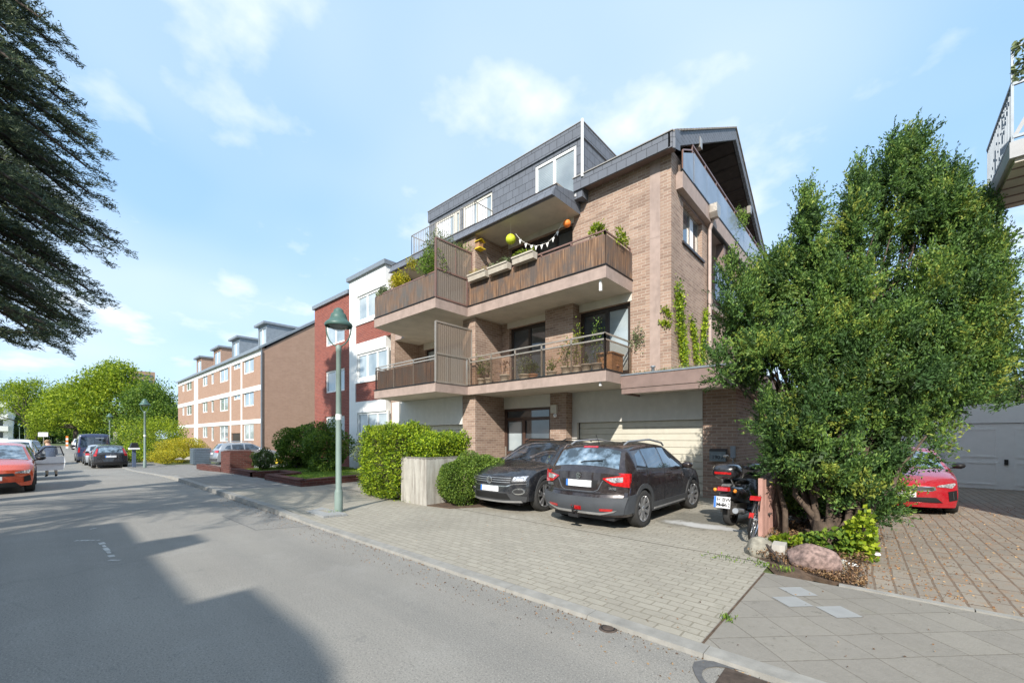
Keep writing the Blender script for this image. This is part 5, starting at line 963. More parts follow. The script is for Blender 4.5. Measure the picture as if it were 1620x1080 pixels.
# ---- scooter
def scooter():
    t = thing('motor_scooter', 'black motor scooter with top case parked facing the brick corner beside the railing', 'scooter', (-2.02, 9.0, .032), R_(84))
    def w2(x, r, wd):
        b = MB(); b.lathe([(r*.62, -wd/2*.8), (r*.93, -wd/2), (r, -wd*.2), (r, wd*.2), (r*.93, wd/2), (r*.62, wd/2*.8)], (x, 0, r), 24, 'y'); ty = b.build('tyre', 'rubber', t, world=False)
        b = MB(); b.lathe([(r*.62, -wd*.3), (r*.55, 0), (r*.62, wd*.3)], (x, 0, r), 24, 'y')
        for i in range(5): a = i*2*math.pi/5; b.beam((x, 0, r), (x+math.cos(a)*r*.6, 0, r+math.sin(a)*r*.6), .035, .03, up=(0, 1, 0))
        b.lathe([(.04, -wd*.4), (.04, wd*.4)], (x, 0, r), 12, 'y'); b.build('rim', 'alloy_dark', ty, world=False)
    w2(-.62, .235, .12); w2(.68, .235, .11)
    def loft(secs, name, mat, n=14, par=t):     # secs: (x, zc, halfwidth, halfheight)
        b = MB(); b.smooth = True; V = []
        for x, z, w_, h in secs:
            for j in range(n): a = 2*math.pi*j/n; ca, sa = math.cos(a), math.sin(a); V.append((x, w_*math.copysign(abs(ca)**.75, ca), z+h*math.copysign(abs(sa)**.75, sa)))
        k = len(secs); b.add(V, [(i*n+j, (i+1)*n+j, (i+1)*n+(j+1) % n, i*n+(j+1) % n) for i in range(k-1) for j in range(n)]); b.add(V[:n], [list(range(n))]); b.add(V[-n:], [list(range(n))[::-1]])
        return b.build(name, mat, par, world=False)
    loft([(-.98, .66, .05, .02), (-.92, .66, .10, .07), (-.75, .62, .15, .13), (-.45, .56, .175, .17), (-.1, .48, .16, .18), (.05, .40, .12, .12)], 'rear_fairing', PT['black'])
    loft([(-.72, .78, .08, .02), (-.6, .80, .135, .045), (-.2, .79, .15, .05), (.08, .74, .10, .05), (.14, .72, .05, .03)], 'seat', 'rubber')
    loft([(-.2, .24, .15, .05), (.1, .22, .17, .06), (.42, .26, .15, .08)], 'floorboard', 'black')
    loft([(.34, .34, .16, .08), (.40, .55, .19, .24), (.47, .62, .20, .30), (.56, .60, .17, .28), (.66, .56, .10, .18), (.70, .55, .03, .08)], 'leg_shield', PT['black'])
    loft([(.40, .62, .17, .24), (.405, .62, .17, .24)], 'inner_shield', 'bark_dark')
    loft([(.28, 1.00, .05, .03), (.34, 1.02, .16, .06), (.44, 1.03, .20, .07), (.56, 1.0, .15, .07), (.64, .97, .05, .03)], 'handlebar_cowl', PT['black'])
    loft([(.44, .44, .07, .05), (.56, .47, .09, .06), (.72, .49, .085, .05), (.9, .40, .05, .03)], 'front_mudguard', PT['black'])
    b = MB()
    for s_ in (1, -1): b.tube([(.44, s_*.12, 1.03), (.36, s_*.26, 1.04), (.30, s_*.37, 1.02)], .017, 8)
    b.build('handlebar', 'black', t, world=False)
    for s_ in (1, -1):
        b = MB(); b.tube([(.38, s_*.24, 1.05), (.34, s_*.32, 1.16), (.31, s_*.38, 1.21)], .007, 6); b.ball((.30, s_*.42, 1.22), .055, 12, .62); b.build('mirror', 'rail_alu' if s_ > 0 else 'black', t, world=False)
        b = MB(); b.tube([(.68, s_*.075, .235), (.60, s_*.08, .5), (.50, s_*.06, .85)], .022, 8); b.build('fork', 'alloy_dark', t, world=False)
        b = MB(); b.ball((-.88, s_*.17, .66), .035, 8); b.build('indicator', 'amber', t, world=False)
    loft([(-.98, 1.0, .05, .04), (-.96, 1.0, .17, .10), (-.88, 1.0, .215, .14), (-.70, 1.0, .22, .145), (-.56, .99, .19, .12), (-.50, .98, .10, .06)], 'top_case', PT['black'], 18)
    b = MB(); b.lathe([(.001, 0), (.001, 0)], (0, 0, 0), 4); b = MB(); b.box(-.985, -.972, -.14, .14, .955, .995); b.build('case_reflector', 'red_lens', t, world=False)
    b = MB(); b.beam((-.85, 0, .74), (-.62, 0, .80), .14, .02); b.beam((-.80, .08, .86), (-.72, .10, .72), .02); b.beam((-.80, -.08, .86), (-.72, -.10, .72), .02); b.build('luggage_rack', 'silver_trim', t, world=False)
    b = MB(); b.add([(-1.0, -.09, .66), (-1.0, .09, .66), (-.99, .08, .72), (-.99, -.08, .72), (-.93, -.11, .66), (-.93, .11, .66), (-.92, .10, .73), (-.92, -.10, .73)], [(0, 3, 2, 1), (0, 1, 5, 4), (3, 7, 6, 2), (0, 4, 7, 3), (1, 2, 6, 5)]); b.build('tail_light', 'red_lens', t, world=False)
    b = MB(); b.beam((-.92, 0, .62), (-1.02, 0, .40), .12, .02); b.build('plate_bracket', 'black', t, world=False)
    PM = Matrix.Translation((-1.015, 0, .46)) @ Matrix.Rotation(R_(8), 4, 'Y') @ Matrix.Rotation(R_(-90), 4, 'Z') @ Matrix.Rotation(R_(90), 4, 'X')
    b = MB(); b.box(-.14, .14, -.10, .10, -.006, 0); b.v = [tuple(PM @ Vector(p)) for p in b.v]; pl = b.build('number_plate', 'plate', t, world=False)
    b = MB(); b.box(-.138, -.10, -.098, .098, 0, .002); b.v = [tuple(PM @ Vector(p)) for p in b.v]; b.build('country_strip', 'plate_blue', pl, world=False)
    for tx_, ox, oy in (('H BW', .03, .045), ('M 862', .02, -.045)):
        o = text_mesh(tx_, .092, 'plate_text', 'black', None, PM @ Matrix.Translation((ox, oy, .003)), .001, .0005); o.parent = pl
    b = MB(); b.tube([(-.25, -.16, .22), (-.45, -.19, .24), (-.60, -.20, .27), (-.98, -.21, .33)], [.02, .025, .055, .05], 12); b.build('exhaust', 'silver_trim', t, world=False)
    b = MB(); b.box(-.66, -.15, -.12, .02, .20, .40); b.box(-.66, -.2, .06, .16, .22, .34); b.build('engine', 'alloy_dark', t, world=False)
    b = MB(); b.tube([(-.05, .12, .18), (-.18, .26, .0)], .012, 6); b.build('side_stand', 'black', t, world=False)
scooter()
# ---- bicycle leaning on the railing
def bicycle():
    t = thing('bicycle', 'dark city bicycle leaning against the pink railing behind the pale boulder', 'bicycle', (-1.52, 7.85, .032), R_(90))
    lean = lambda b: setattr(b, 'v', [(x, y-.17*z, z) for x, y, z in b.v])
    def bl(b, n, m_, par=t): lean(b); return b.build(n, m_, par, world=False)
    r = .34
    for x, st in ((-.55, 0), (.52, .18)):
        R4 = Matrix.Translation((x, 0, r)) @ Matrix.Rotation(st, 4, 'Z'); b = MB(); n = 36; b.smooth = True; V = []
        for i in range(n):
            a = 2*math.pi*i/n
            for j in range(6): c = 2*math.pi*j/6; rr = r-.018+.018*math.cos(c); V.append(R4 @ Vector((rr*math.cos(a), .018*math.sin(c), rr*math.sin(a))))
        b.add(V, [(i*6+j, i*6+(j+1) % 6, ((i+1) % n)*6+(j+1) % 6, ((i+1) % n)*6+j) for i in range(n) for j in range(6)]); ty = bl(b, 'tyre', 'rubber')
        b = MB(); b.smooth = True; b.lathe([(r-.045, -.012), (r-.032, -.012), (r-.032, .012), (r-.045, .012), (r-.045, -.012)], (0, 0, 0), 36, 'y')
        for i in range(18): a = 2*math.pi*i/18; b.beam((.02*math.cos(a+.6), .02*(-1)**i, .02*math.sin(a+.6)), ((r-.04)*math.cos(a), 0, (r-.04)*math.sin(a)), .004)
        b.lathe([(.022, -.03), (.022, .03)], (0, 0, 0), 10, 'y'); b.v = [tuple(R4 @ Vector(p)) for p in b.v]; bl(b, 'rim', 'alloy', ty)
        b = MB(); pts = [R4 @ Vector(((r+.03)*math.cos(a), 0, (r+.03)*math.sin(a))) for a in np.linspace(R_(10 if x < 0 else 60), R_(200 if x < 0 else 170), 16)]
        b.tube(pts, .022, 6); bl(b, 'mudguard', 'black')
    b = MB()
    for p, q, rr in (((-.05, 0, .29), (-.17, 0, .80), .017), ((-.05, 0, .29), (.33, 0, .78), .02), ((-.12, 0, .66), (.32, 0, .80), .018), ((-.05, 0, .29), (-.55, 0, r), .012), ((-.14, 0, .68), (-.55, 0, r), .010), ((.34, 0, .92), (.36, 0, .70), .02), ((.37, 0, .72), (.52, 0, r), .015), ((.335, 0, .92), (.32, 0, 1.04), .013)): b.tube([p, q], rr, 8)
    bl(b, 'frame', 'denim'); b = MB(); b.tube([(-.17, 0, .80), (-.20, 0, .90)], .012, 8); b.tube([(-.32, 0, .93), (-.22, 0, .94), (-.05, 0, .93)], [.10, .075, .025], 10); bl(b, 'saddle', 'black')
    b = MB(); b.tube([(.16, -.29, 1.04), (.28, -.22, 1.07), (.33, 0, 1.05), (.28, .22, 1.07), (.16, .29, 1.04)], .012, 8); bl(b, 'handlebar', 'alloy_dark')
    b = MB(); b.tube([(-.82, 0, .72), (-.25, .05, .74)], .008, 6); b.tube([(-.82, 0, .72), (-.25, -.05, .74)], .008, 6); b.tube([(-.75, .04, .72), (-.55, .04, r)], .008, 6); b.tube([(-.75, -.04, .72), (-.55, -.04, r)], .008, 6); bl(b, 'luggage_carrier', 'black')
    b = MB(); b.box(-.88, -.84, -.07, .07, .68, .745); bl(b, 'rear_light', 'red_lens'); b = MB(); b.box(-.925, -.905, -.03, .03, .42, .50); bl(b, 'reflector', 'red_lens')
    b = MB(); b.lathe([(.09, .03), (.10, .035), (.09, .04)], (-.05, 0, .29), 20, 'y'); b.beam((-.05, .05, .29), (.08, .06, .18), .02); b.beam((-.05, -.05, .29), (-.18, -.06, .40), .02); b.box(.04, .14, .05, .13, .16, .18); b.box(-.23, -.13, -.14, -.06, .39, .41); bl(b, 'crankset', 'alloy_dark')
bicycle()
# ---- person at the open door of the white car, stooping
def person():
    t = thing('person', 'person in dark jacket and beige trousers stooping behind the open white car door', 'person', (-26.95, .10, -.08), R_(195))
    J = {'pel': (0, 0, .88), 'sp': (.07, 0, 1.06), 'ch': (.20, 0, 1.24), 'nk': (.30, 0, 1.36), 'hp': (.36, 0, 1.43), 'hd': (.40, 0, 1.50),
         'hl': (0, .09, .86), 'kl': (.06, .11, .48), 'al': (-.02, .12, .08), 'tl': (.12, .13, .04), 'hr': (0, -.09, .86), 'kr': (-.04, -.12, .48), 'ar': (-.14, -.13, .08), 'tr': (0, -.14, .04),
         'sl': (.22, .18, 1.28), 'el': (.34, .24, 1.04), 'wl': (.52, .20, .94), 'fl': (.60, .18, .92), 'sr': (.22, -.18, 1.28), 'er': (.30, -.26, 1.02), 'wr': (.48, -.24, .90), 'fr': (.56, -.22, .88)}
    Rr = dict(pel=.14, sp=.13, ch=.15, nk=.06, hp=.085, hd=.085, hl=.09, kl=.065, al=.045, tl=.04, hr=.09, kr=.065, ar=.045, tr=.04, sl=.07, el=.05, wl=.035, fl=.03, sr=.07, er=.05, wr=.035, fr=.03)
    E = [('pel', 'sp'), ('sp', 'ch'), ('ch', 'nk'), ('nk', 'hp'), ('hp', 'hd'), ('pel', 'hl'), ('hl', 'kl'), ('kl', 'al'), ('al', 'tl'), ('pel', 'hr'), ('hr', 'kr'), ('kr', 'ar'), ('ar', 'tr'), ('ch', 'sl'), ('sl', 'el'), ('el', 'wl'), ('wl', 'fl'), ('ch', 'sr'), ('sr', 'er'), ('er', 'wr'), ('wr', 'fr')]
    def skin(keys, edges, rs, name, mats, fn, par, sub=2):
        me = bpy.data.meshes.new(name); ix = {k: i for i, k in enumerate(keys)}; me.from_pydata([J[k] for k in keys], [(ix[a], ix[c]) for a, c in edges], []); o = bpy.data.objects.new(name, me); C.objects.link(o)
        md = o.modifiers.new('s', 'SKIN'); me.skin_vertices[0].data[0].use_root = True
        for k in keys: me.skin_vertices[0].data[ix[k]].radius = (rs[k], rs[k])
        o.modifiers.new('d', 'SUBSURF').levels = sub; bpy.context.view_layer.update(); dg = bpy.context.evaluated_depsgraph_get(); m2 = bpy.data.meshes.new_from_object(o.evaluated_get(dg)); bpy.data.objects.remove(o)
        m2.materials.clear()
        for m_ in mats: m2.materials.append(M[m_])
        for p in m2.polygons: p.material_index = fn(p.center); p.use_smooth = True
        m2.name = name; o = bpy.data.objects.new(name, m2); C.objects.link(o); o.parent = par; return o
    def fn(c):
        if c.z < .12: return 3
        if c.z < .86 and c.x < .25: return 2
        if c.z > 1.37: return 0
        if c.x > .46 and c.z < 1.0: return 0
        return 1
    bd = skin(list(J), E, Rr, 'body', ['skin', 'denim', 'cloth_beige', 'black'], fn, t); t['label'] = 'person in dark jacket and beige trousers stooping behind the open white car door'
    b = MB(); b.ball((.385, 0, 1.515), .105, 14, 1.0); b.v = [p if not (p[0] > .44 and p[2] < 1.55) else (p[0]-.06, p[1], p[2]) for p in b.v]; b.build('hair', 'hair', t, world=False)
person()
# ================================================================ STREET LAMPS, WALLS, FENCE, STONES
def lamp(name, label, x, y, z, hgt=4.36, detail=True):
    t = thing(name, label, 'street lamp', (x, y, z), 0, 'green street lamps along the street'); k = hgt/4.36
    b = MB(); b.lathe([(.085, 0), (.085, .42), (.075, .46), (.06, .50), (.057, 1.9), (.05, 3.45*k), (.058, 3.46*k), (.058, 3.56*k), (.02, 3.60*k)], (x, y, z), 16); p = b.build('lamp_post', 'lamp_post', t)
    if detail: b = MB(); b.lathe([(.0615, 1.98), (.0615, 2.10)], (x, y, z), 16); b.build('post_band', 'white', p)
    b = MB(); n = 10
    for s_ in (1, -1):
        pts = [(x+s_*.74*.27*math.sin(a)*1.0, y+s_*.67*.27*math.sin(a), z+3.56*k+.42*(1-math.cos(a))) for a in np.linspace(0, R_(88), n)]; b.tube(pts+[(pts[-1][0], pts[-1][1], z+4.05*k)], .014, 6)
    b.build('fork', 'lamp_green', t)
    b = MB(); b.lathe([(.275, 3.985*k), (.285, 4.01*k), (.28, 4.04*k), (.235, 4.09*k), (.185, 4.13*k), (.165, 4.19*k), (.15, 4.25*k), (.105, 4.285*k), (.10, 4.33*k), (.085, 4.355*k), (.04, 4.385*k), (.001, 4.39*k)], (x, y, z), 24); hd = b.build('lamp_head', 'lamp_green', t)
    b = MB(); b.lathe([(.001, 3.90*k), (.09, 3.91*k), (.17, 3.95*k), (.20, 4.01*k)], (x, y, z), 20); b.build('lamp_glass', 'lens', hd); return t
lamp('street_lamp', 'pale green street lamp standing nearest, on the pavement in front of the hedge', -8.74, 4.18, .04)
lamp('street_lamp', 'green street lamp beside the yellow ground cover, second along the pavement', -35.2, 4.15, -.30)
lamp('street_lamp', 'distant street lamp rising behind the blue van', -64, 4.6, -.1, detail=False)
a_ = at(31, 691, 84); lamp('street_lamp', 'far street lamp on the left side, nearer the white block', a_.x, a_.y, 0, detail=False); a_ = at(39.5, 691, 93); lamp('street_lamp', 'far street lamp on the left side, just right of its twin', a_.x, a_.y, 0, detail=False)
# neighbour's low brick walls and pier
def low_wall(name, label, pts, h, mat='brick_maroon', w_=.28, cat='wall', cop=True, z0=0):
    t = thing(name, label, cat, (*pts[0], z0)); b = MB()
    for a, c in zip(pts, pts[1:]):
        d = Vector((c[0]-a[0], c[1]-a[1], 0)).normalized()*w_/2; b.beam((a[0]-d.x, a[1]-d.y, z0+h/2), (c[0]+d.x*.98, c[1]+d.y*.98, z0+h/2), w_, h)
    b.build('brickwork', mat, t)
    if cop:
        b = MB()
        for a, c in zip(pts, pts[1:]): b.beam((*a, z0+h+.02), (*c, z0+h+.02), w_+.03, .038)
        b.build('coping', 'stone_grey' if cop == 2 else mat, t)
    return t
low_wall('brick_pier', 'maroon brick pier with flat cap at the edge of the pavement', [(-22.9, 5.95), (-22.35, 5.95)], .98, w_=.95)
low_wall('low_wall', 'low brick wall running from the maroon pier along the pavement', [(-22.2, 5.6), (-18.95, 5.6), (-18.95, 6.6), (-17.3, 6.6)], .22)
low_wall('low_wall', 'low brick wall round the lawn patch nearest the hedge', [(-17.25, 6.5), (-17.25, 5.6), (-14.2, 5.6), (-14.6, 8.6)], .22)
low_wall('low_wall', 'short low brick wall beyond the maroon pier by the forecourt', [(-28.0, 5.6), (-23.6, 5.6)], .24, z0=-.1)
# concrete bin enclosure wall
t = thing('concrete_wall', 'weathered grey concrete wall standing between hedge and green shrub', 'wall', (-8, 6.1, 0)); b = MB()
b.box(-9.05, -8.0, 5.94, 6.07, .0, 1.16); b.box(-8.13, -8.0, 6.07, 7.1, 0, 1.16); b.box(-9.05, -8.92, 6.07, 7.1, 0, 1.155); b.box(-8.92, -8.13, 6.97, 7.1, 0, 1.155); b.build('panel', 'concrete_old', t)
# pink railing fence
t = thing('railing_fence', 'faded pink metal railing of upright flat bars between bicycle and yew', 'fence', (-1.38, 7.2, 0)); b = MB(); y = 7.42
for y0 in (7.25, 8.95, 10.6):
    c = MB(); c.box(-1.41, -1.35, y0-.03, y0+.03, .03, 1.02); c.build('post', 'fence_pink', t)
b.box(-1.395, -1.365, 7.28, 10.57, .94, .97); b.box(-1.395, -1.365, 7.28, 10.57, .14, .17); b.build('rails', 'fence_pink', t)
y = 7.36
while y < 10.55:
    if abs(y-8.95) > .06: c = MB(); c.box(-1.363, -1.35, y-.028, y+.028, .10, .99); c.build('bar', 'fence_pink', t)
    y += .105
def rock(name, label, c, r, mat, seed, flat=.7, boxy=0):
    rs = np.random.RandomState(seed); b = MB(); b.smooth = not boxy; n, k = 26, 14; V = []
    qs = unit(rs.normal(size=(9, 3))); ds = rs.uniform(.62, .9, 9)
    for i in range(k+1):
        for j in range(n):
            th = math.pi*i/k; ph = 2*math.pi*j/n; u = np.array([math.sin(th)*math.cos(ph), math.sin(th)*math.sin(ph), math.cos(th)]); s_ = 1.0
            for q, d in zip(qs, ds):
                e = u@q
                if e > 0: s_ = min(s_, d/e*1.0 if e > d else 1.0)
            s_ *= 1+.03*math.sin(7*u[0]+seed)+.025*math.sin(11*u[1]-4*u[2]); V.append((c[0]+u[0]*r[0]*s_, c[1]+u[1]*r[1]*s_, max(-.02, c[2]+u[2]*r[2]*s_)))
    b.add(V, [(i*n+j, (i+1)*n+j, (i+1)*n+(j+1) % n, i*n+(j+1) % n) for i in range(k) for j in range(n)]); return tag(b.build(name, mat), label, 'boulder')
rock('boulder', 'large pink granite boulder at the foot of the yew', (-.63, 6.22, .13), (.30, .20, .21), 'granite', 3)
rock('boulder', 'squarish pale boulder behind the bicycle wheel at the pavement corner', (-1.27, 6.52, .10), (.21, .18, .18), 'stone_grey', 8)
rock('boulder', 'grey rounded stone tucked against the right end of the pink boulder', (-.40, 6.36, .07), (.13, .12, .12), 'stone_grey', 12)
rock('boulder', 'flat stone lying on top behind the squarish boulder', (-1.17, 6.80, .14), (.20, .18, .08), 'stone_grey', 15)
for nm, lb, px_, py_, s_ in (('pebble', 'small white pebble in the soil beside the driveway', 1335, 893, .035), ('pebble', 'long white pebble nearest the pink boulder', 1349, 899, .045), ('pebble', 'white stone alone on the brown driveway paving', 1388, 882, .03)):
    g = gp(px_, py_); rock(nm, lb, (g.x, g.y, .05), (s_*1.3, s_, s_*.7), 'paper', int(px_))['category'] = 'stone'
b = MB(); b.prof([(6.40, .02), (6.62, .02), (6.60, .24), (6.44, .22)], -1.10, -.95); tag(b.build('edging_stone', 'concrete'), 'upright grey kerb stone set between the boulders', 'stone')
b = MB(); b.beam((-1.18, 6.52, .16), (-.93, 6.12, .05), .03, .08); tag(b.build('edging_board', 'bark_dark'), 'dark slanting edging board between the pale and pink boulders', 'board')
# distant post box-like stand and signs
a_ = at(212, 740, 27); t = thing('stand', 'blue post with white tray top and black lid in front of the yellow-green hedge', 'newspaper box', (a_.x, a_.y, -.3)); b = MB(); b.box(a_.x-.09, a_.x+.09, a_.y-.09, a_.y+.09, -.3, .85); b.build('post', 'denim', t); b = MB(); b.box(a_.x-.34, a_.x+.34, a_.y-.25, a_.y+.25, .85, .95); b.build('tray', 'white', t); b = MB(); b.prof([(a_.y-.22, .95), (a_.y+.22, .95), (a_.y+.16, 1.28), (a_.y-.12, 1.28)], a_.x-.26, a_.x+.26); b.build('lid', 'black', t)
def sign(label, px_, py_, d, w_, h_, mat, hg):
    a = at(px_, py_, d); t = thing('road_sign', label, 'sign', (a.x, a.y, 0)); b = MB(); b.tube([(a.x, a.y, -.1), (a.x, a.y, a.z+h_/2)], .035, 8); b.build('pole', 'rail_alu', t)
    b = MB(); q = RT*w_/2; b.beam(a-FW*.06-q, a-FW*.06+q, .03, h_); b.build('sign_plate', mat, t)
sign('small white rectangular sign over the far end of the left kerb', 69, 687, 55, 1.3, .55, 'white', 2)
sign('grey sign back on a pole right of the blue van', 184, 690, 45, .5, 1.0, 'rail_alu', 2)
a_ = at(106, 700, 60); t = thing('bollard', 'red and white warning post at the far road bend', 'bollard', (a_.x, a_.y, 0))
for i in range(6): b = MB(); b.box(a_.x-.12, a_.x+.12, a_.y-.12, a_.y+.12, i*.3, i*.3+.299); b.build('stripe', 'orange' if i % 2 else 'white', t)
a_ = gp(442, 737); t = thing('planter_box', 'yellow plastic crate on the lawn by the silver SUV', 'crate', (a_.x, a_.y, .15)); b = MB(); b.box(a_.x-.2, a_.x+.22, a_.y-.15, a_.y+.15, .15, .40); b.build('crate_body', 'yellow', t); b = MB(); b.box(a_.x-.23, a_.x+.25, a_.y-.18, a_.y+.18, .40, .44); b.build('rim', 'yellow', t)
a_ = at(319, 720, 30); t = thing('bin_store', 'slatted dark blue-grey bin enclosure beside the silver SUV', 'bin enclosure', (a_.x, a_.y, -.3)); 
for i in range(9): b = MB(); z = -.28+i*.125; b.box(a_.x-1.0, a_.x+.35, a_.y-.5, a_.y+.5, z, z+.11); b.build('slat', 'grey_box', t)
# ================================================================ NEIGHBOURING BUILDINGS
def rc(px0, py0, px1, py1, Y):
    a = yp(px0, py0, Y); b_ = yp(px0, py1, Y); c = yp(px1, py0, Y); return (a.x, c.x, b_.z, a.z)
def bwin(root, r, Y, mull=1, fm='white', mat='glass_bright', dep=.05, fw=.10, axis='y'):
    x0, x1, z0, z1 = r; ms = [x0+(x1-x0)*(i+1)/(mull+1) for i in range(mull)]; f = win(x0, x1, z0, z1, Y+.06, ms, parent=root, fm=fm, fw=fw, panes=[mat]*(mull+1)); return f
YR = 10.6
t = thing('apartment_house', 'red brick apartment house with a white framed bay, left of the stepped balconies', 'apartment building', (-21, YR, 0))
rw_ = [rc(515, 514, 545, 549, YR), rc(515, 588, 545, 622, YR), rc(515, 659, 545, 695, YR)]; xj = yp(552.6, 600, YR).x
b = MB(); wallgrid(b, 'y', -25.2, xj, 0, 9.2, YR, YR+.3, rw_); b.box(-25.2, -24.9, YR+.3, 22, 0, 9.2); b.box(-24.9, -16.4, 21.7, 22, 0, 9.2); b.build('wall', 'brick_red', t)
for r in rw_: bwin(t, r, YR, 1)
b = MB(); b.box(-25.3, xj+.05, YR-.12, 22.1, 9.2, 9.4); b.build('roof_edge', 'zinc', t)
YW = 10.3; wb = [rc(564.4, 470, 612, 510, YW), rc(564.4, 561, 612, 601, YW), rc(565, 653, 612, 693, YW)]; xr = -16.95; xj2 = yp(552.6, 600, YW).x
b = MB(); wallgrid(b, 'y', xj2, xr, .0, 9.55, YW, YW+.25, wb+[rc(562, 516, 619, 545, YW), rc(562, 607, 619, 636, YW)]); b.box(xj2-.002, xj2+.2, YW+.25, YR, 0, 9.55); b.box(xr-.2, xr, YW+.25, 12, 0, 9.55); b.build('white_frame', 'white', t)
for q in (rc(562, 516, 619, 545, YW), rc(562, 607, 619, 636, YW)): b = MB(); b.box(q[0], q[1], YW+.05, YW+.2, q[2], q[3]); b.build('spandrel', 'brick_red', t)
for r in wb: bwin(t, r, YW, 2)
b = MB(); b.box(xj2-.1, xr+.1, YW-.12, 22, 9.552, 9.75); b.build('roof_edge', 'zinc', t)
b = MB(); b.box(-24.8, -16.5, YW+.6, 21.6, .1, 9.1); b.build('inner_wall', 'cream', t)
YA = 11.6
t = thing('apartment_house', 'long brown brick apartment house with white bands and four roof dormers', 'apartment building', (-54, YA, 0))
X1, X0 = -37.7, -70.0
rows = [[(385, 570, 401.4, 592.7), (347, 583.5, 360.7, 606), (333.8, 588, 338, 608), (320, 592, 328, 612), (294.5, 602, 303, 619), (288, 605, 291.5, 620)], [(385, 620, 401.4, 643.6), (347, 629, 360.7, 651), (333.8, 631, 338, 652), (320, 633, 328, 653), (294.5, 639, 303, 657), (288, 641, 291.5, 657)], [(385, 671, 401.4, 696), (347, 673, 360.7, 698), (333.8, 674, 338, 697), (320, 675, 328, 692)]]
wr_ = [rc(*q, YA) for r in rows for q in r]; sm = [rc(369, 576.5, 380, 585.6, YA), rc(369, 624, 380, 633, YA)]; dr = rc(366, 685, 380, 700, YA); dr = (dr[0], dr[1], -.2, dr[3])
b = MB(); wallgrid(b, 'y', X0, X1, -.5, 8.9, YA, YA+.3, wr_+sm+[dr])
b.prof([(YA+.3, -.5), (YA+.3, 8.9), (17.6, 12.95), (23.6, 8.9), (23.6, -.5)][::-1], X1-.3, X1+.004); b.box(X0, X0+.3, YA+.3, 23.6, -.5, 8.9); b.build('wall', 'brick_far', t)
for r in wr_: bwin(t, r, YA, 1 if r[1]-r[0] > 1.2 else 0)
for r in sm: bwin(t, r, YA, 1)
b = MB(); b.box(dr[0], dr[1], YA+.1, YA+.16, dr[2], dr[3]); b.build('door', 'olive_dark' if 0 else 'dark_frame', t)
b = MB()
for z0, z1 in ((8.35, 8.9), (5.50, 5.92), (2.78, 3.14)): b.box(X0-.02, X1+.01, YA-.04, YA-.002, z0, z1)
for px_ in (310.5, 365.2, 382.5):
    a = yp(px_, 600, YA).x; w_ = .9 if px_ < 340 else .16
    for z0, z1 in ((-.2, 2.78), (3.14, 5.50), (5.92, 8.35)): b.box(a-w_, a+w_, YA-.038, YA-.002, z0, z1)
b.build('white_band', 'white', t)
b = MB(); b.prof([(YA-.25, 8.92), (17.6, 13.25), (23.8, 8.92), (23.8, 8.72), (17.6, 13.02), (YA-.25, 8.74)][::-1], X0-.1, X1+.12); b.build('roof', 'zinc', t)
for i, (pa, pb, mt) in enumerate(((408.5, 421.8, 'zinc'), (367, 379, 'zinc'), (338, 349.5, 'brick_far'), (311, 319, 'brick_far'))):
    yd = 12.6; x0 = yp(pa, 600, yd).x; x1 = yp(pb, 600, yd).x; b = MB(); wallgrid(b, 'y', x0, x1, 9.3, 11.4, yd, yd+.15, [(x0+.2, x1-.2, 9.55, 11.1)]); b.box(x1-.15, x1, yd+.15, 16.0, 9.3, 11.4); b.box(x0, x0+.15, yd+.15, 16, 9.3, 11.4); dmr = b.build('dormer', mt, t)
    b = MB(); b.box(x0-.2, x1+.2, yd-.3, 16.2, 11.41, 11.6); b.build('dormer_roof', 'zinc', dmr); b = MB(); b.box(x0+.2, x1-.2, yd+.06, yd+.08, 9.55, 11.1); b.build('dormer_pane', 'glass_bright', dmr); b = MB(); b.box((x0+x1)/2-.05, (x0+x1)/2+.05, yd+.02, yd+.06, 9.55, 11.1); b.build('dormer_mullion', 'white', dmr)
b = MB(); b.box(X1+.01, X1+.10, YA-.06, YA+.03, -.4, 8.7); b.build('downpipe', 'zinc', t)
b = MB(); b.box(X0+.4, X1-.4, YA+.6, 23, -.2, 8.7); b.build('inner_wall', 'cream', t)
# far white block, far tower
t = thing('apartment_house', 'white balconied apartment block at the far left edge behind the parked cars', 'apartment building', (-100, -14, 0)); a0 = at(20, 691, 95); b = MB(); b.box(a0.x-14, a0.x, a0.y-26, a0.y, 0, 10.5); b.build('wall', 'white', t)
b = MB(); b.box(a0.x-14.5, a0.x+.5, a0.y-26, a0.y+.4, 10.5, 11.2); b.build('roof', 'zinc', t)
for i in range(4):
    b = MB(); b.box(a0.x, a0.x+1.4, a0.y-9, a0.y-.6, .3+i*2.7, 1.4+i*2.7); bl_ = b.build('balcony', 'white', t)
    for j in range(3): b = MB(); b.box(a0.x+.01, a0.x+.05, a0.y-8.6+j*2.8, a0.y-7+j*2.8, 1.5+i*2.7, 2.8+i*2.7); b.build('window', 'glass', t)
t = thing('tower_block', 'brown tower block rising faintly behind the big green tree', 'tower block', (-300, 70, 0)); a0 = at(222, 691, 230); b = MB(); b.box(a0.x-9, a0.x+2, a0.y-4, a0.y+6, 0, 38); b.build('wall', 'brick_far', t)
for i in range(12): b = MB(); b.box(a0.x+2.01, a0.x+2.1, a0.y-3, a0.y+5, 2+i*3, 3.2+i*3); b.build('window_band', 'glass', t)
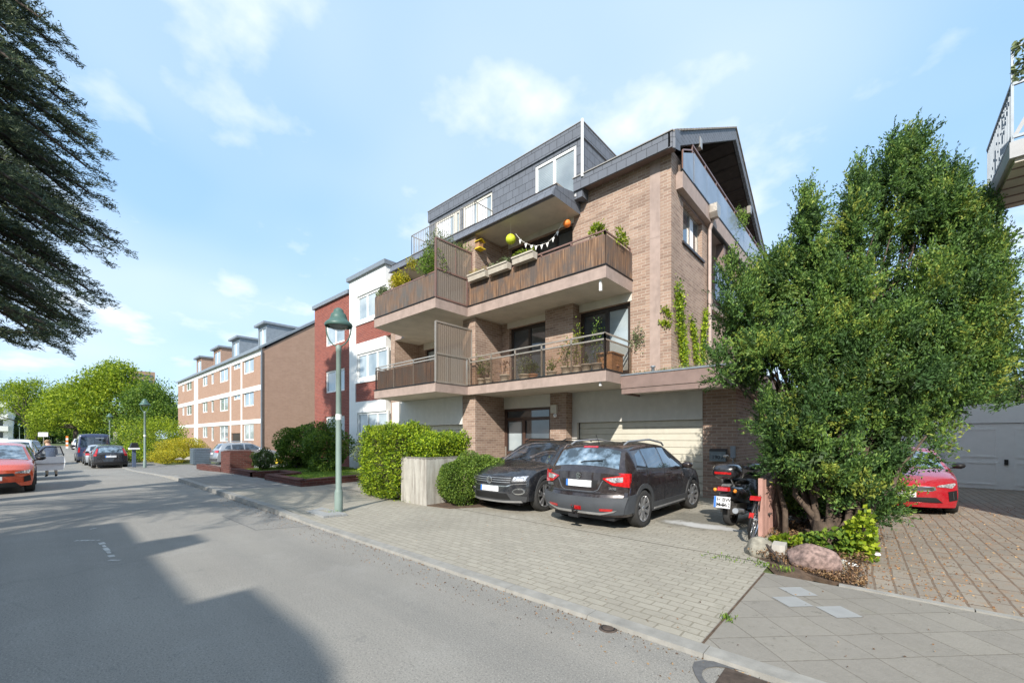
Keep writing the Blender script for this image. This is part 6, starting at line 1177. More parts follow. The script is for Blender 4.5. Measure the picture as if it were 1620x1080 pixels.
# houses across the street (they throw the shade on the near road)
t = thing('apartment_house', 'plain brick house across the street behind the viewer, with a roof bay and chimney', 'apartment building', (5, -13, 0))
SH = -1.45
b = MB(); wallgrid(b, 'y', -3.8+SH, 16, 0, 8.8, -10.8, -11.1, [(x, x+1.4, z, z+1.4) for x in (-2.6, 0, 6, 9, 12) for z in (1, 3.8, 6.6)]); b.box(-3.8+SH, -3.5+SH, -22, -11.1, 0, 8.8); b.box(15.7, 16, -22, -11.1, 0, 8.8); b.box(-3.5+SH, 15.7, -22, -21.7, 0, 8.8); b.build('wall', 'brick', t)
for x in (-2.6, 0, 6, 9, 12):
    for z in (1, 3.8, 6.6): b = MB(); b.box(x, x+1.4, -10.98, -10.95, z, z+1.4); b.build('window', 'glass', t)
b = MB(); b.box(-3.8+SH, 16, -22, -10.8, 8.801, 9.0); b.build('roof', 'zinc', t); b = MB(); b.prism([(2.3+SH, -10.75), (3.9+SH, -10.76), (4.5+SH, -10.86), (4.95+SH, -11.06), (5.25+SH, -11.4), (5.3+SH, -12.6), (2.3+SH, -12.6)], 9.0, 9.36); b.build('roof_bay', 'zinc', t); b = MB(); b.box(-1.1+SH, -.35+SH, -11.5, -10.9, 9.0, 9.62); b.build('chimney', 'brick', t)
# ---- courtyard garages and neighbour's balcony, right
t = thing('garage_row', 'pale grey panelled garages at the back of the brown paved courtyard', 'garage', (4, 19.8, 0)); b = MB(); yg = 19.8
b.box(-1.6, 12, yg+.12, 25.5, .0, 2.62); b.build('wall', 'white', t); b = MB(); b.box(-1.7, 12.1, yg, 25.6, 2.09, 2.70); b.build('roof_fascia', 'white', t)
for i in range(4):
    x0 = 1.55+i*2.75-2.75; x1 = x0+2.65; b = MB(); b.box(x0, x1, yg+.04, yg+.10, .02, 2.07); g = b.build('garage_door', 'white', t)
    for u in range(2):
        for z0, z1 in ((.14, .86), (1.0, 1.92)):
            xa = x0+.22+u*1.28; b = MB(); wallgrid(b, 'y', xa, xa+.94, z0, z1, yg+.025, yg+.04, [(xa+.05, xa+.89, z0+.05, z1-.05)]); b.build('panel', 'white', g)
    b = MB(); b.box((x0+x1)/2-.04, (x0+x1)/2+.04, yg-.01, yg+.03, .78, .95); b.build('handle', 'black', g)
t = thing('apartment_house', 'neighbouring house at the right edge with a slatted grey corner balcony high above the yew', 'apartment building', (4, 10, 0))
b = MB(); b.box(3.9, 13, 9.2, 18.5, 0, 9.4); b.build('wall', 'cream', t); b = MB(); b.box(3.6, 13.3, 8.9, 18.8, 9.4, 9.6); b.build('roof', 'zinc', t)
b = MB(); b.box(1.44, 3.9, 9.7, 11.7, 5.86, 6.10); bal = b.build('balcony', 'balcony_grey', t); b = MB(); b.box(1.50, 3.9, 9.76, 11.64, 5.80, 5.859); b.build('soffit', 'soffit', bal)
b = MB()
for i in range(5): b.box(1.5, 3.9, 9.95+i*.36, 9.98+i*.36, 5.785, 5.80)
b.build('soffit_batten', 'band_dark', bal)
b = MB()
for z in (6.18, 6.98): b.beam((1.47, 9.73, z), (3.9, 9.73, z), .04); b.beam((1.47, 9.73, z), (1.47, 11.66, z), .04); b.beam((1.47, 11.66, z), (3.9, 11.66, z), .04)
for i in range(18): b.beam((1.47, 9.73+i*.113, 6.1), (1.47, 9.73+i*.113, 7.0), .022)
for i in range(22): b.beam((1.52+i*.11, 11.66, 6.1), (1.52+i*.11, 11.66, 7.0), .022)
for i in range(5): b.beam((1.47+i*.6, 9.73, 6.1), (1.47+i*.6, 9.73, 7.55), .03)
b.beam((1.47, 9.73, 7.53), (3.9, 9.73, 7.53), .03); b.beam((1.47, 9.73, 7.25), (3.9, 9.73, 7.25), .02); b.build('railing', 'zinc', bal)
b = MB()
for i in range(12): b.beam((1.5+i*.2, 9.735, 6.2), (1.5+i*.2+.35, 9.735, 6.96), .05, .01, up=(0, 1, 0))
b.build('slat_panel', 'balcony_grey', bal)
P = np.array([[1.47+.35*random.random(), 9.7, 7.0+.6*random.random()] for _ in range(160)]); leaves('climbing_plant', P, .09, .05, LF['olive'], bal)
# ================================================================ PLANTS
def stems(b, base, tips, r0, wob=.12, seg=7, r1=.25, n=7):
    for tp in tips:
        p = Vector(base)+Vector((random.uniform(-.10, .10), random.uniform(-.10, .10), 0)); q = Vector(tp); pts = []
        for i in range(seg+1):
            u = i/seg; c = p.lerp(q, u); c += Vector((random.uniform(-1, 1), random.uniform(-1, 1), 0))*wob*math.sin(math.pi*u); pts.append(c)
        b.tube(pts, [r0*(1-(1-r1)*i/seg) for i in range(seg+1)], n, cap=False)
# yew: many upright leaders, sprays of short dark needles tipped yellow-green
def yew():
    t = thing('yew_tree', 'big many-stemmed yew with ragged upright tips growing between the railing and the driveway', 'yew', (-.66, 7.4, .05))
    base = Vector((-.62, 7.45, .05)); lobes = []
    # (px, py centre, depth, rx, rz, n)   leaders
    L_ = [(1275, 395, 7.1, .26, .95), (1355, 360, 6.9, .30, .95), (1400, 330, 7.0, .30, 1.05), (1440, 320, 7.2, .32, 1.15), (1495, 355, 7.0, .32, 1.05), (1530, 385, 6.8, .30, .95), (1565, 410, 6.9, .26, .95), (1212, 455, 7.3, .28, .62), (1320, 430, 7.2, .30, .75), (1465, 300, 7.3, .20, .85), (1240, 440, 7.1, .25, .7), (1555, 345, 7.3, .14, .55)]
    B_ = [(1300, 520, 6.9, .80, .95), (1400, 490, 7.1, .66, .85), (1480, 515, 7.0, .70, .95), (1543, 530, 6.9, .38, 1.0), (1215, 545, 7.0, .50, .64), (1178, 588, 7.0, .42, .42), (1290, 640, 6.6, .75, .65), (1380, 620, 6.5, .80, .8), (1465, 610, 6.7, .62, .75), (1528, 580, 7.0, .42, .50), (1250, 680, 6.7, .42, .40), (1340, 730, 6.3, .55, .42), (1405, 712, 6.2, .38, .45), (1392, 785, 6.0, .24, .26), (1290, 735, 5.95, .50, .30), (1252, 712, 6.2, .30, .30), (1350, 775, 5.9, .32, .26), (1260, 690, 6.1, .4, .3), (1270, 740, 6.7, .40, .36), (1385, 800, 6.1, .24, .22), (1250, 800, 7.4, .38, .35), (1300, 800, 7.6, .5, .4), (1370, 770, 7.4, .5, .45), (1243, 740, 6.9, .3, .3), (1500, 545, 7.6, .7, .9), (1330, 560, 7.7, .8, 1.0)]
    ox_, oy_ = zip(*[(1130, 565), (1160, 475), (1200, 425), (1240, 400), (1275, 310), (1305, 400), (1330, 365), (1355, 290), (1380, 305), (1400, 245), (1425, 235), (1442, 222), (1470, 265), (1497, 258), (1530, 315), (1562, 318), (1588, 430)])
    rs = random.Random(4); nl0 = len(L_)
    L_ = [(a, b+18, d, rx*.84, rz) for a, b, d, rx, rz in L_]
    for _ in range(54):
        xq = rs.uniform(1132, 1588); dp = rs.uniform(0, 150)*rs.random()*min(1, max(0, (xq-1150)/140)); L_.append((xq, float(np.interp(xq, ox_, oy_))+30+dp, rs.uniform(6.6, 7.5), rs.uniform(.09, .15), rs.uniform(.26, .48)))
    for _ in range(34):
        xq = rs.uniform(1150, 1580); L_.append((xq, float(np.interp(xq, ox_, oy_))+rs.uniform(-4, 22), rs.uniform(6.7, 7.4), .05, rs.uniform(.16, .30)))
    for _ in range(64):
        yq = rs.uniform(430, 700); L_.append((rs.uniform(1155+max(0, yq-560)*.55, 1570-max(0, yq-580)*.85), yq, rs.uniform(6.15, 6.5), rs.uniform(.12, .2), rs.uniform(.25, .42)))
    P = []; D = []; TN = []
    for i, (px_, py_, d, rx, rz) in enumerate(L_+B_):
        c = at(px_, py_, d+.1); lead = i < len(L_); m_ = int(520*.42)+120 if i < nl0 else (int(900*rx*rz)+26 if lead else int(1250*rx*rz)+100)
        U = unit(np.random.normal(size=(m_, 3))); rr = (1-.45*np.random.uniform(size=(m_, 1))**1.6)*lump(U, 5, .22, i)[:, None]; Q = U*rr
        if lead: k = np.clip(1.05-(Q[:, 2:3]+1)/2, .12, 1)**.8; Q[:, :2] *= k*1.25
        cq = max(1, m_//(8 if lead else 14)); ix = np.random.randint(0, cq, m_); Q = Q[ix]*np.array([rx, rx, rz])+np.array(c)+np.random.normal(size=(m_, 3))*[.06, .06, .075]; U = U[ix]
        # each spray: a short twig outwards and upwards, needles along it
        dr_ = unit((U+np.random.normal(size=(cq, 3))[ix]*.55)*.75+np.array([0, 0, .9 if lead else .6])+np.random.normal(size=(m_, 3))*.22); nl = 16
        tl = np.random.uniform(.14, .34, (m_, 1, 1)); s_ = np.linspace(0, 1, nl)[None, :, None]
        pts = Q[:, None, :]+dr_[:, None, :]*tl*s_+np.random.normal(size=(m_, nl, 3))*.013
        nd = np.repeat(dr_[:, None, :], nl, 1)*1.0+np.random.normal(size=(m_, nl, 3))*.55
        P.append(pts.reshape(-1, 3)); D.append(nd.reshape(-1, 3)); lobes.append(c)
        tone = np.random.normal(np.random.uniform(.3, 1.5), .80, cq)[ix] + (.35 if lead and i >= nl0 else 0); TN.append(np.clip(np.repeat(tone, nl)+np.random.normal(size=m_*nl)*.55+s_.repeat(m_, 0).ravel()*.5, 0, 3.2))
    P = np.concatenate(P); D = np.concatenate(D); TN = np.concatenate(TN); ok = P[:, 2] > .25; P, D, TN = P[ok], D[ok], np.minimum(3, TN[ok].astype(int))
    # crown: tone varies spray by spray (young yellow shoots on some)
    leaves('crown', P, .060, .023, LF['yew'], t, unit(D), .25, .1, mi=TN)
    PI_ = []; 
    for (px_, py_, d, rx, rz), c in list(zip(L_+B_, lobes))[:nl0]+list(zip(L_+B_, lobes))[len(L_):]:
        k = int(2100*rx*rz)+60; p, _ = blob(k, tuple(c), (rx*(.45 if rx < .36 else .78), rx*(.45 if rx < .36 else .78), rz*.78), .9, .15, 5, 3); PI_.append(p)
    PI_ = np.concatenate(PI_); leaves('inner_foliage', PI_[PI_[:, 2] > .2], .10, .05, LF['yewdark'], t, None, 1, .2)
    b = MB(); tips = [lobes[i]+FW*.35-Vector((0, 0, .5)) for i in (0, 1, 3, 4, 6, 7)]+[lobes[len(L_)+i]+FW*.4-Vector((0, 0, .3)) for i in (0, 1, 2, 3, 4, 8)]; stems(b, base, tips, .050, .20, 8, .12)
    stems(b, base+Vector((-.5, .25, 0)), [lobes[len(L_)+4], lobes[7]], .045, .12, 7, .12); stems(b, base+Vector((.1, -.1, 0)), [lobes[len(L_)+10+3], lobes[len(L_)+12], at(1400, 740, 6.1), at(1465, 690, 6.0)], .05, .06, 7)
    b.lathe([(.20, 0), (.16, .15), (.13, .4)], tuple(base), 10); b.build('trunk', 'bark', t)
    b = MB()
    for c in lobes[:nl0]+lobes[len(L_):]:
        for _ in range(5): q = c+FW*.25+Vector((random.uniform(-.4, .4), random.uniform(-.3, .3), random.uniform(-.3, .3))); p = base.lerp(c, random.uniform(.55, .85)); b.tube([p, p.lerp(q, .5)+Vector((0, 0, -.05)), q], [.018, .012, .004], 5, cap=False)
    b.build('branches', 'bark', t)
yew()
# dark understory and leaf litter in the bed
P = np.random.uniform(size=(9000, 3))*[1.25, 1, .05]+[-1.36, 0, .05]; P[:, 1] = 5.86+P[:, 1]**2.0*5; P[:, 2] += np.clip((P[:, 1]-5.95)*.12, 0, .07); P = P[(P[:, 1] > 6.36-.55*(P[:, 0]+1.36)) & (P[:, 0] < -.12)]
tag(leaves('leaf_litter', P, .034, .018, LF['litter'], None, None, 1, -.0), 'brown dry leaves scattered over the soil under the yew', 'leaf litter', kind='stuff')
n = 2600; P = np.random.uniform(size=(n, 2)); P = np.c_[-.2+P[:, 0]**1.6*5.5, 5.85+P[:, 1]**1.3*9, np.full(n, .028)]; fr = np.abs(((P[:, 0]/.42) % 1)-.5) < .5; P = P[fr]
tag(leaves('leaf_litter', P, .030, .016, LF['dry'], None, np.tile([1.0, .3, 0], (len(P), 1)), .8, 0), 'brown flakes strewn over the brown courtyard paving', 'leaf litter', kind='stuff')
def weeds(label, spots, h=.055, n=34, cols='mid', nm='weed'):
    for i, (x, y, r, lb) in enumerate(spots):
        P = np.random.normal(size=(int(n*(1+r*3)), 3))*[r, r*.6, .015]+[x, y, .05+h*.3]; o = leaves(nm, P, h, .014, LF[cols], None, None, .5, 1.0); tag(o, lb, 'weed', 'weeds in the paving joints')
weeds('', [(-8.70, 4.06, .10, 'grass tuft round the foot of the nearest lamp post'), (-1.50, 5.95, .12, 'weeds in the joint left of the squarish boulder'), (-1.02, 4.0, .03, 'small weed at the corner of the slabs and the kerb'), (-1.12, 5.95, .07, 'low green weed in front of the boulders'), (-8.95, 5.95, .12, 'grass tuft at the left foot of the concrete wall'), (-.85, 5.88, .05, 'green sprout by the kerb in front of the pink boulder'), (-10.0, 5.85, .08, 'grass tuft under the front corner of the hedge')])
# ivy at the yew's foot
for nm, lb, c, r, n_, col in (('ivy', 'bright ivy mound spilling onto the driveway right of the yew trunk', (-.22, 7.15, .33), (.22, .26, .36), 620, 'spring'), ('ivy', 'yellow-green leafy sprig behind the pink boulder', (-.98, 6.75, .24), (.22, .12, .09), 150, 'spring'), ('ivy', 'dark ivy creeping below the yew stems', (-.55, 7.1, .22), (.45, .3, .18), 500, 'mid')):
    P, D = blob(n_, c, r, .5, .2, 5, 3); tag(leaves(nm, P, .075, .06, LF[col], None, D, .8), lb, 'ivy')
# hedge
t = thing('hedge', 'tall bright green clipped hedge beside the lamp post and concrete wall', 'hedge', (-9.6, 6.6, 0))
P1, D1_ = boxleaf(30000, -10.75, -9.12, 5.75, 7.1, .05, 1.84, .06, .17); P2, D2 = boxleaf(14000, -9.12, -8.25, 6.3, 7.5, .9, 1.66, .06, .15); P = np.r_[P1, P2]; D = np.r_[D1_, D2]
leaves('foliage', P, .062, .036, LF['hedge'], t, D, .8, .25); b = MB(); b.box(-10.6, -9.25, 5.95, 6.95, .1, 1.68); b.box(-9.1, -8.35, 7.15, 7.4, .1, 1.5); b.build('twig_core', 'bark_dark', t)
P, D = boxleaf(1800, -10.7, -9.2, 5.8, 7.0, 1.80, 1.86, .03, .05); P[:, 2] = 1.82+np.random.uniform(0, .14, len(P)); leaves('shoots', P, .10, .02, LF['spring'], t, None, .3, 1.2); P, D = boxleaf(700, -10.85, -9.05, 5.68, 7.1, .2, 1.86, .05, .17); leaves('stray_twigs', P, .16, .016, [LF['spring'][2], M['bark']], t, D, .5, .5)
# round shrub
t = thing('shrub', 'rounded mid green shrub between the concrete wall and the black crossover', 'shrub', (-7.5, 6.6, 0)); P, D = blob(17000, (-7.52, 6.72, .62), (.62, .66, .62), .30, .14, 6, 5)
P2, D2 = blob(8000, (-7.12, 7.0, .78), (.50, .50, .50), .30, .14, 6, 8); P = np.r_[P, P2]; D = np.r_[D, D2]; ok = P[:, 2] > .04; leaves('foliage', P[ok], .050, .026, LF['shrub'], t, D[ok], .9, .2)
b = MB(); stems(b, (-7.4, 6.8, 0), [(-7.8+.25*i, 6.7, .8) for i in range(5)], .02); b.build('stems', 'bark', t)
def bush(label, c, r, n_, col, ls=.09, nm='bush', cat='bush', seed=1, amp=.25, shell=.4, up=.1, z0=0.0, cl=0, grp=None):
    t = thing(nm, label, cat, (c[0], c[1], z0), 0, grp); P, D = blob(n_, c, r, shell, amp, 5, seed, cl, .12*max(r)/2 if cl else .2); ok = P[:, 2] > z0; leaves('foliage', P[ok], ls, ls*.5, LF[col], t, D[ok], .9, up)
    b = MB(); stems(b, (c[0], c[1], z0), [(c[0]+random.uniform(-.5, .5)*r[0], c[1]+random.uniform(-.5, .5)*r[1], c[2]) for _ in range(4)], .05*max(.5, r[2])); b.build('stems', 'bark_dark', t); return t
bush('green loose bush on the lawn in front of the long brick gable', (-20.9, 8.0, 1.15), (1.05, 1.0, 1.10), 13000, 'mid', .11, seed=2, amp=.35)
bush('second green bush on the lawn, against the red house corner', (-19.0, 8.5, 1.05), (.95, .9, 1.15), 12000, 'mid', .11, seed=4, amp=.35)
bush('low olive bush with reddish leaves under the white bay', (-16.2, 9.2, .9), (.8, .6, .9), 3500, 'olive', .10, seed=6)
bush('small dark bush beside the maroon brick pier', (-21.0, 6.5, .65), (.85, .45, .45), 3500, 'dark', .08, seed=9)
bush('domed golden-yellow shrub behind the bin enclosure', tuple(at(290, 712, 34)), (2.2, 1.6, 1.0), 13000, 'gold', .10, seed=11, z0=-.3)
bush('second golden shrub lying lower to its left', tuple(at(266, 727, 33)), (1.7, 1.2, .5), 4000, 'gold', .12, seed=12, z0=-.3)
bush('low yellow ground cover beside the second street lamp', tuple(at(262, 722, 31)), (1.2, 1.0, .55), 2500, 'gold', .1, seed=13, z0=-.3)
bush('bright green layered shrub beneath the big tree, behind the golden shrub', tuple(at(248, 695, 37)), (2.9, 2.2, 2.0), 9000, 'spring', .17, seed=15, z0=-.3, cl=3)
bush('green shrub left of the second street lamp', tuple(at(212, 700, 42)), (1.8, 1.8, 1.9), 5000, 'mid', .17, seed=16, z0=-.3)
bush('clipped yellow-green hedge end behind the blue stand', tuple(at(212, 716, 33)), (1.6, .8, .85), 3500, 'hedge', .12, seed=17, z0=-.3)
for i, (px_, s_) in enumerate(((283, .3), (300, .35), (296, .24))): a = at(px_, 731, 31); rock('boulder', ('pale boulder below the golden shrub', 'rounded pale boulder next to the bin enclosure', 'small stone between the two pale boulders')[i], (a.x, a.y, -.15), (s_*1.4, s_, s_), 'stone_grey', 30+i)
def tree(name, label, cat, base, h, tr, lobes, col, ls, per, seed=0, cl=4, clr=.3, z0=0, grp=None, bark='bark_dark', asp=.55, shell=.5):
    t = thing(name, label, cat, base, 0, grp); P = []; D = []
    for i, (dx, dy, z, rx, ry, rz) in enumerate(lobes):
        p, d = blob(int(per*(rx*rz)), (base[0]+dx, base[1]+dy, z), (rx, ry, rz), shell, .3, 5, seed+i, cl, clr); P.append(p); D.append(d)
    P = np.concatenate(P); D = np.concatenate(D); leaves('crown', P, ls, ls*asp, LF[col], t, D, .9, .15)
    b = MB(); tips = [(base[0]+l[0], base[1]+l[1], l[2]) for l in lobes]; bx = Vector(base); top = Vector((base[0], base[1], base[2]+h*.35)); b.tube([bx, bx.lerp(top, .5)+Vector((.05*h*.2, 0, 0)), top], [tr*1.25, tr, tr*.8], 10)
    b.build('trunk', bark, t); b = MB()
    for tp in tips: stems(b, top-Vector((0, 0, h*.08)), [tp], tr*.5, .35, 6, .2)
    b.build('branches', bark, t); return t
def lob(n, R, z0, z1, r, seed, asym=(0, 0)):
    rs = random.Random(seed); o = []
    for i in range(n):
        a = i*2.4+rs.random(); q = math.sqrt((i+.5)/n); z = z0+(z1-z0)*(1-q**1.6)*rs.uniform(.75, 1.1)+rs.uniform(0, .2)*(z1-z0)*q; s_ = r*rs.uniform(.7, 1.25); o.append((asym[0]+R*q*math.cos(a), asym[1]+R*q*math.sin(a), min(z1-s_*.5, z), s_, s_, s_*.62))
    return o
a = at(185, 691, 72); tree('deciduous_tree', 'big bright spring-green tree with layered branches over the parked cars', 'tree', (a.x, a.y, 0), 14, .45, lob(26, 7.2, 3.0, 14.2, 2.6, 1), 'spring', .42, 330, 20, 5, .45)
a = at(120, 691, 84); tree('deciduous_tree', 'bright green tree arching over the road behind the blue van', 'tree', (a.x, a.y, 0), 12, .4, lob(16, 5.5, 3.5, 12.5, 2.5, 2), 'spring', .45, 230, 40, 5, .5)
a = at(240, 691, 66); tree('deciduous_tree', 'darker green tree at the right flank of the big spring-green tree', 'tree', (a.x, a.y, 0), 10, .3, lob(14, 3.6, 2.0, 10.5, 2.0, 3), 'mid', .34, 300, 60, 5, .35)
a = at(45, 691, 88); tree('deciduous_tree', 'open feathery green tree with sky showing through, at the far left', 'tree', (a.x, a.y, 0), 15, .35, lob(17, 5.0, 5.0, 15.0, 2.0, 4), 'spring', .40, 170, 80, 5, .45, shell=.8)
a = at(20, 691, 110); tree('deciduous_tree', 'dim green tree behind the feathery one at the far left', 'tree', (a.x, a.y, 0), 15, .35, lob(16, 6.5, 2.5, 14.5, 2.8, 5), 'mid', .5, 190, 100, 5, .5)
a = at(57, 691, 74); tree('deciduous_tree', 'small conical yellow-green tree among the far street lamps', 'tree', (a.x, a.y, 0), 6, .14, [(0, 0, 1.9+i*.8, 1.3-.2*i, 1.3-.2*i, .8) for i in range(5)], 'spring', .24, 500, 120, 4, .2)
for i, (px_, d, R__, z1, col) in enumerate(((85, 110, 6, 9, 'mid'), (10, 100, 5, 6, 'dark'), (60, 115, 7, 8, 'dark'), (110, 118, 7, 8, 'dark'), (150, 100, 6, 8, 'mid'))):
    a = at(px_, 691, d); tree('deciduous_tree', ('shaded tree closing the view where the road bends', 'low dark tree behind the parked white car', 'dark tree beneath the conical yellow-green tree', 'dark tree behind the red and white warning post', 'tree filling the shade under the big spring-green tree')[i], 'tree', (a.x, a.y, 0), z1, .3, lob(12, R__, 1.0, z1, 2.6, 20+i), col, .5, 170, 150+i*20, 5, .5)
# trees behind the garages
for i, (px_, d, z1, R__, col) in enumerate(((1600, 21, 6.8, 2.0, 'dark'), (1560, 24, 5.4, 2.4, 'mid'), (1660, 20, 7.0, 2.2, 'dark'), (1500, 26, 5.0, 2.4, 'dark'), (1625, 22.5, 4.6, 2.2, 'spring'), (1440, 27, 5.5, 2.6, 'mid'))):
    a = at(px_, 691, d); a.y = max(a.y, 27.0) if i not in (0, 2) else max(a.y, 26.8)
    tree('deciduous_tree', ('dark tree above the garages at the right edge of the view', 'mid green tree over the garage roof next to the yew', 'tree beyond the right edge behind the garages', 'dark tree behind the garages hidden by the yew', 'bright low foliage just over the garage fascia', 'tree behind the red car and yew')[i], 'tree', (a.x, a.y, 0), z1, .2, lob(12, R__, 1.6, z1, 1.3, 60+i), col, .17, 420, 300+i*20, 4, .16)
# cedar at the left: long drooping boughs of fine dark needles
def cedar(name, label, base, hgt, seed, azs, cnt, dens=1.0):
    rs = np.random.RandomState(seed); t = thing(name, label, 'conifer', base); B = np.array(base); P = []; D = []; tb = MB(); sb = MB()
    tb.tube([base, (base[0]+.1, base[1], base[2]+hgt*.5), (base[0], base[1], base[2]+hgt)], [.42, .28, .05], 12); tb.build('trunk', 'bark_dark', t)
    for k in range(cnt):
        z = 4.9+(hgt-5.3)*((k+.5)/cnt)**.9; a0, a1, _ = azs[k % len(azs)]; az = R_(rs.uniform(a0, a1)); q = (z-3.0)/(hgt-3.0); Lb = (6.9*(1-q)**.42+.9)*rs.uniform(.80, 1.05)*min(1, .70+.75*q)
        d = np.array([math.cos(az), math.sin(az), 0]); sd = np.array([-d[1], d[0], 0]); rise = rs.uniform(.10, .28); n = 26
        s_ = np.linspace(0, 1, n); path = B+d*(s_*Lb)[:, None]+np.array([0, 0, 1])*(z+Lb*(rise*s_-.50*s_**2.0))[:, None]+sd*(.25*np.sin(s_*4+k)*s_)[:, None]
        path[:, 2] = np.maximum(path[:, 2], 3.75+.02*k); sb.tube([tuple(p) for p in path[::3]], [.07*(1-.85*i/9)+.006 for i in range(len(path[::3]))], 5, cap=False)
        for i in range(5, n):
            for sg in (1, -1):
                u = s_[i]; sl = (1.35*(1-u)**.6+.32)*rs.uniform(.6, 1.1); dv = d*.80+sd*sg*rs.uniform(.35, .85)+np.array([0, 0, rs.uniform(-.30, .08)]); dv /= np.linalg.norm(dv); m_ = max(8, int(sl*34*dens)); w_ = np.linspace(.05, 1, m_)[:, None]
                q_ = path[i]+dv*sl*w_+np.array([0, 0, -.18*sl])*w_**2
                if rs.uniform() < .5 and q_[-1][2] > 3.6: sb.tube([tuple(q_[0]), tuple(q_[m_//2]), tuple(q_[-1])], [.010, .007, .003], 3, cap=False)
                for r_ in range(4): P.append(q_+rs.normal(size=q_.shape)*.034); D.append(np.tile(dv, (m_, 1))*1.0+rs.normal(size=q_.shape)*.45)
    P = np.concatenate(P); D = np.concatenate(D); ok = P[:, 2] > 3.5+.25*np.sin(P[:, 0]*2+P[:, 1]*3); P, D = P[ok], D[ok]; leaves('crown', P, .11, .019, LF['cedar'], t, unit(D), .32, .12, weights=[.40, .38, .22]); sb.build('branches', 'bark_dark', t); return t
cedar('cedar_tree', 'dark blue-green cedar with drooping feathery boughs reaching in from the left edge', (-15.2, -5.2, 0), 17.5, 5, [(50, 120, 1), (58, 108, 1), (40, 130, 1)], 150)
cedar('cedar_tree', 'second cedar on the near verge, its shade falling across the road', (-8.6, -8.2, 0), 13.5, 9, [(0, 360, 1)], 46, .5)
# ---- vines on the side wall
def vine(lb, pts, w_, n_, col='hedge', cr=.07, wall='x', off=-4.27):
    P = []; 
    for (y0, z0), (y1, z1) in zip(pts, pts[1:]):
        L = math.hypot(y1-y0, z1-z0); k = int(n_*L); u = np.random.uniform(size=k); a = np.c_[y0+(y1-y0)*u+np.random.normal(size=k)*w_, z0+(z1-z0)*u+np.random.normal(size=k)*w_]; P.append(a)
    a = np.concatenate(P); k = len(a); dx = np.abs(np.random.normal(size=k))*.05+.02
    Q = np.c_[np.full(k, off)+dx, a[:, 0], a[:, 1]] if wall == 'x' else np.c_[a[:, 0], np.full(k, off)-dx, a[:, 1]]
    return tag(leaves('climbing_vine', Q, cr, cr*.8, LF[col], None, None, .9, -.3), lb, 'vine', 'vines on the corner wall')
vz = lambda px_, py_: (lambda p: (p.y, p.z))(xp(px_, py_, -4.28)); vy = lambda px_, py_: (lambda p: (p.x, p.z))(yp(px_, py_, YB))
vine('tall yellow-green vine climbing the corner nearest the pilaster', [vz(1080, 577), vz(1078, 550), vz(1075, 530), vz(1073, 500), vz(1071, 458)], .17, 800)
tag(leaves('climbing_vine', np.concatenate([np.c_[np.linspace(*[vy(1052, 0)[0], vy(1061, 0)[0]], 90)+np.random.normal(size=90)*.05, np.full(90, YB-.05), np.linspace(vy(1052, 488)[1], vy(1061, 500)[1], 90)+np.random.normal(size=90)*.06], np.c_[np.linspace(vy(1048, 0)[0], vy(1061, 0)[0], 90)+np.random.normal(size=90)*.05, np.full(90, YB-.05), np.linspace(vy(1048, 508)[1], vy(1061, 515)[1], 90)+np.random.normal(size=90)*.05]]), .07, .055, LF['spring'], None, None, .9, -.3), 'vine tendrils reaching left round the corner onto the front wall', 'vine', 'vines on the corner wall')
vine('thin middle vine leaning left on the side wall', [vz(1099, 575), vz(1097, 540), vz(1091, 508)], .10, 520); vine('vine beside the downpipe on the side wall', [vz(1108, 575), vz(1110, 530), vz(1114, 495)], .09, 520)
P = np.random.uniform(size=(700, 3))*[2.7, .5, .10]+[-5.2, 10.75, 3.37]; tag(leaves('roof_moss', P, .08, .018, LF['olive'], None, None, .5, .8), 'sparse grass and moss on the flat garage roof edge', 'grass', kind='stuff')
P, D = blob(260, (vy(1010, 0)[0], YB-.12, vy(0, 520)[1] if 0 else 4.45), (.30, .08, .42), .9, .2, 5, 3); tag(leaves('climber', P, .07, .035, LF['olive'], None, D, .9, .4), 'sparse grey-green climber on the wall at the balcony end', 'climber')
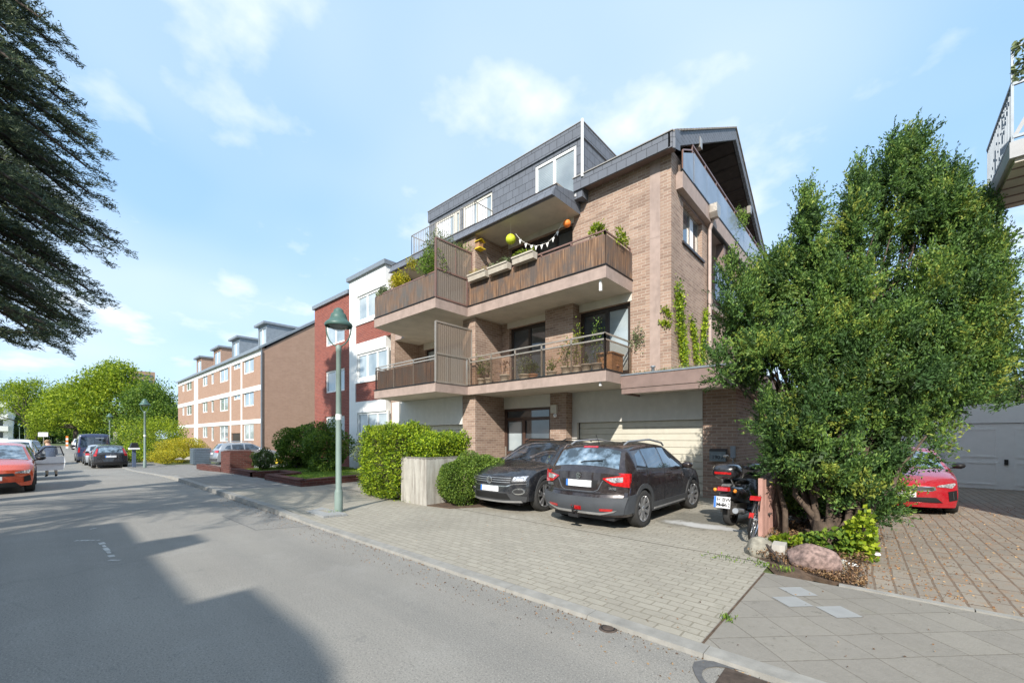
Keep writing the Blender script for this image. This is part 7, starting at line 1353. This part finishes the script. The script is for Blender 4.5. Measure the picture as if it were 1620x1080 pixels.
# ---- balcony plants and things
def pot_plant(lb, x, y, z, r, hp, pm, fr, fh, col, n_, ls=.07, shape='blob', fz=None):
    t = thing('potted_plant', lb, 'potted plant', (x, y, z), 0, 'potted plants on the balconies'); b = MB(); b.lathe([(r*.7, 0), (r, hp*.86), (r*1.08, hp*.86), (r*1.08, hp), (r*.9, hp), (r*.9, hp*.9), (.001, hp*.9)], (x, y, z), 16); b.build('pot', pm, t)
    P, D = blob(n_, (x, y, z+hp+fh*.5), (fr, fr*.8, fh*.55), .7, .35, 6, int(x*100) % 97); leaves('foliage', P, ls, ls*.42, LF[col], t, D, .9, .5); b = MB(); stems(b, (x, y, z+hp*.8), [(x+random.uniform(-.6, .6)*fr, y, z+hp+fh*.8) for _ in range(4)], .008, .02, 4); b.build('stems', 'bark', t)
pz = 3.43
for a in [('bushy plant in a pale pot at the left end of the lower balcony', -10.4, 10.05, pz, .13, .24, 'pot_white', .22, .75, 'mid', 260), ('tall thin plant second on the lower balcony', -10.0, 10.0, pz, .12, .22, 'pot_white', .20, .70, 'olive', 200),
          ('reddish withered plant in a white pot on the lower balcony', -9.25, 10.0, pz, .16, .26, 'pot_white', .18, .55, 'dry', 150), ('dense olive bush in a long white pot before the left window', -8.4, 10.02, pz, .20, .18, 'pot_white', .30, .62, 'olive', 420), ('dark low rosemary next to the olive bush', -8.05, 10.0, pz, .14, .16, 'terracotta', .26, .42, 'dark', 320),
          ('trailing plant beside the leaning broom', -7.35, 10.0, pz, .16, .16, 'pot_white', .18, .35, 'mid', 160), ('spreading leafy plant in a white pot under the pier', -6.85, 10.05, pz, .16, .26, 'pot_white', .30, .80, 'mid', 300), ('tall yellow-leaved plant on the lower balcony', -6.5, 10.05, pz, .13, .24, 'pot_white', .22, 1.15, 'spring', 260),
          ('small cactus-like plant in a grey pot', -6.15, 10.0, pz, .15, .24, 'concrete', .08, .35, 'dark', 90), ('tall sprig in a terracotta pot by the chest', -5.85, 10.05, pz, .14, .24, 'concrete', .22, 1.15, 'mid', 230), ('fern in a terracotta pot at the balcony corner', -5.6, 10.6, pz, .12, .22, 'terracotta', .12, .3, 'dry', 80)]: pot_plant(*a)
t = thing('wooden_chest', 'orange-brown wooden chest in the right corner of the lower balcony', 'chest', (-5.75, 10.4, pz)); b = MB(); b.box(-5.95, -5.5, 10.25, 10.9, pz, pz+.52); b.build('chest_body', 'timber', t); b = MB(); b.box(-5.98, -5.47, 10.22, 10.93, pz+.52, pz+.56); b.build('lid', 'timber', t)
t = thing('broom', 'wooden broom leaning against the brick pier on the lower balcony', 'broom', (-7.4, 10.4, pz)); b = MB(); b.tube([(-7.55, 10.2, pz+.08), (-7.25, 10.88, pz+1.35)], .014, 8); b.build('handle', 'timber', t); b = MB(); b.box(-7.72, -7.40, 10.14, 10.24, pz, pz+.10); b.build('brush', 'bark', t)
def rail_box(lb, px0, px1, z, n_, col, ls):
    x0 = yp(px0, 400, 9.62).x; x1 = yp(px1, 400, 9.62).x; t = thing('planter_box', lb, 'planter', ((x0+x1)/2, 9.62, z), 0, 'planter boxes on the upper balcony rail'); b = MB(); b.prof([(9.55, z), (9.73, z), (9.75, z+.20), (9.51, z+.20)], x0, x1); b.build('box_body', 'planter_beige', t); b = MB(); b.box(x0-.01, x1+.01, 9.49, 9.51, z+.17, z+.215); b.build('rim', 'planter_beige', t)
    P = np.random.uniform(size=(n_, 3))*[x1-x0, .2, .16]+[x0, 9.53, z+.19]; P[:, 2] += .06*np.sin(P[:, 0]*9); leaves('foliage', P, ls, ls*.4, LF[col], t, None, .7, .8)
rail_box('pale planter box with yellow flowers next to the privacy screen', 743, 770, 6.93, 150, 'gold', .06); rail_box('pale planter box with grey lavender on the upper balcony rail', 775, 805, 6.92, 260, 'olive', .08); rail_box('pale planter box with bright green leaves on the upper balcony rail', 813, 846, 6.95, 240, 'spring', .075)
def clump(lb, c, r, n_, col, ls=.07, cat='plant', up=.4, sh=.6): P, D = blob(n_, c, r, sh, .3, 5, n_ % 50); return tag(leaves('balcony_plant', P, ls, ls*.45, LF[col], None, D, .9, up), lb, cat)
clump('large green bush overhanging the left upper balcony beside the privacy screen', (-11.25, 8.5, 7.35), (.48, .35, .50), 2600, 'shrub', .07); clump('olive-green shrub rising behind the screen top on the left upper balcony', (-11.4, 9.0, 8.15), (.5, .5, .50), 1700, 'olive', .08)
clump('yellow-orange shrub on the left upper balcony', (-13.1, 8.5, 7.30), (.42, .25, .34), 1100, 'gold', .08); clump('golden sprig between the yellow shrub and the green bush', (-12.35, 8.55, 7.75), (.22, .2, .22), 360, 'gold', .07); clump('pale feathery grass at the left end of the left upper balcony', (-14.1, 8.5, 7.1), (.35, .2, .18), 350, 'olive', .12)
clump('green shrub top showing over the privacy screen', (-11.2, 9.8, 8.25), (.45, .35, .18), 600, 'shrub', .07); clump('leafy green plant on the right upper balcony corner', (-5.78, 9.95, 7.28), (.24, .20, .20), 380, 'spring', .10); clump('thin yellow sprigs at the wall end of the right upper balcony', (-5.35, 10.6, 7.15), (.10, .35, .22), 170, 'spring', .10)
clump('green plant on the top loggia rail near the yew', (-4.0, 17.6, 9.95), (.25, .5, .35), 420, 'shrub', .09)
# lanterns, bunting, nest box
p = yp(808, 378.5, 10.2); t = thing('paper_lantern', 'round lime green paper lantern under the mansard ceiling', 'lantern', tuple(p)); b = MB(); b.ball(tuple(p), .165, 20); b.build('shade', 'lime', t); b = MB(); b.tube([tuple(p), (p.x, p.y, 8.74)], .004, 4); b.build('cord', 'white', t)
p2 = yp(897, 353.5, 10.9); t = thing('paper_lantern', 'small orange paper lantern at the right end of the bunting', 'lantern', tuple(p2)); b = MB(); b.ball(tuple(p2), .12, 20); b.build('shade', 'orange', t); b = MB(); b.tube([tuple(p2), (p2.x, p2.y, 8.74)], .004, 4); b.build('cord', 'white', t)
t = thing('bunting', 'string of small pale pennants slung between the two lanterns', 'bunting', tuple(p)); bp = [(816, 370), (823, 379), (832, 385), (841, 388), (848, 389), (857, 387), (866, 384), (875, 376), (882, 366), (890, 352)]; pts = [yp(x, y, 10.2+.07*i) for i, (x, y) in enumerate(bp)]
b = MB(); b.tube([tuple(q) for q in pts], .006, 5); b.build('string', 'paper', t)
for q in pts[1:-1]: b = MB(); b.add([(q.x-.055, q.y, q.z), (q.x+.055, q.y, q.z), (q.x, q.y-.01, q.z-.15), (q.x-.055, q.y+.006, q.z), (q.x+.055, q.y+.006, q.z), (q.x, q.y-.004, q.z-.15)], [(0, 2, 1), (3, 4, 5), (0, 1, 4, 3), (1, 2, 5, 4), (2, 0, 3, 5)]); b.build('pennant', 'paper', t)
p = xp(757, 389, -10.55); t = thing('bird_house', 'small yellow wooden bird house on the upper party wall', 'bird house', (-10.5, p.y, p.z)); b = MB(); b.box(-10.6, -10.42, p.y-.10, p.y+.10, p.z-.12, p.z+.10); b.build('box_body', 'gold_wood' if 0 else 'timber', t); b = MB(); b.prof([(p.y-.15, p.z+.10), (p.y, p.z+.20), (p.y+.15, p.z+.10), (p.y+.15, p.z+.12), (p.y, p.z+.22), (p.y-.15, p.z+.12)][::-1], -10.6, -10.36); b.build('roof', 'yellow', t); b = MB(); b.box(-10.6, -10.34, p.y-.14, p.y+.14, p.z-.15, p.z-.12); b.build('ledge', 'yellow', t)
